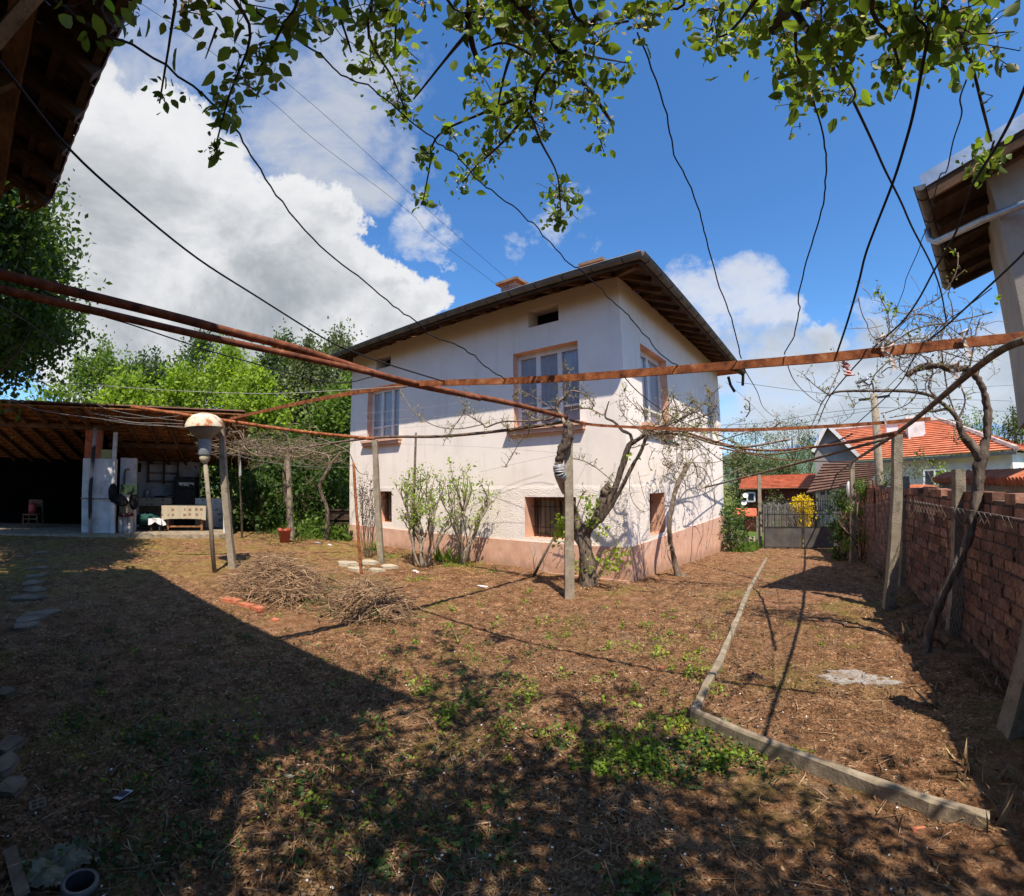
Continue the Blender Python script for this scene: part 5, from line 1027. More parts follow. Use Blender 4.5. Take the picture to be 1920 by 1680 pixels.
CL = [(140, 12, 60, 14), (212, 55, 30, 10), (300, 175, 36, 14), (262, 20, 30, 5), (350, 22, 60, 34), (445, 45, 50, 10), (480, 92, 35, 16), (468, 145, 40, 30), (420, 190, 30, 26), (425, 222, 30, 26), (402, 280, 22, 20), (510, 110, 45, 26), (560, 30, 60, 40), (620, 40, 60, 44), (690, 50, 55, 46), (690, 115, 45, 36), (725, 20, 50, 34), (742, 90, 45, 34), (755, 150, 40, 36), (745, 190, 40, 44), (762, 225, 30, 24),
      (870, 35, 50, 40), (900, 15, 45, 30), (950, 55, 55, 52), (1000, 85, 60, 60), (1042, 55, 55, 50), (900, 140, 36, 32), (908, 190, 36, 36), (962, 200, 50, 50), (1005, 160, 60, 70), (1062, 115, 60, 60), (1110, 55, 50, 46), (1092, 180, 50, 52), (1142, 130, 36, 22), (1172, 118, 26, 9), (1122, 232, 34, 24), (1132, 270, 22, 10), (940, 232, 42, 42), (1000, 225, 42, 36), (920, 282, 38, 42), (868, 340, 30, 34), (890, 310, 32, 34), (845, 245, 24, 20), (800, 290, 24, 34), (792, 372, 24, 34), (1055, 360, 38, 84), (1040, 410, 26, 34), (1185, 30, 50, 22), (1215, 18, 45, 26),
      (1330, 60, 45, 30), (1372, 80, 40, 36), (1422, 38, 55, 50), (1350, 20, 50, 40), (1470, 60, 55, 50), (1540, 40, 55, 48), (1605, 38, 55, 48), (1500, 132, 48, 56), (1532, 172, 50, 60), (1480, 168, 24, 12), (1592, 178, 36, 20), (1486, 238, 10, 3), (1680, 112, 34, 34), (1692, 140, 30, 34), (1762, 28, 70, 80), (1722, 68, 50, 50), (1802, 78, 50, 44), (1842, 58, 45, 34), (1792, 120, 34, 16), (1862, 180, 16, 3), (1872, 110, 26, 14), (1846, 300, 32, 52), (1832, 350, 8, 2), (1270, 4, 40, 16), (780, 5, 50, 26), (1000, 10, 60, 40), (1680, 10, 60, 40), (1560, 90, 40, 30)]
lm = LM(*LEAFA); ly = LM(*LEAFA); fl = LM(*LEAF4)
for px, py, s, n in CL:
    D = AD(px, py)*R.uniform(.96, 1.05); c = atD(px, py, D); rad = s/15*math.pi/180*D*.43; n = max(2, int(n*1.15)); cen = np.array(c)+NR.normal(size=(n, 3))*np.array([rad, rad, rad]); tip = NR.normal(size=(n, 3))*.9; tip[:, 2] -= .5
    k = NR.rand(n) < .10; lm.add(cen[~k], .02+.056*NR.rand((~k).sum())**1.4, .2, tip[~k]); ly.add(cen[k], NR.uniform(.035, .08, k.sum()), .2, tip[k])
    if n > 18: m = n//2; fl.add(np.array(c)+NR.normal(size=(m, 3))*rad*.55, NR.uniform(.014, .032, m), 0)
    for _ in range(max(2, n//7)): i = R.randrange(n); mb.tube([c, V(cen[i]).lerp(c, .5)+V((R.gauss(0, .015), R.gauss(0, .015), R.gauss(0, .015))), V(cen[i])], .0022, 3)
fw = turn((0, 1, 0)); cnt = -230
while cnt < 760:
    a = R.uniform(0, 6.28); q = R.random()**.5; p = V((2.5+math.cos(a)*q*3.2, -8.9+math.sin(a)*q*2.2, R.uniform(3.0, 5.2))); p = p if cnt >= 0 else V((R.gauss(4.7, .75), R.gauss(-7.3, .5), R.uniform(3.2, 4.8))); d = (p-EYE)
    ang = d.normalized().dot(fw)
    if ang > math.cos(math.radians(72)): continue
    cnt += 1; n = R.randint(12, 30); lm.add(np.array(p)+NR.normal(size=(n, 3))*.12, NR.uniform(.05, .095, n), .3)
    if cnt % 4 == 0: h = min(hubs, key=lambda h: (h-p).length); mb.tube([h, h.lerp(p, .5)+V((0, 0, .05)), p], [.012, .004], 4)
part(apple, 'branch', mb, M_ABRANCH); part(apple, 'foliage', lm, M_APPLE); part(apple, 'young_foliage', ly, M_APPLEY); part(apple, 'blossom', fl, M_BLOOM)

# ------------------------------------------------------------------ wires and cables
def wire(pts, d0, d1, r, lab, m=M_WIRE, name='wire', cat='wire', wob=0., group=None):
    """pts = sighted points, depth runs from d0 to d1 along the span"""
    ln = [0]
    for a, b in zip(pts, pts[1:]): ln.append(ln[-1]+math.hypot(a[0]-b[0], a[1]-b[1]))
    q = [atD(p[0], p[1], 1/((1/d0)+(1/d1-1/d0)*(l/ln[-1]))) for p, l in zip(pts, ln)]; q = smooth(q, 5)
    if wob: q = [p+V((R.gauss(0, wob), R.gauss(0, wob), R.gauss(0, wob))) for p in q]
    mb = MB(); mb.tube(q, r*.62, 6, True); return single(name, mb, m, lab, cat, group)
dA = lambda px, py: (atY(px, py, yA)-EYE).length
wire([(-30, 95), (0, 117), (132, 281), (250, 388), (371, 485), (480, 555), (600, 630), (650, 655), (740, 687), (835, 716)], 2.6, dA(835, 716), .010, 'thick black cable from the barn eaves down to the long rusty bar', name='cable', cat='cable')
wire([(90, -10), (186, 60), (288, 109), (395, 190), (440, 240), (480, 304), (530, 382), (600, 460), (670, 517), (737, 572), (785, 607), (805, 628), (855, 647), (882, 662), (925, 697), (950, 712)], 2.2, dA(950, 712), .008, 'black cable from the top left corner across the gutter to the rusty bar', name='cable', cat='cable', wob=.004)
wire([(440, -10), (520, 50), (600, 102), (640, 140), (690, 160), (745, 205), (810, 260), (856, 290), (900, 340), (960, 385), (1010, 430), (1060, 485), (1090, 508), (1128, 545), (1160, 575), (1190, 605), (1230, 655), (1275, 690)], 2.1, dA(1275, 690), .006, 'wavy thin wire crossing the sky to the bar at the house corner', wob=.004)
wire([(1195, 60), (1215, 110), (1250, 215), (1265, 290), (1290, 340), (1315, 410), (1325, 450), (1350, 540), (1375, 610), (1390, 672)], 2.3, dA(1390, 672), .006, 'thin dark wire dropping from the apple branches right of the house roof', wob=.002)
wire([(1392, 680), (1400, 700), (1420, 735), (1432, 765), (1452, 782)], dA(1392, 680), 9, .006, 'loose wire hanging below the rusty bar right of the house')
wire([(1525, 190), (1540, 240), (1549, 300), (1547, 350), (1537, 410), (1512, 490), (1497, 560), (1500, 580), (1488, 630), (1470, 665)], 2.3, dA(1470, 665), .006, 'thin wire curving down from the middle apple cluster', wob=.002)
wire([(1742, 60), (1735, 95), (1713, 210), (1697, 270), (1675, 340), (1640, 430), (1622, 480), (1610, 530), (1590, 600), (1570, 660)], 2.0, dA(1570, 660), .010, 'thick dark cable hanging down from the right apple leaves to the rusty bar', name='cable', cat='cable')
wire([(1600, 190), (1612, 215), (1640, 275), (1660, 320), (1690, 380), (1712, 430), (1748, 500), (1765, 550), (1774, 602)], 2.2, 4.6, .009, 'dark cable sloping right and crossing the thick one', name='cable', cat='cable')
wire([(1812, 150), (1800, 185), (1803, 215), (1787, 265), (1775, 320), (1760, 335), (1740, 420), (1728, 450), (1722, 470), (1700, 520), (1694, 545), (1680, 580)], 2.2, 4.8, .005, 'kinked thin wire falling beside the neighbouring gutter')
wire([(1935, 130), (1900, 215), (1868, 275), (1830, 335), (1815, 370), (1790, 440), (1751, 508), (1720, 565), (1690, 605), (1640, 650), (1600, 690), (1555, 745), (1535, 790)], 2.0, 5.2, .009, 'dark cable descending from the right edge across the neighbouring gutter', name='cable', cat='cable')
wire([(1935, 455), (1914, 480), (1880, 513), (1854, 537), (1810, 578), (1772, 613), (1720, 660), (1690, 715), (1650, 755), (1600, 800)], 2.6, 7, .009, 'dark cable running from the right edge down through the bent vine', name='cable', cat='cable')
wire([(1860, 540), (1800, 585), (1778, 600), (1740, 640), (1700, 690), (1650, 740)], 3.5, 6, .005, 'thin wire close under the right descending cable')
wire([(230, -10), (270, 10), (400, 100), (520, 200), (600, 270), (767, 397), (807, 440), (935, 537)], 12, 13.5, .008, 'lower of two overhead lines reaching the house chimney', m=M_WIRE, name='power_line')
wire([(330, -10), (380, 32), (500, 125), (600, 208), (777, 370), (855, 440), (960, 531)], 12, 13.5, .008, 'upper of two overhead lines reaching the house chimney', m=M_WIRE, name='power_line')
wire([(-20, 490), (0, 500), (80, 545), (170, 585), (250, 610), (330, 637), (400, 660), (480, 682), (560, 705), (620, 717), (660, 716), (700, 706), (735, 708), (768, 716)], 4.2, dA(770, 718), .009, 'black cable with knots running under the rusty pipes to their crossing', name='cable', cat='cable')
wire([(-20, 562), (60, 610), (120, 655), (180, 690), (230, 715), (300, 745), (340, 762)], 5, 11, .008, 'dark cable from the left edge to the outbuilding roof', name='cable', cat='cable')
wire([(50, 714), (180, 722), (300, 731), (480, 738), (620, 733), (765, 724)], 9, dA(770, 718), .007, 'pale wire stretched level from the walnut tree to the pipe crossing', m=M_WIREG)
wire([(-20, 735), (60, 765), (130, 778), (250, 792), (355, 803)], 8, 9.6, .005, 'lowest pale wire leading to the lamp from the left edge', m=M_WIREG)
for i, (a, lab) in enumerate(([[(150, 780), (250, 795), (355, 800)], 'white clothesline ending under the lamp shade'], [[(180, 758), (215, 770), (280, 782), (350, 790)], 'yellowish clothesline sagging before the outbuilding roof'], [[(165, 775), (260, 784), (355, 778)], 'clothesline meeting the lamp shade at its middle'], [[(160, 770), (240, 790), (300, 793), (352, 795)], 'frayed clothesline between outbuilding and lamp'])):
    wire(a, 13.2, 9.7, .006, lab, m=M_WIREG, name='clothesline', cat='clothesline')
wire([(415, 845), (470, 860), (540, 872), (600, 876), (655, 876)], 9.6, 12.6, .006, 'thin pale line from the speckled post to the house corner', m=M_WIREG)
for pts, d0, d1, lab in (([(670, 776), (760, 768), (860, 755), (900, 742)], 10.4, 9, 'trellis wire across the far window of the house'), ([(670, 790), (800, 783), (950, 762), (1040, 752)], 10.4, 8.2, 'trellis wire just above the window sill of the far window'), ([(700, 806), (850, 795), (1000, 780), (1062, 790)], 10.4, 8.1, 'trellis wire running to the main post top'), ([(745, 832), (900, 838), (1056, 850)], 10.2, 8, 'wire from the middle post to the pink ribbon'), ([(900, 885), (1000, 862), (1056, 852)], 9.6, 8, 'thin stay wire sloping up to the pink ribbon')):
    wire(pts, d0, d1, .004, lab, m=M_WIREG, name='trellis_wire')
wire([(1070, 847), (1170, 862), (1290, 872)], 8, 10.2, .004, 'trellis wire from the main post to the wall vine', m=M_WIREG, name='trellis_wire')
wire([(1165, 700), (1200, 738), (1250, 775), (1290, 800)], dA(1165, 700), 8, .007, 'dark wire from the rusty bar down to the vine canes at the house corner')
wire([(1472, 668), (1490, 715), (1520, 745), (1540, 758)], dA(1472, 668), 8, .006, 'wire slanting from the bar towards the arched vine cane')
for i, (pts, lab) in enumerate(([[(1380, 716), (1480, 730), (1640, 750)], 'service line from the house gutter to the utility pole'], [[(1352, 797), (1430, 793), (1540, 775), (1640, 764)], 'upper street line left of the utility pole'], [[(1352, 810), (1430, 806), (1540, 786), (1640, 768)], 'lower street line left of the utility pole'], [[(1640, 730), (1760, 729), (1900, 722)], 'upper street line right of the utility pole'], [[(1640, 764), (1760, 767), (1900, 772)], 'lower street line right of the utility pole'], [[(1640, 745), (1760, 748), (1900, 752)], 'middle street line right of the utility pole'])):
    wire(pts, 17, 18 if i < 3 else 30, .012, lab, name='power_line')
wire([(1360, 716), (1395, 745), (1440, 790), (1470, 820)], 12, 15, .006, 'thin wire from the gutter outlet towards the gate')

# ------------------------------------------------------------------ things in the yard
def lamp():
    b = gnd(403, 1072); D = math.hypot(b.x-EYE.x, b.y-EYE.y); P = lambda x, y: atH(x, y, D); t = thing('yard_lamp', 'old upturned enamel lamp with rusty white dome on a leaning grey pole', 'lamp', b); ax = (P(383, 800)-P(384, 860)).normalized()
    mb = MB(); mb.tube([b-V((0, 0, .1)), P(394, 960), P(385, 868)], .042, 9, True, .04); part(t, 'pole', mb, M_CONC)
    mb = MB(); mb.lathe(P(384, 869), [(.03, 0), (.07, .03), (.10, .09), (.095, .15), (.06, .19)], 16, ax); part(t, 'globe', mb, pm('dirty_cream_globe', gr((.16, .12, .06), (.48, .42, .26), (.58, .53, .36)), 6, 6, .6, .2, 30, .005))
    mb = MB(); mb.lathe(P(384, 853), [(.115, 0), (.12, .01), (.12, .34), (.115, .35)], 18, ax); part(t, 'housing', mb, M_SHEET if False else pm('grey_lamp_paint', gr((.16, .18, .19), (.24, .265, .275), (.3, .32, .33)), 5, 6, .7, .2, 30, .004))
    mb = MB(); mb.lathe(P(384, 824), [(.12, 0), (.17, .05), (.30, .17), (.335, .27), (.33, .28)], 24, ax); part(t, 'shade', mb, pm('grey_enamel', gr((.11, .10, .085), (.19, .175, .15)), 5, 5, .6, 0, spec=.3))
    mb = MB(); mb.lathe(P(383, 800), [(.35, -.02), (.345, .04), (.30, .14), (.21, .21), (.08, .245), (0, .25)], 24, ax); part(t, 'dome', mb, pm('rusty_white_enamel', gr((.30, .09, .03), (.46, .2, .09), (.62, .52, .38), (.66, .58, .43), lo=.34, hi=.56), 5, 8, .6, .2, 30, .004))
lamp()
mb = MB(); a = atH(450, 862, 9.9)
for k in range(9): mb.poly([a+V((-.02-.006*k, 0, -.035*k)), a+V((.03+.007*k, .01, -.035*k)), a+V((.035+.007*k, .0, -.035*(k+1))), a+V((-.025-.007*k, .02, -.035*(k+1)))], True)
mb.tube([a+V((-.1, 0, -.02)), a+V((0, 0, .03)), a+V((.06, 0, .09))], .006, 4); single('white_bag', mb, M_PETAL, 'white plastic bag tied to the dark pole beside the outbuilding', 'bag')
def brush(c1, rx, ry, h, n, m, lab, base, ln=(.25, .9)):
    mb = MB(); c = gnd(*c1)
    for i in range(n):
        a = R.uniform(0, 6.28); q = R.random()**.6; z_ = R.random()*h*(1-q*q*.85); p = c+V((math.cos(a)*q*rx, math.sin(a)*q*ry, z_+.01)); th = R.uniform(0, 6.28); l = R.uniform(*ln)*(1 if R.random() > .1 else 1.5); d = V((math.cos(th), math.sin(th), R.gauss(-.05, .22)-.5*q*math.cos(th-a)*h/rx)).normalized(); m_ = p+V((R.gauss(0, .07), R.gauss(0, .07), R.uniform(-.02, .10)))
        pts = [p-d*l/2, m_, p+d*l/2]
        for k in (0, 2): pts[k].z = max(pts[k].z, gh(pts[k].x, pts[k].y)+.01)
        r = R.choice((.003, .004, .005, .007)); mb.tube(smooth(pts, 2), [r, r*.6], 4)
        if R.random() < .5: mb.tube([m_, m_+V((R.gauss(0, .12), R.gauss(0, .12), R.uniform(.0, .16)))], [r*.7, r*.3], 3)
    return single('brush_pile', mb, m, lab, 'brush pile')
M_DRYT = pm('dry_prunings', gr((.12, .07, .04), (.27, .165, .095), (.46, .32, .20)), 9, 3, .9, 0, island=.4)
brush((520, 1108), .98, .58, .50, 1500, M_DRYT, 'large pile of dry vine prunings before the lamp', None); brush((690, 1148), .55, .40, .38, 620, M_DRYT, 'smaller pile of dry prunings with greenish stalks to the right of the large one', None)
lm = LM(*STRAW); c = gnd(650, 1135); lm.add(np.array(c)+NR.normal(size=(420, 3))*np.array([.5, .28, .02])+np.abs(NR.normal(size=(420, 3)))*np.array([0, 0, .10]), NR.uniform(.12, .4, 420), .2, NR.normal(size=(420, 3))*np.array([1, 1, .25])); single('weeds', lm, M_LEAFG, kind='stuff', label='wilted green stalks between the brush piles')
ft = thing('flowerpot', 'red plastic flowerpot at the foot of the far concrete post', 'flowerpot', gnd(534, 1017))
mb = MB(); o = gnd(534, 1017); mb.lathe(o, [(0, 0), (.13, 0), (.165, .30), (.19, .31), (.19, .38), (.17, .38), (.16, .33), (0, .33)], 18); part(ft, 'pot', mb, pm('red_pot', gr((.35, .08, .045), (.48, .13, .08)), 4, 5, .6, .1, 20, .004))
lm = LM(*LEAFA); lm.add(np.array(o)+np.array((0, 0, .36))+NR.normal(size=(30, 3))*.05, .09, .2, (0, 0, 1)); part(ft, 'plant', lm, M_LEAFM)
def slab(px, py, rx, ry, lab, h=.035, n=9, m=M_STONEY, name='stone_slab', cat='stone', ang=0., group=None):
    c = gnd(px, py); pts = []
    for i in range(n): a = 6.28*i/n+R.uniform(-.2, .2); q = R.uniform(.68, 1.15); x, y = math.cos(a)*rx*q, math.sin(a)*ry*q; pts.append(c+V((x*math.cos(ang)-y*math.sin(ang), x*math.sin(ang)+y*math.cos(ang), -.02)))
    mb = MB(); mb.prism(pts, (0, 0, h+.02)); t2 = [c+(p-c)*.93+V((0, 0, h+.026)) for p in pts]; k = len(mb.v); mb.poly(t2); return single(name, mb, m, lab, cat, group)
slab(650, 1058, .26, .22, 'left slab of the paving by the red stake'); slab(690, 1055, .24, .2, 'middle slab of the paving by the red stake'); slab(728, 1064, .22, .18, 'right slab of the paving by the middle concrete post'); slab(668, 1069, .24, .16, 'front slab of the paving at the foot of the red stake'); slab(706, 1071, .2, .13, 'small front slab of the paving right of the red stake')
for i, (px, py, w) in enumerate(((78, 1037, .22), (74, 1052, .24), (72, 1066, .24), (70, 1080, .26), (66, 1093, .26), (62, 1106, .28), (64, 1121, .30), (82, 1150, .24), (60, 1160, .28), (52, 1172, .22))):
    slab(px, py, w, w*.7, ['farthest', 'second farthest', 'third farthest', 'fourth farthest', 'broad', 'wide', 'largest and flattest', 'small right-hand', 'cracked', 'nearest'][i]+' flagstone of the stepping path along the left edge', h=.012, n=7, m=M_STONE, name='flagstone', cat='flagstone', ang=.7*i)
for px, py, w, lab in ((15, 1300, .16, 'flat stone at the left edge halfway down'), (20, 1400, .2, 'grey stone at the left edge below the flat one'), (8, 1440, .22, 'big pale stone cut by the left edge'), (25, 1480, .17, 'rounded stone low on the left edge')): slab(px, py, w*.7, w*.42, lab, .025, 7, M_STONE, 'field_stone', 'stone')
def chunk(px, py, w, d, h, ang, m, name, lab, cat, tilt=0., dz=0.):
    c = gnd(px, py)+V((0, 0, dz)); u = V((math.cos(ang), math.sin(ang), tilt)); v = V((-math.sin(ang), math.cos(ang), 0)); mb = MB(); j = lambda: R.uniform(-.08, .08); p = []
    for zz in (0, 1):
        for sx, sy in ((-1, -1), (1, -1), (1, 1), (-1, 1)): p.append(c+u*(w/2*(sx+j()))+v*(d/2*(sy+j()))+V((0, 0, zz*h-.01)))
    mb.hexa(p); return single(name, mb, m, lab, cat)
for px, py, w, d, h, a, lab in ((435, 1128, .28, .12, .05, .5, 'broken red brick at the left foot of the large brush pile'), (462, 1137, .24, .1, .05, .3, 'red brick shard below the large brush pile'), (484, 1143, .2, .1, .05, .1, 'orange brick lump at the front of the large brush pile'), (516, 1165, .10, .08, .04, .2, 'small red brick bit in front of the large brush pile'), (1724, 1562, .07, .045, .03, .4, 'dull red brick piece beside the lower right edging'), (1238, 1252, .05, .04, .02, .1, 'tiny red shard in the middle of the yard')):
    chunk(px, py, w, d, h, a, M_BRICKR, 'brick_fragment', lab, 'brick')
chunk(1376, 1020, .75, .3, .16, -.5, M_STONEY, 'concrete_block', 'flat concrete block on the grass at the right house corner', 'block', dz=.05); chunk(1403, 1020, .6, .28, .24, -.9, M_STONEY, 'concrete_block', 'tilted concrete block leaning beside the gate post', 'block', .2, .05)
for px, py, s, a in ((597, 1018, .10, .2), (618, 1022, .14, -.3), (780, 1072, .13, -.4), (905, 1100, .10, .1), (485, 1052, .07, .6)): chunk(px, py, s*1.8, s*.5, .012, a, M_PETAL, 'paper_scrap', {597: 'white paper scrap left of the stone paving', 618: 'longer white scrap just above the stone paving', 780: 'white lath scrap before the lilac', 905: 'pale stick-like scrap before the basement window', 485: 'white scrap on top of the large brush pile edge'}[px], 'litter', 0, .012)
# pale iron hoop at the vine foot, pipe, rag and label in the bottom left corner
mb = MB(); c = gnd(1748, 1232); mb.tube(smooth([c+V((-.11, .02, -.03)), c+V((-.10, 0, .10)), c+V((-.03, 0, .17)), c+V((.06, 0, .15)), c+V((.11, 0, .06)), c+V((.11, -.02, -.03))], 4), .016, 7); single('iron_hoop', mb, M_RUSTD, 'rusty iron hoop sticking out of the soil at the leaning vine', 'hoop')
pp = thing('plastic_pipe', 'short grey plastic pipe standing open in the bottom left corner', 'pipe', gnd(175, 1675)); mb = MB(); o = atZ(150, 1652, .16); ax = (V((.13, .10, .95))).normalized()
mb.lathe(o-ax*.22, [(.056, 0), (.056, .215), (.062, .22)], 24, ax); mb.lathe(o-ax*.22, [(.05, 0), (.05, .22)], 24, ax); part(pp, 'tube', mb, pm('grey_pvc', gr((.035, .036, .038), (.055, .056, .058)), 4, 4, .45, 0, spec=.4)); mb = MB(); mb.lathe(o-ax*.03, [(.057, 0), (.066, .004), (.066, .028), (.05, .03), (.05, .01)], 24, ax); part(pp, 'socket_rim', mb, pm('grey_pvc_rim', gr((.07, .072, .075), (.10, .102, .105)), 4, 4, .4, 0, spec=.4))
mb = MB(); o = gnd(115, 1630); n = 26; H_ = [[.012+.035*abs(math.sin(i*.35+j*.22)*math.cos(j*.31-i*.17))+.012*abs(math.sin(i*.9-j*.7))+R.uniform(0, .004) for j in range(n)] for i in range(n)]
for i in range(n-1):
    for j in range(n-1):
        if math.hypot(i-n/2, j-n/2) < n*.40+1.6*math.sin(math.atan2(i-n/2, j-n/2)*5):
            g = lambda a, b: o+V(((a-n/2)*.0135, (b-n/2)*.0125, H_[a][b])); mb.poly([g(i, j), g(i+1, j), g(i+1, j+1), g(i, j+1)], True)
single('crumpled_rag', mb, pm('olive_rag', gr((.10, .085, .05), (.17, .15, .095), (.24, .21, .14)), 6, 5, .95, .3, 30, .006), 'crumpled olive rag beside the grey pipe in the bottom left', 'rag')
lb = thing('seed_packet', 'small white and dark blue packet lying on the soil at the lower left', 'packet', gnd(232, 1496)); o = gnd(232, 1496)+V((0, 0, .02)); u, v_ = V((.06, .028, .015)), V((-.03, .075, .01))
mb = MB(); mb.prism([o-u*.5-v_*.5, o+u*.5-v_*.5, o+u*.5+v_*.5, o-u*.5+v_*.5], (0, 0, .004)); part(lb, 'card', mb, M_PETAL)
mb = MB(); h = V((0, 0, .0065)); mb.poly([o-u*.48-v_*.28+h, o+u*.48-v_*.28+h, o+u*.48+v_*.28+h, o-u*.48+v_*.28+h]); part(lb, 'printed_panel', mb, pm('navy_print', gr((.02, .03, .06), (.05, .07, .12)), 60, 2, .5, 0))
mb = MB(); o = gnd(72, 1512)+V((0, 0, .012)); q = lambda a, b: o+V((a*.028, b*.03, 0))
for a0, a1, b0_, b1_ in ((-1.6, 1.6, -1.3, -.9), (-1.6, 1.6, .9, 1.3), (-1.6, -1.2, -.9, .9), (1.2, 1.6, -.9, .9), (-.2, .2, -.9, .9), (-1.2, -.2, -.15, .15), (.2, 1.2, -.15, .15)): mb.prism([q(a0, b0_), q(a1, b0_), q(a1, b1_), q(a0, b1_)], (0, 0, .007))
single('plastic_grid', mb, M_STONE, 'dirty plastic grid piece near the left edge above the rag', 'grid')
mb = MB(); a, b = gnd(535, 1457), gnd(552, 1463); mb.beam(a+V((0, 0, .015)), b+V((0, 0, .02)), .02, .012); single('wood_chip', mb, M_STONEY, 'pale wood chip lit by a fleck of sun', 'wood chip')
mb = MB(); a, b = gnd(20, 1600), gnd(45, 1690); mb.beam(a+V((0, 0, .02)), b+V((0, 0, .035)), .05, .02); single('grey_board', mb, M_STONE, 'grey board end cut by the bottom left corner', 'board')
# ribbons and wrapping on the bars
mb = MB(); a = atY(1578, 668, yA); b = atY(1592, 705, yA); mb.tube([a, a.lerp(b, .4)], .008, 5)
for k in range(5): p = a.lerp(b, .3+.14*k); q = a.lerp(b, .44+.14*k); w = .018+.01*math.sin(k*2); mb.poly([p+V((-w, 0, .0)), p+V((w, .01, 0)), q+V((w+.01, 0, 0)), q+V((-w+.012, .01, 0))])
single('pink_rag', mb, pm('pink_rag', gr((.55, .22, .19), (.66, .32, .28)), 4, 3, .8, 0), 'faded pink rag tied to the long rusty bar right of the house', 'rag')
for px, py, lab in ((1648, 655, 'pale rag binding the long bar where the vine reaches it'), (1665, 672, 'pale cloth strip dangling left of the bent vine'), (1785, 705, 'long pale cloth strip hanging in the bent vine'), (1802, 645, 'short pale strip tied under the bar near the right edge'), (1655, 790, 'pink and white strip on the lower rusty bar')):
    a = atY(px, py-12, yA if py < 720 else -1.5); mb = MB(); s_ = .05 if py != 655 else .035
    for k in range(4): mb.poly([a+V((.006*k-.012, -.02, -s_*.55*k)), a+V((.012+.007*k, -.022, -s_*.55*k)), a+V((.018+.006*k, -.02, -s_*.55*(k+1))), a+V((.0+.006*k, -.024, -s_*.55*(k+1)))])
    mb.tube([a+V((-.02, -.03, .01)), a+V((.03, -.045, .03)), a+V((.04, .03, .02))], .007, 5); single('cloth_strip', mb, pm('pale_cloth', gr((.45, .34, .28), (.6, .5, .44)), 5, 3, .9, 0), lab, 'cloth strip')
mb = MB(); p = atH(590, 905, 17)
for k in range(1): blob(mb, atH(1592, 918, 12.9), V((.07, 0, 0)), V((0, .05, 0)), V((0, 0, .19)), 7, .15)
single('white_sack', mb, M_PETAL, 'white sack hung beside the far concrete post above the ivy bush', 'bag')
# stack of dark boards behind the house corner
mb = MB()
for i in range(14): a = atH(616, 962, 14.8)+V((R.uniform(-.05, .05), R.uniform(-.15, .15), 0)); a.z = gh(a.x, a.y)+.05+i*.055; b = a+V((.85, .75, 0)); mb.beam(a, b, R.uniform(.1, .25), .045)
single('board_stack', mb, M_WOODD, 'stack of dark weathered boards behind the left house corner', 'board stack')
# gate
def gate_leaf(a, b, lab):
    a, b = V(a), V(b); g = thing('gate_leaf', lab, 'gate', a); d = b-a; up = V((0, 0, 1)); z0 = .06
    mb = MB(); mb.beam(a+up*(z0+.34), b+up*(z0+.34), .012, .66, up); part(g, 'sheet_panel', mb, M_SHEET)
    mb = MB()
    for z in (z0, z0+.69, 1.18, 1.62): mb.beam(a+up*z, b+up*z, .035, .03, up)
    for p in (a, b): mb.beam(p+up*.02, p+up*1.64, .035, .035)
    part(g, 'frame', mb, M_IRON); mb = MB(); n = 11
    for i in range(1, n): p = a+d*(i/n); mb.tube([p+up*.75, p+up*1.6], .007, 5)
    for i in range(0, n-1, 2): p = a+d*((i+1)/n); mb.tube([p+V((0, 0, 1.3))+d*.0, p+d*.05+up*1.42, p+up*1.54, p-d*.05+up*1.42, p+up*1.3], .006, 4)
    part(g, 'bars', mb, M_IRON)
gl, grr = gnd(1431, 1029), gnd(1585, 1030); gm = (gl+grr)/2
gate_leaf(gl+(gm-gl)*.03, gl+(gm-gl)*.96, 'left leaf of the low grey steel gate beside the concrete gate post'); gate_leaf(gm, grr, 'right leaf of the grey steel gate partly behind the ivy bush')
# grass beyond the worked soil
lm = LM(*BLADE)
for _ in range(2600):
    p = V((R.uniform(.2, 1.0), R.uniform(7.6, 11.5), 0)); lm.add((p.x, p.y, gh(p.x, p.y)-.01), R.uniform(.08, .24), 0, (R.gauss(0, .4), R.gauss(0, .4), 1.2))
for _ in range(5200):
    p = V((R.uniform(-15, -8.6), R.uniform(-1.6, 6), 0)); lm.add((p.x, p.y, gh(p.x, p.y)-.01), R.uniform(.08, .28), 0, (R.gauss(0, .4), R.gauss(0, .4), 1.2))
for _ in range(1500):
    p = V((R.uniform(-.5, 7), R.uniform(10.2, 14), 0)); lm.add((p.x, p.y, gh(p.x, p.y)-.01), R.uniform(.06, .2), 0, (R.gauss(0, .4), R.gauss(0, .4), 1.2))
single('grass', lm, M_LEAFM, kind='stuff', label='green grass at the edges of the yard')

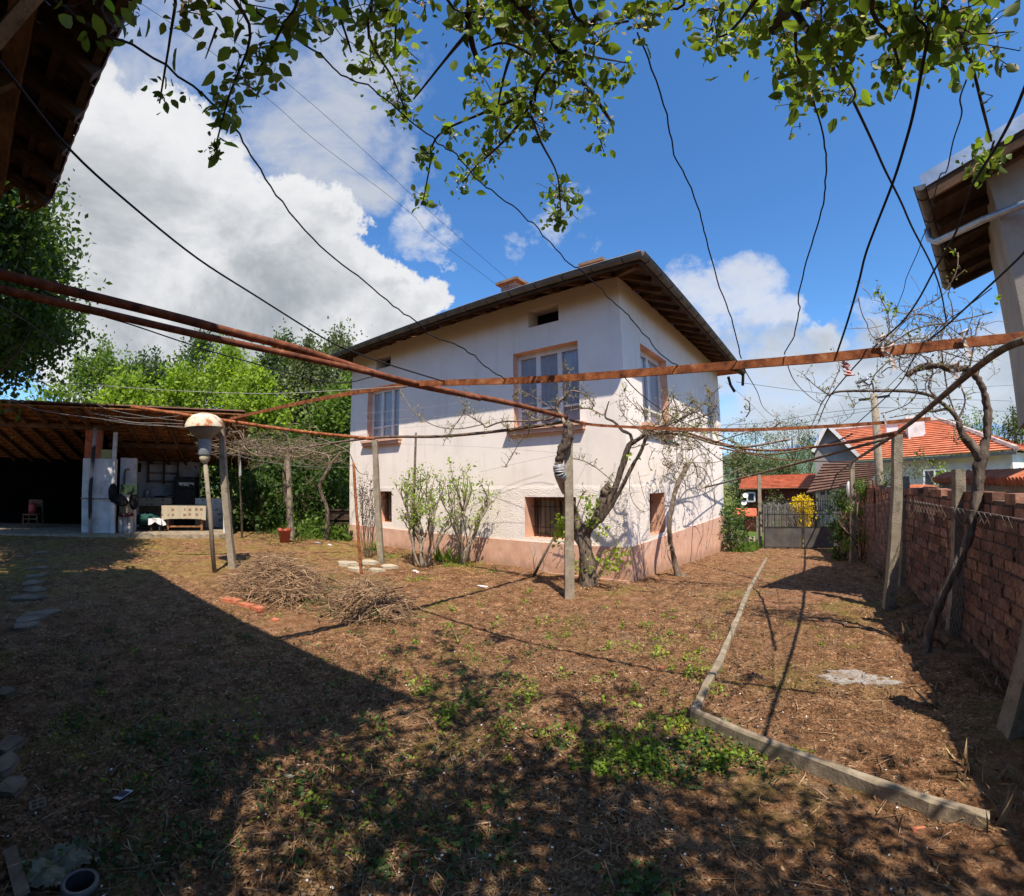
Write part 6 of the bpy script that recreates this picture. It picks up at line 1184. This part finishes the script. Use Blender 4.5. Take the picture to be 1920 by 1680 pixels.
# ------------------------------------------------------------------ litter on the soil
def scatter(n, rmin, rmax, az=66, test=None):
    out = []
    while len(out) < n:
        m = n*2; r = rmin*(rmax/rmin)**NR.rand(m); a = np.radians(NR.uniform(-az, az, m)); x = np.sin(a)*r; y = np.cos(a)*r; c, s = math.cos(PSI), math.sin(PSI); X = EYE.x+c*x-s*y; Y = EYE.y+s*x+c*y
        ok = ~((X > -8.5) & (X < .1) & (Y > -.1) & (Y < 8.2)) & (X < 4.5) & (Y < 9.3) & (X > -12.5) & ~((X < -10.6) & (Y > -9)); 
        for q in np.stack([X, Y], 1)[ok]: out.append((q[0], q[1], gh(q[0], q[1])))
    return np.array(out[:n])
def up_(P, s): P = P.copy(); P[:, 2] += s; return P
lm = LM(*STRAW); P = scatter(44000, .9, 14); P = P[vnoise(P[:, 0]*1.3, P[:, 1]*1.3, 22)+NR.normal(size=len(P))*.2 > -.12]; tip = NR.normal(size=(len(P), 3))*np.array([1, 1, .16]); lm.add(up_(P, .012), NR.uniform(.018, .07, len(P))*np.where(NR.rand(len(P)) < .05, 2.2, 1), .6, tip, wid=1.); P = scatter(14000, 3., 13); P = P[vnoise(P[:, 0]*1.1, P[:, 1]*1.1, 21)+NR.normal(size=len(P))*.12 > .05]; lm.add(up_(P, .014), NR.uniform(.03, .10, len(P)), .5, NR.normal(size=(len(P), 3))*np.array([1, 1, .15])); P = scatter(14000, .9, 4.5); lm.add(up_(P, .014), NR.uniform(.02, .08, len(P)), .3, NR.normal(size=(len(P), 3))*np.array([1, 1, .3])); single('dry_grass', lm, M_STRAW, kind='stuff', label='dry straw and stalks strewn over the soil')
lm = LM(*LEAF4); P = scatter(13000, .9, 13); lm.add(up_(P, .012), NR.uniform(.010, .034, len(P)), 1.0, NR.normal(size=(len(P), 3))*np.array([1, 1, .2])); P = scatter(8500, .9, 4.5); lm.add(up_(P, .014), NR.uniform(.010, .036, len(P)), .8, NR.normal(size=(len(P), 3))*np.array([1, 1, .35])); single('leaves', lm, M_LITTER, kind='stuff', label='small dead leaves over the soil')
lm = LM(*LEAF4); P = scatter(520, 1., 9); lm.add(up_(P, .02), NR.uniform(.010, .020, len(P)), 1.5, NR.normal(size=(len(P), 3))*np.array([1, 1, .15]), 1.4); single('petal_litter', lm, M_PETAL, kind='stuff', label='white fallen petals on the soil')
OCT = ([(1, 0, 0), (0, 1, 0), (-1, 0, 0), (0, -1, 0), (0, 0, .7), (0, 0, -.7)], [(0, 1, 4), (1, 2, 4), (2, 3, 4), (3, 0, 4), (1, 0, 5), (2, 1, 5), (3, 2, 5), (0, 3, 5)])
lm = LM(*OCT); P = scatter(16000, .9, 12); lm.add(P, NR.uniform(.004, .016, len(P))*np.where(NR.rand(len(P)) < .05, 2., 1), 0); single('dirt', lm, pm('soil_clod', gr((.07, .04, .024), (.14, .085, .05), (.22, .145, .095)), 5, 3, .95, 0, island=.4), kind='stuff', label='crumbs and clods of soil')
lm = LM(*OCT); P = scatter(500, 1.0, 9); lm.add(up_(P, .004), NR.uniform(.008, .022, len(P)), 0); single('gravel', lm, M_STONE, kind='stuff', label='small grey pebbles in the soil')
mb = MB()
for p in scatter(1100, 1.1, 11):
    a = R.uniform(0, 6.28); l = R.uniform(.06, .3); d = V((math.cos(a), math.sin(a), 0)); p = V(p)+V((0, 0, .016)); n_ = V((-d.y, d.x, 0)); mb.tube([p-d*l/2, p+n_*R.gauss(0, .12)*l+V((0, 0, R.uniform(0, .02))), p+d*l/2], [.0035, .002], 3)
single('litter', mb, M_DRYT, kind='stuff', label='thin broken twigs lying on the soil')
M_WEEDY = leafmat('yellow_weed_leaf', ((.20, .20, .03), (.34, .32, .04), (.48, .42, .06)), .35)
# weeds: main green patch by the edging and small tufts
def weeds(pts, m, lab, name, leaf=(.018, .045), hgt=.06):
    lm = LM(*LEAF4)
    for px, py, s, n in pts:
        c = np.array(gnd(px, py)); pos = c+NR.normal(size=(n, 3))*np.array([s, s, 0])+np.abs(NR.normal(size=(n, 3)))*np.array([0, 0, hgt]); lm.add(pos, NR.uniform(*leaf, n), .7, None, 1.4)
    single(name, lm, m, kind='stuff', label=lab)
WP = [(R.gauss(1290, 88), R.gauss(1420, 26), R.uniform(.025, .06), R.randint(30, 110)) for _ in range(52)]+[(1440, 1462, .04, 80), (1475, 1450, .03, 40), (1395, 1400, .05, 70), (1120, 1410, .05, 50), (1150, 1432, .05, 60)]
weeds(WP[:34], M_WEED, 'fresh green weeds in a patch by the lower edging', 'weeds', (.012, .034), .028); weeds(WP[34:]+[(R.gauss(1270, 100), R.gauss(1425, 36), .04, 30) for _ in range(26)], M_WEEDD, 'darker low weeds mixed into the patch by the edging', 'weeds', (.012, .034), .02)
weeds([(R.gauss(1180, 90), R.gauss(1400, 26), R.uniform(.02, .04), R.randint(10, 40)) for _ in range(26)]+[(1128, 1428, .05, 90), (1110, 1415, .04, 60), (1240, 1388, .04, 50), (1285, 1372, .05, 60)], M_WEEDY, 'yellowish low weeds at the left of the green patch', 'weeds', (.012, .03), .02)
weeds([(R.uniform(750, 1350), R.uniform(1130, 1380), R.uniform(.02, .07), R.randint(8, 40)) for _ in range(90)]+[(790, 1088, .16, 160), (740, 1140, .1, 60), (1090, 1100, .12, 90), (1255, 1190, .03, 30), (1150, 1215, .06, 60), (1190, 1295, .03, 24), (640, 1150, .2, 140), (570, 1090, .1, 30), (870, 1060, .16, 200), (920, 1075, .14, 90), (840, 1062, .12, 120), (730, 1045, .14, 160), (1540, 1212, .03, 22), (1210, 1175, .05, 40), (990, 1110, .06, 40), (1060, 1195, .05, 40)], M_WEED, 'small green weed tufts dotted over the yard', 'weeds', (.015, .04), .035)
weeds([(R.uniform(80, 1000), R.uniform(1120, 1600), R.uniform(.04, .12), R.randint(10, 40)) for _ in range(70)], M_WEED, 'small green leaves among the litter on the left', 'weeds', (.012, .034), .025)
weeds([(R.uniform(60, 1000), R.uniform(1150, 1660), R.uniform(.03, .10), R.randint(10, 46)) for _ in range(110)]+[(1220, 1665, .06, 160), (1180, 1660, .05, 90), (360, 1385, .06, 60), (375, 1450, .05, 60), (280, 1380, .08, 60)], M_WEEDD, 'dark weed leaves in the shaded soil', 'weeds', (.014, .042), .03)
lm = LM(*BLADE)
for _ in range(160):
    c = np.array(gnd(R.uniform(40, 1100), R.uniform(1080, 1660))); n = R.randint(8, 22); lm.add(c+NR.normal(size=(n, 3))*np.array([.025, .025, 0]), NR.uniform(.03, .08, n), 0, np.array([0, 0, .9])+NR.normal(size=(n, 3))*np.array([.7, .7, .2]))
for _ in range(70):
    x = R.uniform(4.0, 4.5); y = R.uniform(-5.5, 6); n = R.randint(10, 30); lm.add(np.array((x, y, gh(x, y)+.02))+NR.normal(size=(n, 3))*np.array([.06, .08, .02]), NR.uniform(.06, .22, n), 0, np.array([-.3, 0, .5])+NR.normal(size=(n, 3))*.7)
single('dry_grass', lm, M_STRAW, kind='stuff', label='dry grass tufts in the shade and along the brick wall')

# ------------------------------------------------------------------ street houses, pole, hills
def far_roof(par, A, B_, C_, D_, rows, wid=.5, m=M_TILE, nm='roof'):
    """plane between eave A-B and ridge D-C, in tile courses"""
    mb = MB(); A, B_, C_, D_ = V(A), V(B_), V(C_), V(D_)
    for k in range(rows):
        t0, t1 = k/rows, (k+1.15)/rows; p0, p1 = A.lerp(D_, t0), B_.lerp(C_, t0); q0, q1 = A.lerp(D_, min(t1, 1)), B_.lerp(C_, min(t1, 1)); n = max(1, int((p1-p0).length/wid)); nr = (p1-p0).cross(q0-p0).normalized(); nr = -nr if nr.z < 0 else nr
        for j in range(n):
            u, v = j/n, (j+1)/n; a, b, c, d = p0.lerp(p1, u)+nr*.07, p0.lerp(p1, v)+nr*.07, q0.lerp(q1, v), q0.lerp(q1, u); mb.poly([a, b, c, d]); mb.poly([a, a-nr*.07, b-nr*.07, b])
    return part(par, nm, mb, m)
def wbox(par, P0, P1, dep, z0, z1, m, nm='wall'):
    P0, P1 = V((P0[0], P0[1], 0)), V((P1[0], P1[1], 0)); d = (P1-P0); nn = V((-d.y, d.x, 0)).normalized(); mb = MB(); mb.obox(P0+V((0, 0, z0)), d, nn*dep, V((0, 0, z1-z0))); return part(par, nm, mb, m), nn
def fwin(par, px0, px1, py0, py1, D0, D1, nsash=2, frm=M_WHITE):
    a, b = atH(px0, py1, D0), atH(px1, py1, D1); c, d = atH(px1, py0, D1), atH(px0, py0, D0); b.z = a.z; c.z = d.z; n = (b-a).cross(d-a).normalized(); n = -n if n.dot(EYE-a) < 0 else n
    mb = MB(); e = n*.05
    for i in range(nsash+1): p = a.lerp(b, i/nsash); q = d.lerp(c, i/nsash); mb.beam(p+e, q+e, .08, .08)
    mb.beam(a+e, b+e, .08, .08); mb.beam(d+e, c+e, .08, .08); f = part(par, 'window', mb, frm); mb = MB(); mb.poly([a+n*.03, b+n*.03, c+n*.03, d+n*.03]); part(f, 'pane', mb, pm('far_glass', gr((.03, .04, .055), (.08, .10, .13)), .6, 3, .15, 0, spec=.6))
wh = thing('white_street_house', 'white bungalow with a large orange tiled hip roof and two chimneys beyond the wall', 'house', atH(1780, 900, 26))
E0, E1 = atH(1598, 863, 27), atH(1906, 846, 24.5); E0.z = E1.z = (E0.z+E1.z)/2; dd = (E1-E0); nn = V((-dd.y, dd.x, 0)).normalized(); R0 = atH(1552, 804, 31.5); R1 = atH(1763, 794, 30.5); R0.z = R1.z = (R0.z+R1.z)/2
M_TILEB = pm('bright_roof_tile', gr((.42, .13, .06), (.58, .20, .10), (.66, .27, .15)), 3, 6, .85, .3, 20, .01, island=.14)
far_roof(wh, E0-dd*.12, E1, R1, R0, 18, .34, M_TILEB); far_roof(wh, E1, E1+nn*9, R1, R1+V((.01, .01, 0)), 16, .36, M_TILEB)
mb = MB()
for a, b in ((E1, R1), (R0, R1)):
    for i in range(18): mb.tube([a.lerp(b, i/18)+V((0, 0, .06)), a.lerp(b, (i+1.1)/18)+V((0, 0, .06))], .13, 6, True, .1, False)
part(wh, 'hip_tile', mb, pm('mortared_hip', gr((.34, .14, .09), (.50, .38, .33), (.55, .48, .44)), 3, 4, .9, 0))
mb = MB(); mb.beam(E0-dd*.10-V((0, 0, .1)), E1-V((0, 0, .1)), .14, .14); part(wh, 'gutter', mb, M_GUTTER)
W0, W1 = E0+nn*.6, E1+nn*.6-dd*.04; wbox(wh, W0, W1, 7, -1.6, E0.z-.05, M_FARW)
for a in ((1733, 1773, 882, 912), (1812, 1832, 879, 896), (1866, 1884, 874, 890)): fwin(wh, *a, 25.5, 25.3)
fwin(wh, 1744, 1756, 860, 868, 25.9, 25.8, 1, M_FARG)
for px, pt, pb_, w in ((1714, 786, 826, .85), (1671, 796, 817, .6)):
    p = atH(px, pt, 28.5); q = atH(px, pb_, 28.5); mb = MB(); mb.box((p.x-w/2, p.y-w/2, q.z-.4), (p.x+w/2, p.y+w/2, p.z)); mb.box((p.x-w/2-.08, p.y-w/2-.08, p.z+.003), (p.x+w/2+.08, p.y+w/2+.08, p.z+.12)); part(wh, 'chimney', mb, M_FARW)
gh_ = thing('grey_gabled_house', 'grey gabled house with a brown tiled porch behind the far brick wall', 'house', atH(1560, 930, 22)); D = 24.5
a, b, c = atH(1527, 846, D), atH(1604, 853, D), atH(1551, 803, D); bk = V((ray(1560, 850).x, ray(1560, 850).y, 0)).normalized()*4; 
mb = MB(); bl_ = V((a.x, a.y, -1.5)); br = V((b.x, b.y, -1.5)); mb.prism([bl_, br, V((b.x, b.y, b.z)), c, V((a.x, a.y, a.z))], bk); part(gh_, 'wall', mb, M_FARG)
mb = MB(); e = -bk.normalized()*.35
for p, q in ((a, c), (b, c)):
    o = (p-q)*.12; mb.prism([p+o+e, q+e+V((0, 0, .05)), q+bk+V((0, 0, .05)), p+o+bk], (0, 0, .12))
part(gh_, 'roof', mb, M_TILEO); mb = MB(); mb.beam(a+(a-c)*.1+e*1.1+V((0, 0, .06)), c+e*1.1+V((0, 0, .14)), .06, .16); mb.beam(b+(b-c)*.1+e*1.1+V((0, 0, .06)), c+e*1.1+V((0, 0, .14)), .06, .16); part(gh_, 'verge_board', mb, M_FARW)
P0, P1, P2, P3 = atH(1512, 926, 20.5), atH(1632, 905, 20.5), atH(1655, 868, 23.5), atH(1545, 868, 23.5); far_roof(gh_, P0, P1, P2, P3, 10, .4, M_TILEO, 'porch_roof')
q0, q1 = atH(1532, 905, 22), atH(1590, 905, 22); wbox(gh_, q0, q1, 1.5, -1.6, q0.z+.2, M_FARW, 'porch_wall'); fwin(gh_, 1537, 1560, 903, 930, 21.9, 21.9)
mb = MB()
for i in range(16): p = atH(1530+i*4.4, 958, 20.2); mb.tube([p, p+V((0, 0, .75))], .015, 4)
p, q = atH(1528, 958, 20.2), atH(1598, 958, 20.2); mb.beam(p+V((0, 0, .75)), q+V((0, 0, .75)), .04, .04); mb.beam(p, q, .04, .04); part(gh_, 'porch_railing', mb, M_IRON)
lo_ = thing('low_red_house', 'low dark red house with an orange tiled roof seen past the right house corner', 'house', atH(1450, 920, 27)); A_, B2 = atH(1385, 918, 27), atH(1536, 920, 25); C2, D2 = atH(1528, 893, 30), atH(1392, 893, 31.5); B2.z = A_.z; C2.z = D2.z; far_roof(lo_, A_, B2, C2, D2, 11, .4, M_TILEB); wbox(lo_, A_+V((.2, .3, 0)), B2+V((-.1, .3, 0)), 4, -2.2, A_.z-.05, M_DRED); fwin(lo_, 1402, 1416, 924, 940, 26.9, 26.7, 1)
for px, py in ((1398, 929), (1395, 943)):
    o = atH(px, py, 26); n = (EYE-o); n.z = .6*n.length; dish = thing('satellite_dish', {929: 'upper white satellite dish on the low red house', 943: 'lower white satellite dish on the low red house'}[py], 'satellite dish', o); mb = MB(); mb.lathe(o, [(0, -.02), (.09, -.008), (.15, .025)], 16, n); part(dish, 'reflector', mb, M_WHITE); mb = MB(); mb.tube([o-n.normalized()*.03, o-n.normalized()*.3-V((0, 0, .2))], .02, 5); part(dish, 'mount', mb, M_IRON)
or_ = thing('orange_canopy', 'low orange-red canopy roof in front of the low red house', 'canopy', atH(1400, 965, 23)); mb = MB(); a, b, c, d = atH(1372, 969, 23), atH(1420, 969, 22.5), atH(1418, 955, 24.5), atH(1380, 955, 25); mb.prism([a, b, c, d], (0, 0, .06)); part(or_, 'sheet', mb, pm('orange_sheet', gr((.5, .10, .04), (.6, .16, .07)), 3, 4, .6, 0)); 
for p in (a, b): mb = MB(); mb.beam(V((p.x, p.y, -1.6)), p, .08, .08); part(or_, 'post', mb, M_FARG)
fence = thing('picket_fence', 'grey wooden paling fence behind the gate below the low red house', 'fence', atH(1460, 975, 19.5)); mb = MB()
for i in range(34): p = atH(1432+i*2.6, 975, 19.8-.02*i); mb.beam(V((p.x, p.y, -1.4)), V((p.x, p.y, .75+R.uniform(-.06, .06))), .11, .02)
part(fence, 'palings', mb, M_FARG); mb = MB(); a, b = atH(1432, 975, 19.9), atH(1520, 975, 19.2); mb.beam(V((a.x, a.y, .35)), V((b.x, b.y, .35)), .05, .08); part(fence, 'rail', mb, M_FARG)
up_p = thing('utility_pole', 'round concrete street pole with a lamp arm behind the brick wall', 'utility pole', atH(1650, 930, 18)); mb = MB(); p = atH(1648, 930, 18); t_ = atH(1638, 738, 18); mb.tube([V((p.x, p.y, -1.3)), t_], [.17, .12], 12); part(up_p, 'pole', mb, M_CONC)
mb = MB(); mb.tube(smooth([t_-V((0, 0, .1)), t_+V((0, 0, .35)), atH(1630, 722, 18), atH(1620, 716, 18)], 4), .03, 6); mb.beam(t_+V((-.5, .2, -.15)), t_+V((.5, -.2, -.15)), .07, .07); part(up_p, 'lamp_arm', mb, M_IRON); mb = MB(); blob(mb, atH(1617, 714, 18), V((.24, -.1, .06)), V((.03, .09, 0)), V((0, 0, .06)), 6, 0); part(up_p, 'lamp_head', mb, M_ZINC)
# street beyond the gate, hills and mountains
mb = MB(); mb.poly([(-60, 12.6, -.868+.02), (60, 11.2, -.868+.09), (60, 15.2, -1.07), (-60, 16.6, -1.1)])
def ridge(name, D, hfun, m, n=260, depth=.75):
    mb = MB(); pr = None
    for i in range(n+1):
        a = 2*math.pi*i/n; d = V((math.sin(a), math.cos(a), 0)); h = hfun(a); cur = (d*D*depth+V((0, 0, -3)), d*(D*(depth+1)/2)+V((0, 0, h*.55)), d*D+V((0, 0, h)), d*D*1.2+V((0, 0, -5)))
        if pr:
            for k in range(3): mb.poly([pr[k], cur[k], cur[k+1], pr[k+1]], True)
        pr = cur
    o = single(name, mb, m, kind='structure', origin=(0, 0, 0)); return o
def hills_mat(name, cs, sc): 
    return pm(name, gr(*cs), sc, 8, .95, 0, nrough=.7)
ridge('hills', 420, lambda a: 26+7*math.sin(a*5+1)+4*math.sin(a*13)+2*math.sin(a*31), hills_mat('green_hills', ((.05, .085, .065), (.085, .135, .085), (.14, .19, .11)), .06))
ridge('mountains', 3200, lambda a: 225+45*math.sin(a*9+.6)+34*math.sin(a*23+1)+15*math.sin(a*47), hills_mat('haze_blue_mountains', ((.13, .21, .33), (.17, .25, .38)), .002))  # distance haze is painted in as the blue base colour

# ------------------------------------------------------------------ sky, sun, camera
def world():
    w = bpy.data.worlds.new('World'); SC.world = w; w.use_nodes = True; nt = w.node_tree; nt.nodes.clear()
    sky = N(nt, 'ShaderNodeTexSky', sky_type='NISHITA'); sky.sun_disc = False
    sky.sun_elevation = math.radians(57.4); sky.sun_rotation = math.atan2(1.21, -1.0); sky.air_density = 1.0; sky.dust_density = .4; sky.ozone_density = 3.
    g = N(nt, 'ShaderNodeTexCoord').outputs['Generated']
    nm = N(nt, 'ShaderNodeVectorMath', operation='NORMALIZE'); L(nt, g, nm.inputs[0]); d = nm.outputs[0]
    hs = N(nt, 'ShaderNodeHueSaturation'); hs.inputs['Saturation'].default_value = 1.1; hs.inputs['Value'].default_value = .86; L(nt, mixc(nt, 1., sky.outputs[0], (1.42, 1.74, 2.04), 'MULTIPLY'), hs.inputs['Color'])
    # cumulus banks: soft discs round chosen sky directions, broken up by fractal noise
    wn = N(nt, 'ShaderNodeTexNoise'); wn.inputs['Scale'].default_value = 4.5; wn.inputs['Detail'].default_value = 7; wn.inputs['Roughness'].default_value = .62; L(nt, d, wn.inputs['Vector'])
    w1 = N(nt, 'ShaderNodeVectorMath', operation='SUBTRACT'); w1.inputs[1].default_value = (.5, .5, .5); L(nt, wn.outputs['Color'], w1.inputs[0])
    w2 = N(nt, 'ShaderNodeVectorMath', operation='SCALE'); w2.inputs['Scale'].default_value = .30; L(nt, w1.outputs[0], w2.inputs[0])
    w3 = N(nt, 'ShaderNodeVectorMath', operation='ADD'); L(nt, d, w3.inputs[0]); L(nt, w2.outputs[0], w3.inputs[1])
    w4 = N(nt, 'ShaderNodeVectorMath', operation='NORMALIZE'); L(nt, w3.outputs[0], w4.inputs[0]); dw = w4.outputs[0]
    sq = N(nt, 'ShaderNodeVectorMath', operation='MULTIPLY'); sq.inputs[1].default_value = (1, 1, 1.5); L(nt, d, sq.inputs[0])
    n1 = noise(nt, sq.outputs[0], 3.2, 10, .62, .35); n2 = noise(nt, sq.outputs[0], 9., 8, .65, .2)
    def banks(blobs):
        acc = None
        for px, py, rr, amp in blobs:
            c = ray(px, py); dt = N(nt, 'ShaderNodeVectorMath', operation='DOT_PRODUCT'); L(nt, dw, dt.inputs[0]); dt.inputs[1].default_value = c
            m = mathn(nt, 'MULTIPLY', mrange(nt, dt.outputs['Value'], math.cos(math.radians(rr)), math.cos(math.radians(rr*.25)), 0, 1), amp)
            acc = m if acc is None else mathn(nt, 'MAXIMUM', acc, m)
        return acc
    big = banks([(330, 420, 17, 1.), (180, 330, 14, 1.), (520, 500, 14, 1.), (640, 520, 9, 1.), (450, 590, 14, 1.), (700, 570, 8.5, 1.), (250, 560, 16, 1.), (150, 480, 15, 1), (770, 590, 5., .9), (330, 280, 9, .85),
                 (400, 600, 14, 1), (560, 400, 8, .9), (620, 430, 7, .9), (200, 220, 8, .7), (560, 610, 11, 1)])
    small = banks([(785, 430, 6.5, .76), (800, 485, 2., .7), (1050, 400, 6, .74), (955, 420, 2.4, .5), (1105, 452, 2.4, .6), (1400, 565, 9., .82), (1320, 560, 8, .85), (1300, 620, 7., .8), (1470, 585, 5, .74), (1560, 625, 3.6, .74), (1650, 575, 3, .55)])
    wisp = banks([(420, 70, 20, .86), (560, 180, 17, .88), (640, 140, 12, .8), (300, 140, 14, .84), (600, 60, 16, .74), (700, 260, 9, .62), (480, 280, 9, .74), (250, 60, 9, .62), (100, 60, 16, .6)])
    low = banks([(1480, 760, 12, .86), (1620, 740, 13, .88), (1780, 760, 14, .88), (1380, 740, 9, .8), (1560, 690, 7, .84), (1690, 680, 8, .82), (1900, 740, 12, .86), (640, 640, 8, .9), (1180, 760, 14, .7)])
    def dens(b, n, amp, lo, hi): return mrange(nt, mathn(nt, 'ADD', b, mathn(nt, 'MULTIPLY', mathn(nt, 'SUBTRACT', n, .5), amp)), lo, hi)
    mixn = mathn(nt, 'ADD', mathn(nt, 'MULTIPLY', n1, .6), mathn(nt, 'MULTIPLY', n2, .4))
    cb = dens(big, mixn, .9, .38, .60); cs = dens(small, mixn, 2.0, .52, .95); cw = dens(wisp, n1, 2.2, .40, 1.02); cl = dens(low, mixn, 1.4, .45, .9)
    sepd = N(nt, 'ShaderNodeSeparateXYZ'); L(nt, d, sepd.inputs[0])
    # self-shadow: thick middle and base of the big bank greyer, sunlit rims white
    core = mathn(nt, 'MULTIPLY', mrange(nt, mathn(nt, 'ADD', big, mathn(nt, 'MULTIPLY', mathn(nt, 'SUBTRACT', n1, .5), 1.3)), .72, 1.18), mrange(nt, sepd.outputs[2], .74, .44))
    wcol = mixc(nt, mathn(nt, 'MULTIPLY', mrange(nt, n2, .38, .66), .35), (6.9, 6.95, 7.1), (5.2, 5.4, 5.75))
    bcol = mixc(nt, mathn(nt, 'MULTIPLY', core, .92), wcol, (2.75, 3.1, 3.45))
    lcol = mixc(nt, mrange(nt, mixn, .42, .6), (5.9, 6.0, 6.2), (4.1, 4.5, 5.0))
    col = mixc(nt, mathn(nt, 'MULTIPLY', cw, .9), hs.outputs[0], (4.9, 5.15, 5.6)); col = mixc(nt, mathn(nt, 'MULTIPLY', cs, .78), col, wcol)
    col = mixc(nt, mathn(nt, 'MULTIPLY', cl, .9), col, lcol); col = mixc(nt, cb, col, bcol)
    haze = mrange(nt, sepd.outputs[2], .0, .16, .5, 0.); col = mixc(nt, haze, col, (4.6, 5.0, 5.5))
    bg = N(nt, 'ShaderNodeBackground'); bg.inputs[1].default_value = .125; out = N(nt, 'ShaderNodeOutputWorld'); L(nt, col, bg.inputs[0]); L(nt, bg.outputs[0], out.inputs[0])
world()
ld = bpy.data.lights.new('sun', 'SUN'); ld.energy = 5.0; ld.angle = math.radians(.53); ld.color = (1.5, 1.37, 1.18)
lo = bpy.data.objects.new('sun', ld); C.objects.link(lo); lo.rotation_euler = V((-1.21, 1.0, -2.46)).to_track_quat('-Z', 'Y').to_euler(); lo.location = (12, -10, 25)
cam = bpy.data.cameras.new('camera'); co = bpy.data.objects.new('camera', cam); C.objects.link(co)
Rt, Fw, Up = turn((1, 0, 0)), turn((0, 1, 0)), turn((0, 0, 1))
co.matrix_world = Matrix(((Rt.x, Up.x, -Fw.x, EYE.x), (Rt.y, Up.y, -Fw.y, EYE.y), (Rt.z, Up.z, -Fw.z, EYE.z), (0, 0, 0, 1)))
cam.type = 'PANO'; cam.sensor_fit = 'HORIZONTAL'; cam.sensor_width = 36; cam.sensor_height = 31.5; cam.clip_end = 12000; cam.clip_start = .02
cy = cam.cycles if hasattr(cam, 'cycles') and hasattr(cam.cycles, 'panorama_type') else cam
cy.panorama_type = 'FISHEYE_LENS_POLYNOMIAL'
cy.fisheye_fov = math.radians(200)
cy.fisheye_polynomial_k0 = 0; cy.fisheye_polynomial_k1 = -LA/18; cy.fisheye_polynomial_k2 = 0; cy.fisheye_polynomial_k3 = -LB/18**3; cy.fisheye_polynomial_k4 = 0
SC.camera = co
SC.view_settings.view_transform = 'Standard'; SC.view_settings.look = 'None'; SC.view_settings.exposure = 0; SC.view_settings.gamma = 1
SC.render.engine = 'CYCLES'; SC.cycles.max_bounces = 6; SC.cycles.diffuse_bounces = 3; SC.cycles.transparent_max_bounces = 12; SC.cycles.use_denoising = True
